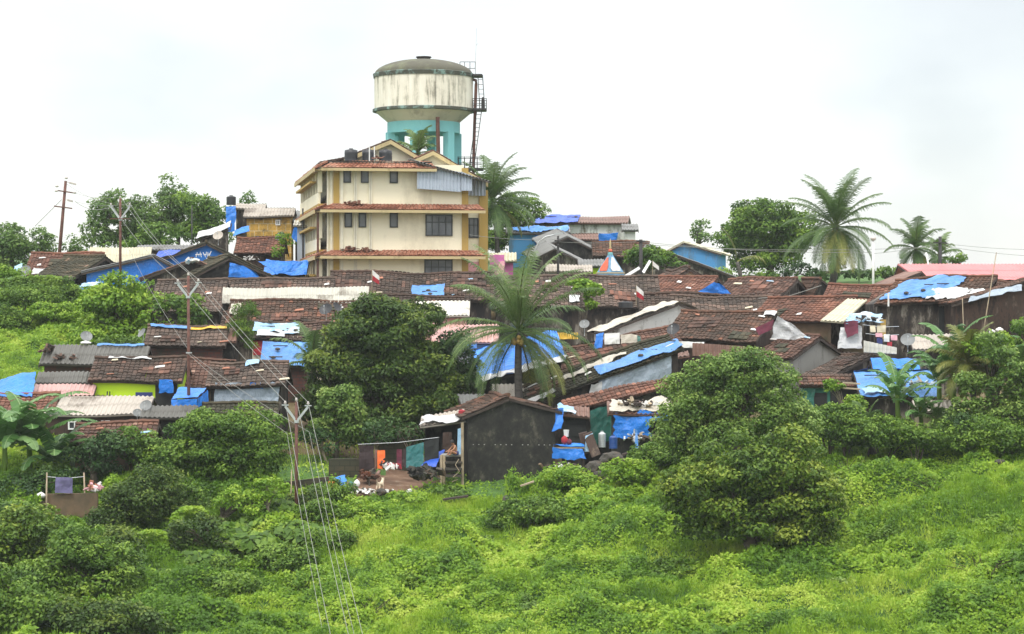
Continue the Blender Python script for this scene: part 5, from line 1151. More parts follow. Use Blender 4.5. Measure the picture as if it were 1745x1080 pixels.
wallbox('brown stained concrete retaining wall at the lower left', [(76, 842), (166, 840)], 107.5, .25, 'wall_mud')
wallbox('low concrete ledge at the left end of the brown retaining wall', [(50, 870), (77, 871)], 107.8, .3, 'wall_mud')
wallbox('mossy stone wall left of the hanging laundry', [(560, 782), (640, 780)], 114.6, .3, 'wall_stone')
wallbox('mossy stone wall under the mango behind the laundry', [(645, 750), (705, 748)], 117.5, .3, 'wall_stone')
wallbox('dark old wall behind the papaya like tree', [(362, 880), (406, 874)], 106.2, .3, 'wall_black')
wallbox('ruined dark wall piece with vines hanging over its top', [(300, 872), (345, 866)], 104.8, .35, 'wall_black')
wallbox('lower ruined wall piece beside the lower left trees', [(234, 908), (286, 903)], 102.2, .35, 'wall_black')
wallbox('long dark wall between the tall pole and the blue and orange sheets', [(480, 822), (560, 812)], 112, .3, 'wall_stone')
vines('bright vines spilling over the upper ruined wall piece', 322, 886, 34, 24, 104.6)
vines('bright vines spilling over the lower ruined wall piece', 258, 922, 32, 20, 102.0)
vines('vines over the dark old wall behind the papaya like tree', 385, 885, 26, 14, 106.0)
vines('dark vines on the slope wall at the far left', 60, 495, 70, 26, 146.5, 'lf_mid')

def pole(label, base, top, r=.07, Y=None, mat='rust_steel', name='utility_pole', cat='utility pole', group=None):
    if Y is None: Y = Yfor(*base)
    bx = onray(base[0], Y); B = Vector((bx, Y, gz(bx, Y) - .2)); Tp = P(top[0], top[1], Y)
    root = thing(name, B, label, cat, group); mb = MB(); mb.tube([B, B.lerp(Tp, .5), Tp], [r * 1.15, r, r * .85], 8); mb.build('pole_shaft', M[mat], root, smooth=True)
    return root, Tp, Y
def insulator(root, p, r=.07, h=.16):
    mb = MB(); mb.lathe(p, [(0, 0), (r * .5, 0), (r * .5, .04), (r, .05), (r * .9, .08), (r * .45, .09), (r * .8, .12), (r * .4, h), (0, h)], 8); mb.build('insulator', M['porcelain'], root, smooth=True)
def varms(root, Tp, Y, l, r, jy, cy):
    """white V arms: pixel ends l, r, junction py jy"""
    j = P((l[0] + r[0]) / 2, jy, Y); s = Y / F
    for e in (l, r):
        q = P(e[0], e[1], Y); mb = MB(); mb.box((j + q) / 2, (q - j), (0, .10, 0), (q - j).cross(Vector((0, 1, 0))).normalized() * .10); mb.build('cross_arm', M['galv'], root)
        m = MB(); m.box(q + Vector((0, 0, .05)), (.30, 0, 0), (0, .08, 0), (0, 0, .05)); m.build('arm_cap', M['galv'], root)
        insulator(root, q + Vector((0, 0, .075)))
    m = MB(); m.lathe((j.x, j.y, j.z - .06), [(.09, 0), (.11, 0), (.11, .12), (.09, .12)], 8); m.build('clamp', M['galv'], root)
    insulator(root, Tp)
    return [P(l[0], l[1], Y) + Vector((0, 0, .2)), Tp + Vector((0, 0, .15)), P(r[0], r[1], Y) + Vector((0, 0, .2))]
r4, t4, y4 = pole('tall rusty pole with white V arms standing at the edge of the field', (505, 897), (505, 684), .075, 106)
w4 = varms(r4, t4, y4, (486, 692), (525, 693), 718, 0)
r3, t3, y3 = pole('rusty pole with white V arms in front of the long tiled row', (322, 692), (321, 470), .08, 117.3)
w3 = varms(r3, t3, y3, (303, 484), (338, 483), 506, 0)
r2, t2, y2 = pole('rusty pole with white V arms and cross bar on the left ridge', (205, 475), (205, 338), .085, 151.5)
w2 = varms(r2, t2, y2, (189, 352), (221, 352), 374, 0)
mb = MB(); q = P(205, 372.5, y2 - .12); mb.box(q, (1.3, 0, 0), (0, .05, 0), (0, 0, .05)); mb.build('cross_bar', M['rust_steel'], r2)
m = MB(); c = P(322, 602, y3); m.lathe((c.x, c.y, c.z), [(.08, 0), (.15, 0), (.15, .06), (.08, .06)], 8); m.build('clamp', M['galv'], r3)
r1, t1, y1 = pole('leaning rusty pole with several cross arms and insulators at the far left', (98, 452), (112, 308), .12, 172)
for (x0, ya, x1, yb) in ((95, 324, 129, 329), (92, 351, 123, 355)):
    mb = MB(); a = P(x0, ya, y1 - .14); b = P(x1, yb, y1 - .14); mb.box((a + b) / 2, b - a, (0, .09, 0), (0, 0, .09)); mb.build('cross_arm', M['rust_steel'], r1)
for (x, y) in ((96, 325), (127, 328), (97, 317), (113, 303)):
    mb = MB(); c = P(x, y, y1 - .3); mb.lathe((c.x, c.y, c.z), [(0, -.09), (.12, -.05), (.13, .03), (.05, .09), (0, .1)], 8); mb.build('insulator', M['porcelain'], r1, smooth=True)
for (x0, ya, x1, yb) in ((115, 310, 130, 314), (113, 340, 124, 343)):
    mb = MB(); a = P(x0, ya, y1 - .1); b = P(x1, yb, y1 - .1); mb.tube([a, b], .025, 5)
    for k in range(4): c = a.lerp(b, .3 + .2 * k); mb.lathe((c.x, c.y, c.z - .08), [(0, 0), (.07, .02), (.07, .14), (0, .16)], 6)
    mb.build('strain_insulators', M['porcelain'], r1)
def wire(label, pts, r=.016, sag=.35, group='overhead wires along the left poles'):
    mb = MB(); out = []
    for a, b in zip(pts[:-1], pts[1:]):
        n = 14
        for i in range(n + (b is pts[-1])): t = i / n; out.append(a.lerp(b, t) - Z * sag * 4 * t * (1 - t) * ((b - a).length / 35))
    mb.tube(out, r, 5); return tag(mb.build('overhead_wire', M['wire'], base=pts[0]), label, 'wire', group)
ends = [P(588, 1200, 86), P(622, 1200, 86), P(648, 1200, 86)]
far = [P(112, 312, y1), P(129, 329, y1), P(127, 343, y1)]
names = [('left overhead wire passing over the left arm caps of the three V armed poles', 0), ('middle overhead wire passing over the pole tops', 1), ('right overhead wire passing over the right arm caps of the three V armed poles', 2)]
for (nm, k) in names: wire(nm, [ends[k], w4[k], w3[k], w2[k], far[k]], .011)
wire('thin lower wire running from the tall pole down to the bottom edge on the left', [P(574, 1200, 86), P(489, 738, y4), P(318, 600, y3)], .009)
wire('thin lower wire on the right side below the arms of the tall pole', [P(632, 1200, 86), P(527, 736, y4), P(327, 604, y3), P(208, 400, y2)], .009)
wire('thin stay wire from the leaning pole to the left trees', [P(105, 340, y1), P(60, 385, y1 + 3)], .02, 0)
wire('wire sagging from the leaning pole to the left grove', [P(128, 343, y1), P(190, 352, y2)], .02, .6)
# right and middle poles
def simple(label, b, t, r=.08, Y=None, mat='dark_steel', bars=(), **k):
    rt, tp, Y = pole(label, b, t, r, Y, mat, **k)
    for (x0, ya, x1, yb) in bars:
        mb = MB(); a = P(x0, ya, Y - .12); c = P(x1, yb, Y - .12); mb.box((a + c) / 2, c - a, (0, .07, 0), (0, 0, .09)); mb.build('cross_arm', M[mat], rt)
    return rt, tp, Y
simple('black pole with small cross arm right of the temple spire', (1092, 485), (1092, 408), .13, 158, bars=((1084, 410, 1100, 411),))
simple('dark pole with cross arm on the right ridge above the pink roof', (1602, 470), (1602, 403), .13, 163, bars=((1590, 413, 1614, 414),))
simple('thin dark pole rising in front of the left grove', (327, 440), (327, 350), .05, 172)
simple('thin dark post beside the shed left of the cream building', (517, 440), (516, 355), .06, 160, name='post', cat='post')
simple('slender grey pole behind the tall ridge palm', (1464, 490), (1463, 380), .05, 172, mat='galv')
rt, tp, yy = simple('white street lamp post with lantern right of the tall palm', (1488, 490), (1488, 410), .08, 160, mat='white_paint', name='street_lamp', cat='street lamp')
m = MB(); m.lathe((tp.x, tp.y, tp.z), [(0, 0), (.14, .02), (.2, .14), (.16, .26), (0, .3)], 10); m.build('lamp_head', M['porcelain'], rt, smooth=True)
rt, tp, yy = simple('curved arm street lamp above the palm, right of the cream building', (951, 475), (951, 402), .08, 156, bars=((945, 410, 958, 411), (946, 418, 957, 419)), name='street_lamp', cat='street lamp')
m = MB(); a0 = P(911, 446, yy); m.tube([a0, P(912, 425, yy), P(918, 412, yy), P(930, 403, yy), P(948, 399, yy)], .05, 6); m.build('lamp_arm', M['galv'], rt, smooth=True)
m = MB(); c = P(952, 398, yy); m.box(c, (.55, 0, .06), (0, .2, 0), (-.01, 0, .13)); m.build('lamp_head', M['galv'], rt)
simple('leaning white pole among the pink roofs', (1596, 478), (1578, 430), .06, 158, mat='white_paint', name='post', cat='post')
simple('long thin bamboo leaning against the dark brown house', (1662, 600), (1698, 430), .03, 131, mat='timber_pale', name='bamboo_pole', cat='pole')
simple('thin bamboo upright before the black stained wall', (1645, 570), (1640, 508), .025, 132, mat='timber_pale', name='bamboo_pole', cat='pole')
m = MB(); m.tube([P(1514, 522, 134.5), P(1514, 499, 134.5)], .05, 6); tag(m.build('vent_pipe', M['white_paint']), 'white vent pipe above the eave of the black stained house', 'pipe')
simple('short dark post at the bottom right of the field', (1563, 1090), (1563, 1056), .05, 92.5, mat='timber', name='post', cat='post')
simple('weathered post at the left end of the retaining wall', (78, 860), (80, 805), .04, 107.3, mat='timber_pale', name='post', cat='post')
simple('weathered post behind the red rubbish on the retaining wall', (146, 850), (143, 805), .04, 107.9, mat='timber_pale', name='post', cat='post')
simple('thin grey dead stem left of the tall pole, below the mango', (495, 880), (497, 800), .03, 108, mat='timber_pale', name='post', cat='post')
wire('sagging rope across the big black gable to a stick', [P(1293, 508, 139), P(1345, 504, 138), P(1400, 486, 138)], .02, .2, 'ropes and service wires')
for k, (a, b) in enumerate((((951, 412, 156), (1092, 411, 158)), ((1092, 412, 158), (1488, 430, 160)), ((1488, 432, 160), (1602, 414, 163)), ((1602, 414, 163), (1800, 425, 168)), ((1602, 418, 163), (1800, 438, 168)), ((1092, 416, 158), (1602, 420, 163)), ((800, 400, 149), (951, 408, 156)))):
    wire(['service wire from the curved street lamp to the black pole', 'service wire crossing in front of the great dark tree', 'service wire between white street lamp and ridge pole', 'upper wire running off to the right border from the ridge pole', 'lower wire running off to the right border from the ridge pole', 'second wire crossing in front of the tall ridge palm', 'service wire from the cream building to the curved street lamp'][k], [P(*a), P(*b)], .013, .5, 'ropes and service wires')

# ================================================================== temple spire
def spire():
    Y = 156; c = P(1040, 475, Y); root = thing('temple_spire', (c.x, Y, gz(c.x, Y)), 'small painted temple spire in blue, red and white with golden finial', 'temple spire')
    z = lambda py: -(py - CY) / F * Y; s = Y / F; rot = R(-8)
    def ring(h, w): return [Vector((c.x + math.cos(rot + k * math.pi / 2) * w * 1.2, Y + math.sin(rot + k * math.pi / 2) * w * 1.2, h)) for k in range(4)]
    def fr(z0, w0, z1, w1, mat, nm):
        m = MB(); a = ring(z0, w0); b = ring(z1, w1); m.add(a + b, [(0, 1, 5, 4), (1, 2, 6, 5), (2, 3, 7, 6), (3, 0, 4, 7), (4, 5, 6, 7), (3, 2, 1, 0)]); return m.build(nm, mat, root)
    blue = mat_plain('spire_blue', (.16, .32, .48), .7); fr(gz(c.x, Y) - .3, 17 * s, z(470), 17 * s, M['wall_cream'], 'shrine_wall')
    fr(z(470) + .003, 20 * s, z(466), 20 * s, blue, 'base_band'); fr(z(466) + .003, 20.5 * s, z(464), 20.5 * s, M['paint_trim'], 'base_moulding')
    fr(z(464) + .003, 19 * s, z(434), 3.5 * s, blue, 'spire_body')
    a = ring(z(463), 19 * s); b = ring(z(437), 4.5 * s)
    cols = {2: M['cloth_orange'], 3: M['wall_white']}
    spr = mat_plain('spire_red', (.62, .13, .07), .7)
    for k, mt in ((2, spr), (3, mat_plain('spire_white', (.66, .64, .6), .7)), (0, spr), (1, spr)):
        p = [a[k], a[(k + 1) % 4], b[(k + 1) % 4], b[k]]; nn = (p[1] - p[0]).cross(p[3] - p[0]).normalized(); cc = sum(p, Vector()) / 4
        L_ = lambda u, v: (p[0].lerp(p[1], u)).lerp(p[3].lerp(p[2], u), v) + nn * .03
        m = MB(); m.add([L_(.2, .04), L_(.8, .04), L_(.9, .25), L_(.72, .93), L_(.28, .93), L_(.1, .25)], [(0, 1, 2, 3, 4, 5)]); m.build('painted_panel', mt, root)
    m = MB(); m.lathe((c.x, Y, 0), [(0, z(434)), (.16, z(434)), (.17, z(431)), (.10, z(430)), (0, z(430))], 12); m.build('neck', M['teal'], root)
    m = MB(); m.lathe((c.x, Y, 0), [(0, z(430)), (.1, z(429.5)), (.14, z(427)), (.1, z(424.5)), (.04, z(424))], 12); m.build('finial_ball', spr, root, smooth=True)
    m = MB(); m.lathe((c.x, Y, 0), [(.04, z(424)), (.08, z(422)), (.04, z(419.5)), (.07, z(416)), (.05, z(412)), (.015, z(407)), (0, z(406))], 10); m.build('finial', M['paint_trim'], root, smooth=True)
spire()

# ================================================================== dishes, flags, tanks
def dish(label, px, py, Y, r=.35, mat='dish', az=200, el=35, mast=.6):
    c = P(px, py, Y); root = thing('satellite_dish', c - Z * mast, label, 'satellite dish', 'satellite dishes on the roofs')
    d = Vector((math.sin(R(az)) * math.cos(R(el)), math.cos(R(az)) * math.cos(R(el)), math.sin(R(el)))); a = d.cross(Z).normalized(); b = a.cross(d)
    vs = []; fs = []; n = 18
    for i in range(5):
        t = i / 4
        for k in range(n): w_ = 2 * math.pi * k / n; vs.append(c + (a * math.cos(w_) + b * math.sin(w_)) * r * t + d * (t * t * r * .28))
    for i in range(4):
        for k in range(n): fs.append((i * n + k, i * n + (k + 1) % n, (i + 1) * n + (k + 1) % n, (i + 1) * n + k))
    m = MB(); m.add(vs, fs); m.build('reflector', M[mat], root, smooth=True)
    m = MB(); m.tube([c - d * .03, c - Z * mast * .4 - d * .05, c - Z * mast], .025, 5); m.build('mast', M['galv'], root)
    m = MB(); e = c - b * r * .9 + d * r * .3; f_ = c + d * r * .95; m.tube([e, f_], .014, 4); m.lathe(tuple(f_), [(0, -.04), (.04, -.03), (.04, .04), (0, .05)], 6); m.build('feed_arm', M['galv'], root)
for a in (('white satellite dish at the eave of the far left red roof', 43, 463, 152, .42, 'dish', 195), ('black dish facing left on the brown row roof', 556, 528, 134.5, .38, 'black_plastic', 200),
          ('black dish seen edge on beside the other black dish', 574, 526, 134.5, .38, 'black_plastic', 120), ('grey dish on the far edge of the dark corrugated roof', 147, 574, 127, .32, 'dish', 160),
          ('white dish on the left gable of the brick house', 243, 568, 127, .28, 'dish', 230), ('rusty dish by the white sheeted lean-to', 372, 402, 160, .35, 'corr_light', 190),
          ('black dish on the tiled roof beside the white moss stained gable', 1148, 562, 128, .36, 'black_plastic', 205), ('grey dish on the porch roof below the lime green house', 249, 692, 115.3, .3, 'dish', 190),
          ('large grey dish behind the banana leaves on the right', 1547, 580, 125, .38, 'dish', 190), ('dark dish in front of the yellow tiled hut', 478, 403, 159, .34, 'black_plastic', 205),
          ('white dish right of the coconut palm crown', 996, 553, 129.5, .28, 'dish', 190), ('grey dish on the stick strewn low roof', 234, 704, 115.2, .22, 'dish', 170)):
    dish(*a)
def flag(label, px, py, Y, h=1.2, cols=('cloth_white', 'cloth_red')):
    b = P(px, py, Y); root = thing('flag', b, label, 'flag', 'small flags on the roofs'); m = MB(); m.tube([b, b + Z * h], .02, 5); m.build('flag_pole', M['timber_pale'], root)
    for k, c in enumerate(cols):
        m = MB(); w = .42; vs = []; 
        for j in range(2):
            for i in range(7): t = i / 6; vs.append(b + Vector((t * w, .05 * math.sin(t * 7), h - .02 - (k + j) * .26 * (1 - .25 * t) - t * .38 - (k + j) * .05)))
        m.add(vs, [(i, i + 1, i + 8, i + 7) for i in range(6)]); m.build('flag_stripe', M[c], root)
flag('small white and red flag on a stick above the white sheet strip', 634, 494, 138.5)
flag('white and red flag hanging on a stick above the white roofed house', 1084, 520, 134.5, 1.15)
flag('tiny white flag by the black pole right of the spire', 1112, 478, 155, 1.3, ('cloth_white',))
def tank(label, px, py, Y, r, h, mat='black_plastic', name='water_tank', cat='water tank'):
    b = P(px, py, Y); root = thing(name, b, label, cat); m = MB(); pr = [(0, 0), (r, 0)]
    for k in range(6): pr += [(r * 1.0, h * (k + .2) / 7), (r * .95, h * (k + .6) / 7), (r, h * (k + .95) / 7)]
    pr += [(r * .96, h * .9), (r * .4, h), (0, h)]; m.lathe(tuple(b), pr, 18); m.build('body', M[mat], root, smooth=True)
    m = MB(); m.lathe(tuple(b), [(0, h), (r * .38, h), (r * .38, h * 1.07), (0, h * 1.08)], 12); m.build('lid', M[mat], root)
tank('black water tank on the shed left of the yellow tiled hut', 394, 349, 167.5, .34, .62)
tank('low black water tank on the roof above the white roofed house', 1066, 524, 136, .42, .34)
tank('steel drum beside the kitchen wall', 1026, 762, 114.2, .18, .72, 'galv', 'metal_drum', 'drum')
tank('dark blue plastic barrel beside the steel drum', 1045, 764, 114.2, .20, .6, 'blue_plastic', 'plastic_barrel', 'barrel')
tank('red plastic drum on the porch roof left of the black gable', 787, 709, 115.8, .17, .3, 'cloth_red', 'plastic_drum', 'drum')

# ================================================================== sheets and tarpaulins
G = 'blue and pale plastic sheets on the roofs'
lay('square light blue tarpaulin lying on the long dark roof', T['B1c'], .505, .70, .08, .55, 'tarp_sky', group=G)
lay('light blue plastic strip along the ridge of the brick house', T['K1'], .03, .53, .84, 1.0, 'tarp_sky', group=G, rag=.25)
lay('yellow plastic strip along the right ridge of the brick house', T['K1'], .54, .98, .84, 1.0, 'tarp_yellow', group=G, rag=.25)
lay('white plastic strip on the eave of the far left red roof', T['A1'], .12, .48, .02, .2, 'tarp_white', group=G)
lay('torn pale blue sheet on the roof behind the bright blue roofed house', T['B4'], .05, .62, .30, .98, 'tarp_pale', group=G)
lay('white plastic strip beside the torn pale blue sheet', T['B4'], .12, .45, .05, .35, 'tarp_white', group=G)
lay('long bright blue strip on the uphill end of the mossy roof', T['N3'], .50, 1.0, .02, .50, 'tarp_sky', group=G, off=.13)
lay('pale rags scattered along the middle of the mossy roof', T['N3'], .33, .68, .55, .78, 'tarp_cream', group=G, rag=1.2)
lay('white rags at the lower left of the mossy roof', T['N3'], .02, .22, .05, .22, 'tarp_white', group=G, rag=1.0)
lay('white plastic edge hanging along the eave of the wide blue roof', T['N1'], .0, 1.0, -.06, .10, 'tarp_white', group=G, rag=1.0, off=.12)
lay('blue tarpaulin on the left of the patched roof of the black stained house', T['D14'], .02, .62, .12, .95, 'tarp_sky', group=G, rag=1.0, skew=.1)
lay('white torn plastic on the lower right of the patched roof', T['D14'], .45, 1.0, .05, .42, 'tarp_white', group=G, rag=1.4)
lay('blue plastic on the upper right end of the red tiled roof', T['D13'], .78, 1.0, .55, 1.0, 'tarp_sky', group=G)
lay('deep blue tarpaulin over the left half of the white hilltop house', T['C1'], .05, .50, -.1, 1.0, 'tarp_deep', group=G, off=.12)
lay('light blue sheet strewn with rubbish on the blue hut', T['C2'], .1, .95, .1, .95, 'tarp_sky', group=G, rag=1)
lay('pale sheet patch on the left end of the brown row roof', T['B3'], .02, .08, .3, .8, 'tarp_cream', group=G)
lay('light blue plastic on the far edge of the dark corrugated roof', T['K2'], .50, .95, .90, 1.0, 'tarp_sky', group=G, rag=.2)
lay('thin white strip on the ridge of the lime green house', T['K3'], .15, .62, .93, 1.0, 'tarp_white', group=G, rag=.2)
lay('pale blue scrap on the reddish roof behind the pole', T['K4b'], .45, .62, .82, .98, 'tarp_pale', group=G)
lay('white crumpled plastic on the eave of the porch roof', T['N0b'], .05, .95, .0, .6, 'tarp_white', group=G, rag=1.2)
lay('blue and white crumpled plastic over the right eave of the black gable house', T['N7'], .0, .6, .1, .95, 'tarp_pale', group=G, rag=.8)
lay('rubbish covered pale sheets on the kitchen roof', T['N5'], .05, .9, .1, .95, 'tarp_cream', group=G, rag=1)
lay('white sheet laid over the lower part of the crumpled blue roof', T['D10'], .05, .45, .02, .3, 'tarp_pale', group=G, rag=.8)
lay('bundled pale rag on the ridge of the house with the white sheeted gable', T['D7'], -.02, .1, .86, 1.0, 'tarp_white', group=G)
lay('grey plank sheet on the slope of the dark tiled roof with the sapling', T['D1'], .46, .52, .1, .3, 'tarp_white', group=G)
g2 = 'plastic sheets and cloths hung as walls'
def E3(k, u, dz=0, off=.12, v=0):     # point under the eave of house k
    p = T[k].f0.lerp(T[k].f1, u) - T[k].n * off; return p + Z * dz
def hang(label, k, u0, u1, z0, z1, mat, group=g2, rag=.3, off=.10, name='tarpaulin', cat='tarpaulin'):
    _seed[0] += 1; rng = np.random.default_rng(_seed[0]); mb = MB(); a, b = E3(k, u0, 0, off), E3(k, u1, 0, off)
    panel(mb, a + Z * z1, b + Z * z1, b + Z * z0, a + Z * z0, 'cloth', rng, .01, rag=rag)
    return tag(mb.build(name, M[mat]), label, cat, group)
hang('grey blue sheet closing the front of the tiled house', 'K4b', .06, .97, .05, -1.05, 'tarp_grey')
hang('blue sheet piece showing at the right top of the grey blue sheet', 'K4b', .55, .75, .05, -.22, 'tarp_blue', off=.16)
hang('blue cloth awning over the door of the lime green house', 'K3', .78, .95, .0, -.65, 'tarp_blue', off=.3)
hang('grey wall sheet below the mossy roof with blue strip', 'N3', .50, .95, .0, -1.2, 'tarp_grey')
hang('white sheet at the left end of the grey wall sheet', 'N3', .44, .51, -.1, -1.1, 'tarp_white', off=.15)
hang('green net wall left of the blue kitchen sheet', 'N4', .20, .42, -.2, -1.9, 'net_green', off=.3)
hang('bright blue sheet hanging from the kitchen roof', 'N5', .05, .60, .05, -1.15, 'tarp_blue', rag=.9, off=.25)
hang('blue sheet strip under the right part of the kitchen roof', 'N5', .55, 1.0, .05, -.35, 'tarp_blue', off=.28)
hang('green plastic lining inside the low green walled room', 'D9b', .0, .16, .0, -1.7, 'net_green')
hang('pale board wall piece below the pink eave near the palm', 'B3d', .1, .7, .0, -.4, 'tarp_sky', off=.3)
hang('crumpled blue sheet hanging under the right border roof', 'D10b', .1, .9, .0, -1.2, 'tarp_deep')
hang('blue cloth on the wall of the blue hut on the hill', 'C2', .45, .72, .0, -1.3, 'tarp_blue')
hang('blue tarpaulin scrap on the white hilltop house wall', 'C1', .72, .92, -.7, -1.5, 'tarp_blue')
hang('orange red rag wall under the pale sheets', 'B4', .02, .2, .0, -.9, 'cloth_red')
sheet('steep bright blue tarpaulin at the left border', [(-20, 674, 118), (56, 674, 118), (61, 631, 120), (-20, 652, 120)], 'tarp_blue', group=g2)
sheet('tall blue sheet hanging at the left end of the yellow tiled hut', [(384, 394, 165), (400, 393, 165), (402, 351, 165.2), (385, 351, 165.2)], 'tarp_blue', group=g2)
sheet('blue sheet bulging between the yellow tiled hut and the cream building', [(496, 405, 163), (511, 415, 163), (514, 384, 163), (504, 378, 163)], 'tarp_blue', group=g2)
sheet('torn blue sheet hanging into the bushes on the left slope', [(122, 520, 149), (146, 512, 149), (150, 488, 150), (128, 492, 150)], 'tarp_blue', group=g2, rag=1)
sheet('pale blue crumpled sheet above the torn hanging sheet', [(126, 496, 150), (175, 486, 150), (172, 478, 152), (140, 486, 152)], 'tarp_pale', group=g2, rag=1)
sheet('violet blue tarpaulin on the slope left of the scrawled blue gable', [(262, 441, 156), (300, 433, 156), (310, 425, 157), (270, 430, 157)], 'tarp_deep', group=g2)
sheet('light blue sheet under the end of the far left red roof', [(24, 466, 155), (40, 462, 155), (38, 450, 156), (26, 454, 156)], 'tarp_pale', group=g2)
sheet('bright blue cloth closing the gable of the orange streaked roof', [(1180, 503, 143.2), (1246, 500, 144.5), (1232, 486, 144.2), (1218, 480, 143.9)], 'tarp_blue', group=g2)
sheet('white plastic sheet hung over the gable of the brown house', [(1311, 576, 128.6), (1388, 580, 130.6), (1350, 549, 129.6), (1324, 537, 129)], 'tarp_white', group=g2, sag=.1)
sheet('brown door panel leaning in the gable beside the white sheet', [(1292, 572, 128.2), (1315, 562, 128.5), (1318, 545, 128.6), (1286, 560, 128.3)], 'cloth_maroon', name='wooden_panel', cat='panel', sag=0, rag=0)
sheet('cream board laid over the right edge of the red brown roof', [(1398, 546, 133.6), (1437, 549, 133.8), (1478, 511, 137), (1444, 509, 137)], 'corr_cream', name='roof_board', cat='board', sag=0)
sheet('pale grey sheet along the eave of the dark brown house', [(1650, 515, 131.5), (1742, 494, 132), (1742, 485, 132.6), (1655, 505, 132)], 'tarp_grey', group=g2)
sheet('white cloth wall in the yard below the cream board', [(1428, 594, 127), (1468, 595, 127), (1468, 556, 127.3), (1432, 558, 127.3)], 'tarp_white', group=g2)
sheet('brown rag draped over the white cloth wall', [(1444, 574, 126.8), (1462, 568, 126.8), (1464, 546, 127), (1438, 548, 127)], 'cloth_maroon', group=g2)
sheet('pale corrugated fence below the hanging clothes', [(1472, 600, 126), (1528, 603, 126), (1528, 592, 126.1), (1472, 580, 126.1)], 'corr_white', name='tin_fence', cat='fence', sag=0)
sheet('heap of pale plastic on the yard roof left of the clothes', [(1438, 552, 127), (1505, 548, 127), (1500, 535, 129), (1445, 536, 129)], 'tarp_pale', group=g2, rag=1.2)
sheet('blue tarpaulin flap hanging at the right corner of the black gable', [(943, 731, 115.3), (957, 729, 115.3), (958, 698, 115.6), (947, 696, 115.6)], 'tarp_blue', group=g2, rag=.5)
sheet('blue and white rag hung on the boards right of the table', [(996, 770, 113.6), (1006, 768, 113.6), (1008, 742, 113.8), (997, 744, 113.8)], 'tarp_pale', group=g2, rag=.6)
sheet('narrow blue cloth hanging in front of the kitchen', [(1082, 762, 113.4), (1088, 762, 113.4), (1086, 730, 113.6), (1083, 730, 113.6)], 'tarp_sky', group=g2)
sheet('blue sheet spread on the ground beside the porch', [(715, 797, 113.8), (742, 797, 113.4), (758, 770, 115), (744, 772, 115)], 'tarp_deep', group=g2)
sheet('magenta cloth tent end right of the cream building', [(836, 455, 158), (862, 447, 158), (858, 436, 158.4), (834, 434, 158.4)], 'cloth_magenta', group=g2)
sheet('lilac cloth strip beside the magenta tent end', [(846, 468, 157.5), (858, 466, 157.5), (860, 446, 158), (850, 448, 158)], 'cloth_pink', group=g2)
def boxtarp():
    rng = np.random.default_rng(9); m = MB(); Y = 116.5
    a, b, c, d_ = P(292, 681, Y), P(336, 679, Y), P(352, 664, Y + 2), P(304, 663, Y + 2)
    panel(m, a, b, c, d_, 'cloth', rng, .02); panel(m, a - Z * .75, b - Z * .75, b, a, 'cloth', rng, .01); panel(m, b - Z * .75, c - Z * .75, c, b, 'cloth', rng, .01)
    tag(m.build('tarpaulin', M['tarp_blue']), 'bright blue tarpaulin wrapped like a box beside the lime green house', 'tarpaulin', g2)
boxtarp()
# scrawled letters on the blue gable
m = MB(); Yg_ = 157.45
for st in ([(334, 438), (336, 430), (339, 437), (341, 429), (343, 438)], [(333, 434), (344, 433)], [(346, 430), (350, 438), (352, 429)], [(347, 434), (352, 434)], [(354, 437), (354, 430), (358, 434), (354, 434)], [(352, 441), (356, 436), (360, 428)]):
    m.tube([P(x, y, Yg_ - .25) for x, y in st], .03, 4)
m.build('painted_letters', M['cloth_white'], T['A5'].root)
# pale scraps and stones on the roofs: nothing tells them apart
rg = np.random.default_rng(77)
for k, cnt in (('B1a', 3), ('B1b', 4), ('B1c', 7), ('B3', 5), ('B3b', 2), ('K1', 3), ('K3', 4), ('K4a', 2), ('K4b', 3), ('D1', 7), ('D3', 3), ('D5', 3), ('D5b', 6), ('D6', 3), ('D7', 4), ('D8', 2), ('D13', 4), ('D14', 4), ('N2', 3), ('N3', 5), ('K7', 2), ('A1', 2), ('D4', 2)):
    h = T[k]
    for i in range(cnt):
        u = rg.uniform(.05, .93); v = rg.uniform(.08, .85); m = MB(); du = rg.uniform(.25, .6) / h.L; dv = rg.uniform(.03, .09)
        q = [h.pt(u, v, .11), h.pt(u + du, v + .02, .12), h.pt(u + du * .9, v + dv, .13), h.pt(u + du * .1, v + dv * .8, .11)]; nn = (q[1] - q[0]).cross(q[3] - q[0]).normalized() * .03
        m.add(q + [p - nn for p in q], [(0, 1, 2, 3), (7, 6, 5, 4), (0, 4, 5, 1), (1, 5, 6, 2), (2, 6, 7, 3), (3, 7, 4, 0)])
        tag(m.build('plastic_scrap', M[['cloth_white', 'tarp_pale', 'cloth_beige', 'tile_orange'][rg.choice(4, p=[.45, .12, .18, .25])]]), 'small pale scrap lying loose on a brown tiled roof', 'scrap', 'loose scraps on the tiled roofs')
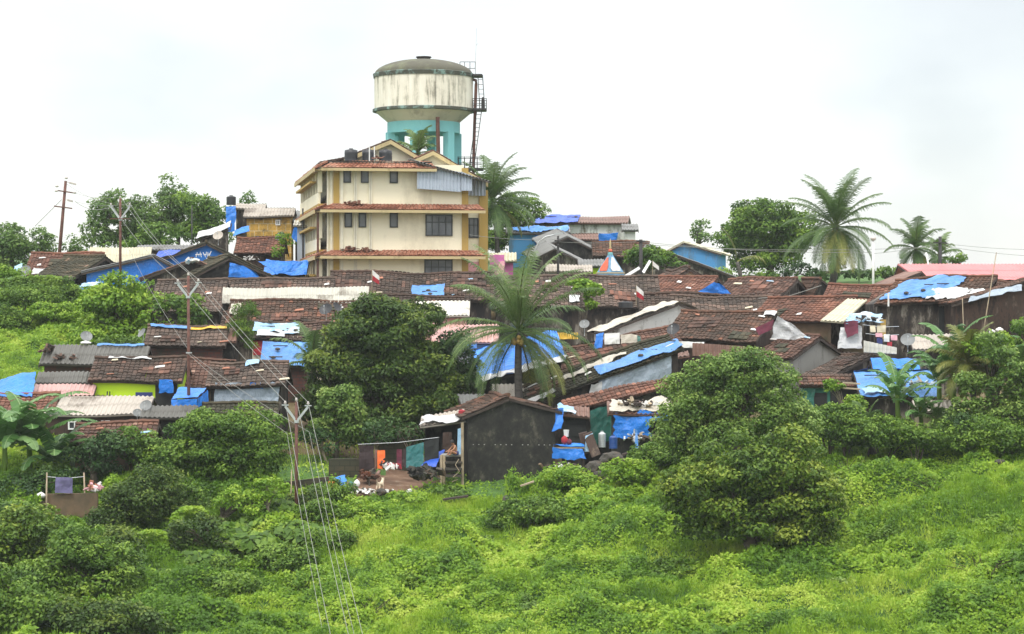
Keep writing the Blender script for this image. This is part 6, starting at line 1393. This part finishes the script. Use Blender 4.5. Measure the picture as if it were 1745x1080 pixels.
# rubbish heaps on the corrugated roof
def heap(label, px, py, Y, w_, h_, n, mats, cat='rubbish heap', name='rubbish_heap', sz=.22):
    _seed[0] += 1; rng = np.random.default_rng(_seed[0]); b = P(px, py, Y); s = Y / F; m = MB(); idx = []
    for k in range(n):
        t = rng.random(); c = b + Vector((rng.normal() * w_ * s * .45, rng.normal() * .25, abs(rng.normal()) * h_ * s * .4 * (1.2 - t * .5)))
        a = Vector(unit(rng.normal(size=(1, 3)))[0]); e = a.cross(Vector((.3, .2, 1))).normalized(); q = sz * rng.uniform(.5, 1.4); m.box(c, a * q, e * q * rng.uniform(.3, .9), a.cross(e) * q * rng.uniform(.08, .5)); idx += [k % len(mats)] * 6
    o = m.build(name, [M[x] for x in mats], base=b); o.data.polygons.foreach_set('material_index', np.array(idx, np.int32)); return tag(o, label, cat)
heap('rubbish heap at the upper left corner of the dark corrugated roof', 82, 598, 125, 9, 12, 34, ('timber', 'corr_rust'))
heap('small heap of branches on the left of the dark corrugated roof', 102, 610, 124.6, 8, 8, 26, ('timber', 'corr_rust'))
heap('small brown heap on the middle of the dark corrugated roof', 124, 612, 124.6, 7, 7, 22, ('timber', 'corr_rust'))
heap('heap of red clothes and bricks on top of the brown retaining wall', 160, 834, 107.8, 12, 14, 40, ('tile_orange', 'cloth_pink', 'cloth_white'))
heap('rubble and planks at the left of the brown retaining wall', 62, 862, 107.5, 22, 10, 34, ('wall_mud', 'timber_pale'))
heap('heap of red and white rags under the hanging laundry', 668, 796, 113.5, 18, 8, 40, ('cloth_red', 'cloth_white', 'cloth_dark'))
heap('dark stone pile left of the porch steps', 722, 812, 112.6, 24, 20, 90, ('rock', 'wall_black'), 'stone pile', 'stone_pile', .34)
heap('red brown earth mound behind the small dog', 628, 812, 113.5, 14, 8, 40, ('rock', 'corr_rust'), 'earth mound', 'earth_mound', .26)
heap('rubbish strewn at the right foot of the black gable wall', 965, 796, 112.5, 28, 6, 40, ('timber', 'cloth_white', 'wall_mud'))
heap('litter scattered on the red earth path', 630, 838, 111.2, 50, 4, 46, ('cloth_white', 'rock'))
heap('clutter of boards and pots under the kitchen roof', 1090, 748, 114.5, 26, 14, 44, ('timber_pale', 'timber', 'galv'))
heap('sticks and rags on the kitchen roof', 1090, 690, 116, 40, 8, 50, ('timber_pale', 'timber', 'cloth_white'))
heap('clutter on the rear roof left of the hanging clothes', 1470, 545, 127.5, 22, 8, 36, ('timber', 'cloth_white', 'tarp_pale'))
heap('jumble of sticks on the crumpled blue roof', 1560, 655, 119.5, 40, 10, 40, ('timber_pale', 'tarp_pale'))
heap('white rags on the ridge corner of the scrawled blue gable house', 326, 446, 147.5, 9, 8, 26, ('cloth_white', 'tarp_pale'))
heap('rubbish along the white sheet end right of the soot black gable', 430, 442, 151, 12, 6, 28, ('cloth_white', 'timber'))
def rock(label, px, py, Y, rx, ry):
    _seed[0] += 1; bm = bmesh.new(); bmesh.ops.create_icosphere(bm, subdivisions=3, radius=1); s = Y / F; c = P(px, py, Y)
    for v in bm.verts:
        k = 1 + .35 * noise.noise(v.co * 1.3 + Vector((_seed[0] * 3.3, 0, 0))) + .15 * noise.noise(v.co * 3.7); v.co = Vector((v.co.x * rx * s, v.co.y * rx * s * .8, v.co.z * ry * s)) * k + c
    me = D.meshes.new('boulder'); bm.to_mesh(me); bm.free(); tag(link('boulder', me, M['rock'], base=(c.x, c.y, c.z - ry * s)), label, 'boulder', 'boulders below the kitchen')
rock('largest brown boulder below the kitchen shed', 1042, 782, 112.3, 20, 12); rock('dark boulder left of the largest boulder', 1012, 798, 111.8, 16, 12); rock('mossy low boulder in front below the others', 1028, 812, 111.2, 18, 11)
rock('dark stump like rock in the field below the black gable house', 862, 856, 107.6, 6, 12); rock('small dark rock on the grass at the upper right of the field', 1703, 787, 108.5, 8, 5); rock('small brown rock in the lower right field', 1702, 1068, 91.5, 9, 5)
rock('pointed dark slab at the edge of the red path', 650, 838, 110.4, 9, 6)

# ================================================================== laundry, people, small things
def line(label, a, b, r=.012):
    m = MB(); m.tube([a, a.lerp(b, .5) - Z * .08, b], r, 4); return tag(m.build('clothes_line', M['galv'], base=a), label, 'clothes line')
def laundry(label, x0, y0, x1, y1, mat, Y=114.2, slant=0):
    return sheet(label, [(x0, y1, Y), (x1, y1 + slant * .4, Y), (x1, y0 + slant, Y + .05), (x0, y0, Y + .05)], mat, name='hanging_cloth', cat='cloth', group='washing hung out to dry', sag=.01, rag=.08)
line('clothes line carrying the orange cloth and teal sheet', P(610, 757, 114.3), P(748, 745, 114.4))
laundry('dark brown blanket at the left end of the clothes line', 612, 759, 637, 800, 'cloth_dark')
laundry('narrow patterned cloth left of the orange cloth', 638, 766, 642.5, 800, 'corr_rust')
laundry('bright orange cloth hanging on the line', 643, 767, 656, 799, 'cloth_orange')
laundry('dark maroon patterned cloth on the line', 676, 765, 685, 798, 'cloth_maroon')
laundry('dark narrow cloth between maroon cloth and teal sheet', 686, 764, 692, 795, 'cloth_dark')
laundry('large teal sheet on the line', 692, 762, 722, 797, 'tarp_teal', slant=-9)
laundry('black net hanging between teal sheet and porch', 723, 752, 748, 785, 'cloth_black', slant=-8)
line('clothes line in the yard at the right of the village', P(1470, 553, 126.6), P(1532, 556, 126.6)); line('lower clothes line in the yard', P(1475, 568, 126.2), P(1532, 570, 126.2))
for i, a in enumerate((('beige shirt at the left of the upper yard line', 1483, 554, 1492, 566, 'cloth_beige'), ('beige towel at the right of the upper yard line', 1495, 554, 1509, 566, 'cloth_beige'), ('pink cloth on the lower yard line', 1492, 567, 1504, 574, 'cloth_pink'),
                       ('white towel on the lower yard line', 1506, 569, 1516, 582, 'cloth_white'), ('pale pink towel at the right of the lower yard line', 1518, 571, 1529, 580, 'cloth_pink'), ('navy cloth behind the pink cloth in the yard', 1494, 575, 1504, 586, 'cloth_navy'), ('red cloth between the two towels in the yard', 1512, 582, 1520, 590, 'cloth_red'))):
    laundry(a[0], *a[1:6], Y=126.5 if i < 2 else 126.15)
sheet('violet grey cloth drying on the retaining wall', [(94, 840, 107.4), (124, 841, 107.4), (124, 814, 107.5), (95, 813, 107.5)], 'cloth_violet', name='hanging_cloth', cat='cloth', sag=.01, rag=.05)
line('clothes line with the violet grey cloth above the retaining wall', P(80, 812, 107.5), P(143, 812, 107.5))
sheet('orange mat sloping on the ground next to the blue sheet', [(567, 840, 110.8), (583, 838, 110.8), (571, 819, 112), (559, 822, 112)], 'cloth_orange', name='mat', cat='mat', sag=.02, rag=.1)
sheet('blue plastic sheet lying on the ground next to the orange mat', [(584, 838, 110.9), (594, 834, 110.9), (588, 812, 112.2), (569, 818, 112.2)], 'tarp_blue', sag=.03, rag=.3)
def blob(label, px, py, Y, rx, rz, mat, name, cat, group=None):
    _seed[0] += 1; bm = bmesh.new(); bmesh.ops.create_icosphere(bm, subdivisions=2, radius=1); s = Y / F; c = P(px, py, Y)
    for v in bm.verts:
        k = 1 + .22 * noise.noise(v.co * 1.8 + Vector((_seed[0], 0, 0))); z_ = v.co.z; v.co = Vector((v.co.x * rx * s, v.co.y * rx * s * .8, v.co.z * rz * s)) * k
        if z_ > .7: v.co.x *= .45; v.co.y *= .45; v.co.z *= 1.2
        v.co += c
    me = D.meshes.new(name); bm.to_mesh(me); bm.free(); return tag(link(name, me, M[mat], base=(c.x, c.y, c.z - rz * s), smooth=True), label, cat, group)
for a in (('green bag on the ground beside the white bag', 598, 825, 111.6, 5, 5, 'net_green'), ('white bag right of the green bag on the ground', 608, 824, 111.6, 5.5, 6.5, 'cloth_white'), ('white sack left of the violet grey cloth on the wall', 70, 844, 107.3, 8, 5, 'cloth_white'),
          ('red bag on the blue covered table', 962, 750, 113.6, 6, 7, 'cloth_red'), ('dark red bag at the right on the blue covered table', 970, 753, 113.6, 5, 5, 'cloth_maroon'), ('white bundle by the brown house at the right border', 1703, 562, 129, 7, 4, 'cloth_white'),
          ('small white bundle left of the other white bundle', 1691, 566, 128.5, 6, 4, 'cloth_white'), ('white sack on the dark corrugated roof', 146, 584, 126, 10, 3, 'cloth_white')):
    blob(*a, 'bag', 'bag', 'bags and bundles')
def bucket(label, px, py, Y, r, h, mat):
    b = P(px, py, Y); m = MB(); m.lathe(tuple(b), [(0, 0), (r * .8, 0), (r, h), (r * 1.08, h), (r * 1.08, h + .02), (r * .92, h), (r * .74, .02), (0, .02)], 14); return tag(m.build('bucket', M[mat], base=b), label, 'bucket', 'buckets and basins')
bucket('white bucket standing behind the red bags', 965, 744, 113.9, .13, .3, 'white_paint'); bucket('white basin by the foot of the orange cloth', 659, 797, 113.4, .2, .14, 'white_paint'); bucket('pale basin on the porch shelf beside the child', 768, 775, 113.9, .12, .12, 'tarp_pale')
def table():
    a = P(943, 762, 113.3); b = P(996, 764, 113.3); root = thing('table', (a.x, a.y, gz(a.x, a.y)), 'rough table covered with a blue sheet by the black gable house', 'table')
    m = MB(); c = (a + b) / 2 + Vector((0, .35, 0)); m.box(c, (b.x - a.x, 0, 0), (0, .8, 0), (0, 0, .05)); m.build('table_top', M['timber_pale'], root)
    for sx in (0, 1):
        for sy in (.02, .68):
            p = a.lerp(b, sx) + Vector((.05 - .1 * sx, sy, 0)); g = gz(p.x, p.y) - .1; m = MB(); m.tube([Vector((p.x, p.y, g)), Vector((p.x, p.y, p.z))], .035, 5); m.build('leg', M['timber'], root)
    rng = np.random.default_rng(4); m = MB(); t0 = Vector((0, -.06, .06)); panel(m, a + t0 - Z * .5, b + t0 - Z * .62, b + t0, a + t0, 'cloth', rng, .01, rag=.5); panel(m, a + t0, b + t0, b + Vector((0, .7, .08)), a + Vector((0, .7, .08)), 'cloth', rng, .01)
    tag(m.build('tarpaulin', M['tarp_blue']), 'blue sheet draped over the table and its front', 'tarpaulin', g2)
table()
def plank(label, a, b, w_=.2, th=.04, mat='timber_pale', name='plank', grp='loose planks and boards'):
    m = MB(); d = b - a; m.box((a + b) / 2, d, Vector((0, w_, .02)), d.cross(Vector((0, 1, 0))).normalized() * th); return tag(m.build(name, M[mat]), label, 'plank', grp)
plank('pale plank lying below the orange mat', P(534, 850, 110.2), P(566, 839, 110.8), .25, .1)
plank('dark plank beside the pale plank below the orange mat', P(530, 845, 110.6), P(560, 833, 111.4), .2, .1, 'timber')
plank('pale plank in the grass below the black gable wall', P(887, 828, 110.6), P(910, 820, 110.6), .2, .06)
plank('long dark plank lying in the grass left of the pale plank', P(755, 851, 110.2), P(798, 845, 110.2), .2, .08, 'timber')
plank('brown board leaning at the right of the blue covered table', P(1001, 738, 114), P(1016, 776, 113.2), .3, .45, 'wall_brown')
plank('red brown board leaning behind the rag', P(993, 737, 114.2), P(1001, 772, 113.9), .2, .4, 'wall_brown')
plank('plank sticking out of the rubble left of the retaining wall', P(25, 848, 108), P(68, 860, 107.2), .2, .08)
plank('pale stick leaning by the temple spire', P(1062, 473, 152), P(1090, 456, 153), .12, .16, 'white_paint')
plank('pale stick right of the black pole near the spire', P(1096, 464, 152), P(1108, 444, 153), .12, .16, 'white_paint')
plank('pale stick crossing the crumpled blue roof', P(1561, 637, 118.6), P(1570, 650, 118), .12, .1)
plank('rail at the foot of the kitchen floor', P(1060, 775, 113.2), P(1118, 757, 113.6), .1, .08, 'timber')
plank('upper pale rail left of the crumpled blue roof', P(1436, 652, 118.8), P(1466, 654, 118.8), .05, .06); plank('lower pale rail left of the crumpled blue roof', P(1436, 661, 118.8), P(1466, 663, 118.8), .05, .06)
def porch():
    Y = 113.9; b = P(772, 825, Y); root = thing('porch_steps', (b.x, Y, gz(b.x, Y)), 'rough stone steps and shelf of the porch where the child sits', 'steps')
    for (x, y0, y1) in ((752, 775, 832), (757, 776, 830), (788, 720, 840)):
        m = MB(); a = P(x, y1, Y - .1); c = P(x, y0, Y - .1); m.tube([a, c], .07, 6); m.build('post', M['timber_pale'], root)
    for (y, x0, x1, dy) in ((776, 752, 790, 0), (788, 758, 788, -.2), (799, 758, 787, -.35), (811, 758, 787, -.5)):
        m = MB(); a = P(x0, y, Y + dy); c = P(x1, y, Y + dy); m.box((a + c) / 2 + Vector((0, .4, 0)), (c.x - a.x, 0, 0), (0, .8, 0), (0, 0, .10)); m.build('step', M['wall_grey'] if y < 780 else M['rock'], root)
    m = MB(); m.tube([P(782, 782, Y - .5), P(776, 792, Y - .6), P(783, 803, Y - .75), P(772, 813, Y - .8), P(780, 817, Y - .85), P(770, 821, Y - .85)], .02, 5); tag(m.build('rope', M['timber_pale']), 'coiled pale hose dangling over the porch steps', 'hose')
    sheet('brown board wall behind the sitting child', [(753, 774, 115.2), (770, 774, 115.2), (770, 736, 115.3), (755, 737, 115.3)], 'wall_brown', name='board_wall', cat='board', sag=0, rag=0)
    sheet('pale cloth curtain at the corner of the porch', [(779, 774, 114.3), (787, 775, 114.3), (786, 728, 114.4), (780, 730, 114.4)], 'tarp_pale', name='curtain', cat='curtain', rag=.1)
porch()
# ---- skinned figures
def skin(name, joints, edges, mat, parent, sub=2):
    """joints: (x, y, z, radius); one continuous surface"""
    me = D.meshes.new(name); me.from_pydata([j[:3] for j in joints], edges, []); o = D.objects.new(name, me); C.collection.objects.link(o); o.parent = parent
    md = o.modifiers.new('skin', 'SKIN'); md.use_smooth_shade = True
    for v, j in zip(me.skin_vertices[0].data, joints): r_ = j[3]; v.radius = (r_, r_) if isinstance(r_, (int, float)) else r_
    me.skin_vertices[0].data[0].use_root = True; sb = o.modifiers.new('sub', 'SUBSURF'); sb.levels = sub; sb.render_levels = sub; me.materials.append(M[mat]); return o
def child():
    b = P(777, 775.5, 113.75); root = thing('person', b, 'bare chested child sitting on the porch bent over a basin', 'person'); root.rotation_euler = (0, 0, R(-60)); s = .78
    J = [(0, 0, .10, .10), (0, -.03, .24, .095), (0, -.10, .40, .11), (0, -.14, .50, .05), (0, -.19, .60, .085), (0, -.22, .68, .075),      # pelvis chest neck head
         (.13, -.10, .45, .05), (.17, -.20, .32, .035), (.13, -.36, .22, .028), (.11, -.44, .19, .026),                                # arm
         (-.13, -.10, .45, .05), (-.18, -.20, .32, .035), (-.14, -.36, .22, .028), (-.12, -.44, .19, .026),
         (.09, -.06, .09, .075), (.13, -.34, .22, .055), (.11, -.36, .04, .038), (.11, -.46, .03, .032),
         (-.09, -.06, .09, .075), (-.14, -.34, .20, .055), (-.12, -.36, .04, .038), (-.12, -.46, .03, .032)]
    E_ = [(0, 1), (1, 2), (2, 3), (3, 4), (4, 5), (2, 6), (6, 7), (7, 8), (8, 9), (2, 10), (10, 11), (11, 12), (12, 13), (0, 14), (14, 15), (15, 16), (16, 17), (0, 18), (18, 19), (19, 20), (20, 21)]
    for sg, k in ((1, 9), (-1, 13)):
        x, y, z_, _ = J[k]
        for f in range(5):
            a = (f - 2) * .3; J.append((x + math.sin(a) * .035 * 1, y - .03, z_, .009)); J.append((x + math.sin(a) * .05, y - .03 - (.045 - abs(f - 2) * .006), z_ - .02, .007)); E_ += [(k, len(J) - 2), (len(J) - 2, len(J) - 1)]
    skin('body', [(a * s * 1.25, b_ * s * 1.25, c * s * 1.25, r * s * 1.25) for a, b_, c, r in J], E_, 'skin', root)
    m = MB(); m.lathe((0, -.23 * s * 1.25 + .02, .64 * s * 1.25), [(.105, -.03), (.108, .02), (.09, .075), (.05, .105), (0, .115)], 14); me = m.mesh('hair'); h = D.objects.new('hair', me); C.collection.objects.link(h); h.parent = root; me.materials.append(M['hair']); me.shade_smooth()
    m = MB(); m.lathe((0, 0, .10), [(.11, -.10), (.145, -.05), (.14, .05), (.115, .10)], 14); me = m.mesh('shorts'); h = D.objects.new('shorts', me); C.collection.objects.link(h); h.parent = root; me.materials.append(M['cloth_navy']); me.shade_smooth()
    skin('face_features', [(0, -.305, .625, .012), (0, -.312, .60, .014)], [(0, 1)], 'skin', root, 1)
child()
def dog():
    b = P(646, 825, 111.9); b.z = gz(b.x, b.y) + .02; root = thing('dog', b, 'small pale tan dog standing on the red earth path', 'dog'); root.rotation_euler = (0, 0, R(70))
    J = [(0, 0, .34, .085), (.16, 0, .33, .075), (.30, 0, .36, .10), (.40, 0, .46, .055), (.47, 0, .54, .06), (.56, 0, .52, .035), (.60, 0, .51, .022), (-.10, 0, .36, .075), (-.22, 0, .44, .02), (-.28, 0, .56, .014)]
    E_ = [(0, 1), (1, 2), (2, 3), (3, 4), (4, 5), (5, 6), (0, 7), (7, 8), (8, 9)]
    for sg in (-1, 1):
        n = len(J); J += [(.30, sg * .07, .24, .04), (.31, sg * .07, .13, .024), (.30, sg * .07, .03, .02), (.335, sg * .07, .015, .022)]; E_ += [(2, n), (n, n + 1), (n + 1, n + 2), (n + 2, n + 3)]
        n = len(J); J += [(-.06, sg * .07, .24, .05), (-.16, sg * .07, .14, .024), (-.13, sg * .07, .03, .018), (-.09, sg * .07, .015, .022)]; E_ += [(7, n), (n, n + 1), (n + 1, n + 2), (n + 2, n + 3)]
        n = len(J); J += [(.45, sg * .05, .60, .018), (.44, sg * .06, .64, .008)]; E_ += [(4, n), (n, n + 1)]
    skin('body', J, E_, 'dog_fur', root)
dog()

# small walls and scraps around the white roofed house and the yard
sheet('white board wall under the left eave of the white roofed house', [(1030, 587, 130.5), (1056, 586, 130.5), (1056, 567, 130.6), (1030, 568, 130.6)], 'wall_white', name='board_wall', cat='board', sag=0, rag=0)
sheet('blue cloth beside the white board wall', [(1013, 592, 130.3), (1028, 590, 130.3), (1028, 568, 130.5), (1016, 570, 130.5)], 'tarp_blue', group=g2)
sheet('cream cloth with green edge below the white gable wall', [(1058, 584, 130.4), (1088, 583, 130.4), (1086, 572, 130.5), (1058, 568, 130.5)], 'tarp_cream', group=g2)
sheet('green strip on the cream cloth below the white gable wall', [(1086, 584, 130.3), (1092, 583, 130.3), (1091, 573, 130.4), (1086, 571, 130.4)], 'net_green', group=g2)
sheet('yellow painted board strip behind the right palm fronds', [(940, 578, 131), (985, 578, 131), (985, 567, 131.1), (940, 567, 131.1)], 'tarp_yellow', name='board_wall', cat='board', sag=0, rag=0)
sheet('maroon boards under the eave of the brown house with white sheeted gable', [(1180, 606, 127.6), (1270, 612, 127.4), (1270, 590, 127.5), (1180, 584, 127.7)], 'corr_rust', name='board_wall', cat='board', sag=0, rag=0)
sheet('whitewashed low wall strip under the long brown eave', [(1150, 592, 128), (1200, 594, 127.9), (1200, 583, 128), (1150, 581, 128.1)], 'wall_white', name='board_wall', cat='board', sag=0, rag=0)
sheet('orange tin sheet behind the top of the round tree', [(1135, 612, 126.5), (1175, 606, 126.5), (1172, 598, 128), (1138, 603, 128)], 'corr_rust', name='tin_sheet', cat='sheet', sag=0, rag=0)

sheet('blue sheet closing the side right of the soot black gable', [(388, 471, 146), (452, 474, 149), (420, 455, 148), (392, 446, 146.4)], 'tarp_blue', group=g2, rag=.1)
sheet('bright blue sheet under the white sheet edge by the cream building', [(470, 468, 150.2), (500, 462, 150.6), (518, 447, 151), (440, 445, 150.6)], 'tarp_blue', group=g2, rag=.2)
sheet('blue roof sheet crossing behind the pink fronted tiled house', [(398, 400, 162), (424, 394, 162.5), (424, 386, 163), (400, 392, 162.6)], 'tarp_blue', group=g2, rag=.2)
m = MB(); w0 = T['N0']
for k in (0, 1, 2, 4, 5, 6, 7, 9, 10, 12, 13, 14):
    c = w0.f0 + w0.n * (.25 + k * .265) - w0.u * .0; c.z = w0.f0.z - 1.35 - .004 * k; m.box(c, w0.n * .05, w0.u * .06, (0, 0, .04))
m.build('pale_plugs', M['wall_grey'], w0.root)

def patch(k, u0, u1, v0, v1, mat):      # a re-tiled or mended area of a roof, part of its roof
    _seed[0] += 1; rng = np.random.default_rng(_seed[0]); h = T[k]; m = MB(); nu = max(2, int((u1 - u0) * h.L / .24)); nv = max(1, int((v1 - v0) * 9))
    for j in range(nv):
        for i in range(nu):
            if rng.random() < .12: continue
            a = u0 + (u1 - u0) * i / nu; b = u0 + (u1 - u0) * (i + .93) / nu; c = v0 + (v1 - v0) * j / nv; d = v0 + (v1 - v0) * (j + 1.1) / nv; q = .105 + rng.normal() * .012
            vs = [h.pt(a, c, q + .03), h.pt(b, c, q + .03), h.pt(b, d, q - .01), h.pt(a, d, q - .01), h.pt(a, c, q - .04), h.pt(b, c, q - .04)]
            m.add(vs, [(0, 1, 2, 3), (4, 5, 1, 0)], float(np.clip(.32 + rng.normal() * .18, 0, 1)))
    o = m.build('mended_tiles', M[mat], h.root)
for t in (('B1a', .1, .45, .2, .5, 'tile_rust'), ('B1b', .35, .62, .55, .85, 'tile_rust'), ('B1c', .02, .2, .3, .7, 'tile_rust'), ('B1c', .75, .95, .5, .9, 'tile_rust'), ('B3', .3, .5, .1, .4, 'tile_red'), ('B3', .6, .75, .6, .85, 'tile_moss'),
          ('D1', .3, .42, .5, .8, 'tile_rust'), ('D1', .7, .85, .2, .5, 'tile_red'), ('D5', .2, .6, .5, .8, 'tile_red'), ('D5b', .2, .5, .2, .45, 'tile_rust'), ('D6', .1, .35, .1, .5, 'tile_moss'), ('D7', .5, .8, .4, .8, 'tile_rust'), ('D7', .1, .3, .05, .3, 'tile_moss'),
          ('K1', .2, .45, .15, .45, 'tile_rust'), ('K3', .55, .85, .3, .6, 'tile_rust'), ('K4b', .2, .4, .5, .85, 'tile_red'), ('N2', .2, .6, .4, .7, 'tile_red'), ('N3', .1, .3, .45, .8, 'tile_rust'), ('D13', .2, .5, .3, .6, 'tile_moss'), ('A1', .3, .7, .4, .7, 'tile_moss'), ('D8', .3, .7, .2, .5, 'tile_moss'), ('D9', .2, .6, .4, .7, 'tile_rust')):
    patch(*t)
# stones and sticks holding the sheets down
rg = np.random.default_rng(99)
for k, u0, u1, v0, v1 in (('B1c', .505, .70, .08, .55), ('B4', .05, .62, .30, .98), ('N1', .05, .95, .1, .9), ('B5', .1, .9, .2, .9), ('D14', .05, .6, .2, .9), ('D10', .1, .9, .1, .9), ('A11', .1, .9, .2, .9), ('N3', .5, .98, .1, .45), ('C1', .1, .5, .3, .9)):
    h = T[k]
    for i in range(4):
        u, v = rg.uniform(u0, u1), rg.uniform(v0, v1); m = MB(); c = h.pt(u, v, .20)
        if i % 2: a = (h.u + h.n * rg.uniform(-.8, .8)).normalized(); m.tube([c - a * .45, c + a * .45], .03, 5); tag(m.build('stick', M['timber']), 'thin dark stick weighing down a blue roof sheet', 'stick', 'sticks holding the roof sheets')
        else: m.lathe(tuple(c - Z * .08), [(0, 0), (.13, .02), (.15, .08), (.09, .14), (0, .15)], 7); tag(m.build('stone', M['rock']), 'dark stone weighing down a blue roof sheet', 'stone', 'stones holding the roof sheets')
# ================================================================== haze
def haze():
    m = D.materials.new('haze'); m.use_nodes = True; t = m.node_tree; t.nodes.clear()
    o = N(t, 'ShaderNodeOutputMaterial'); v = N(t, 'ShaderNodeVolumePrincipled'); v.inputs['Color'].default_value = (.93, .96, .97, 1)
    v.inputs['Density'].default_value = .00018; t.links.new(v.outputs[0], o.inputs['Volume'])
    mb = MB(); mb.box((0, 0, -1.5), (6100, 0, 0), (0, 6100, 0), (0, 0, 66)); ob = mb.build('haze', m, base=(0, 0, -34)); tag(ob, 'thin rainy season haze in the air', 'haze', kind='stuff')
haze()
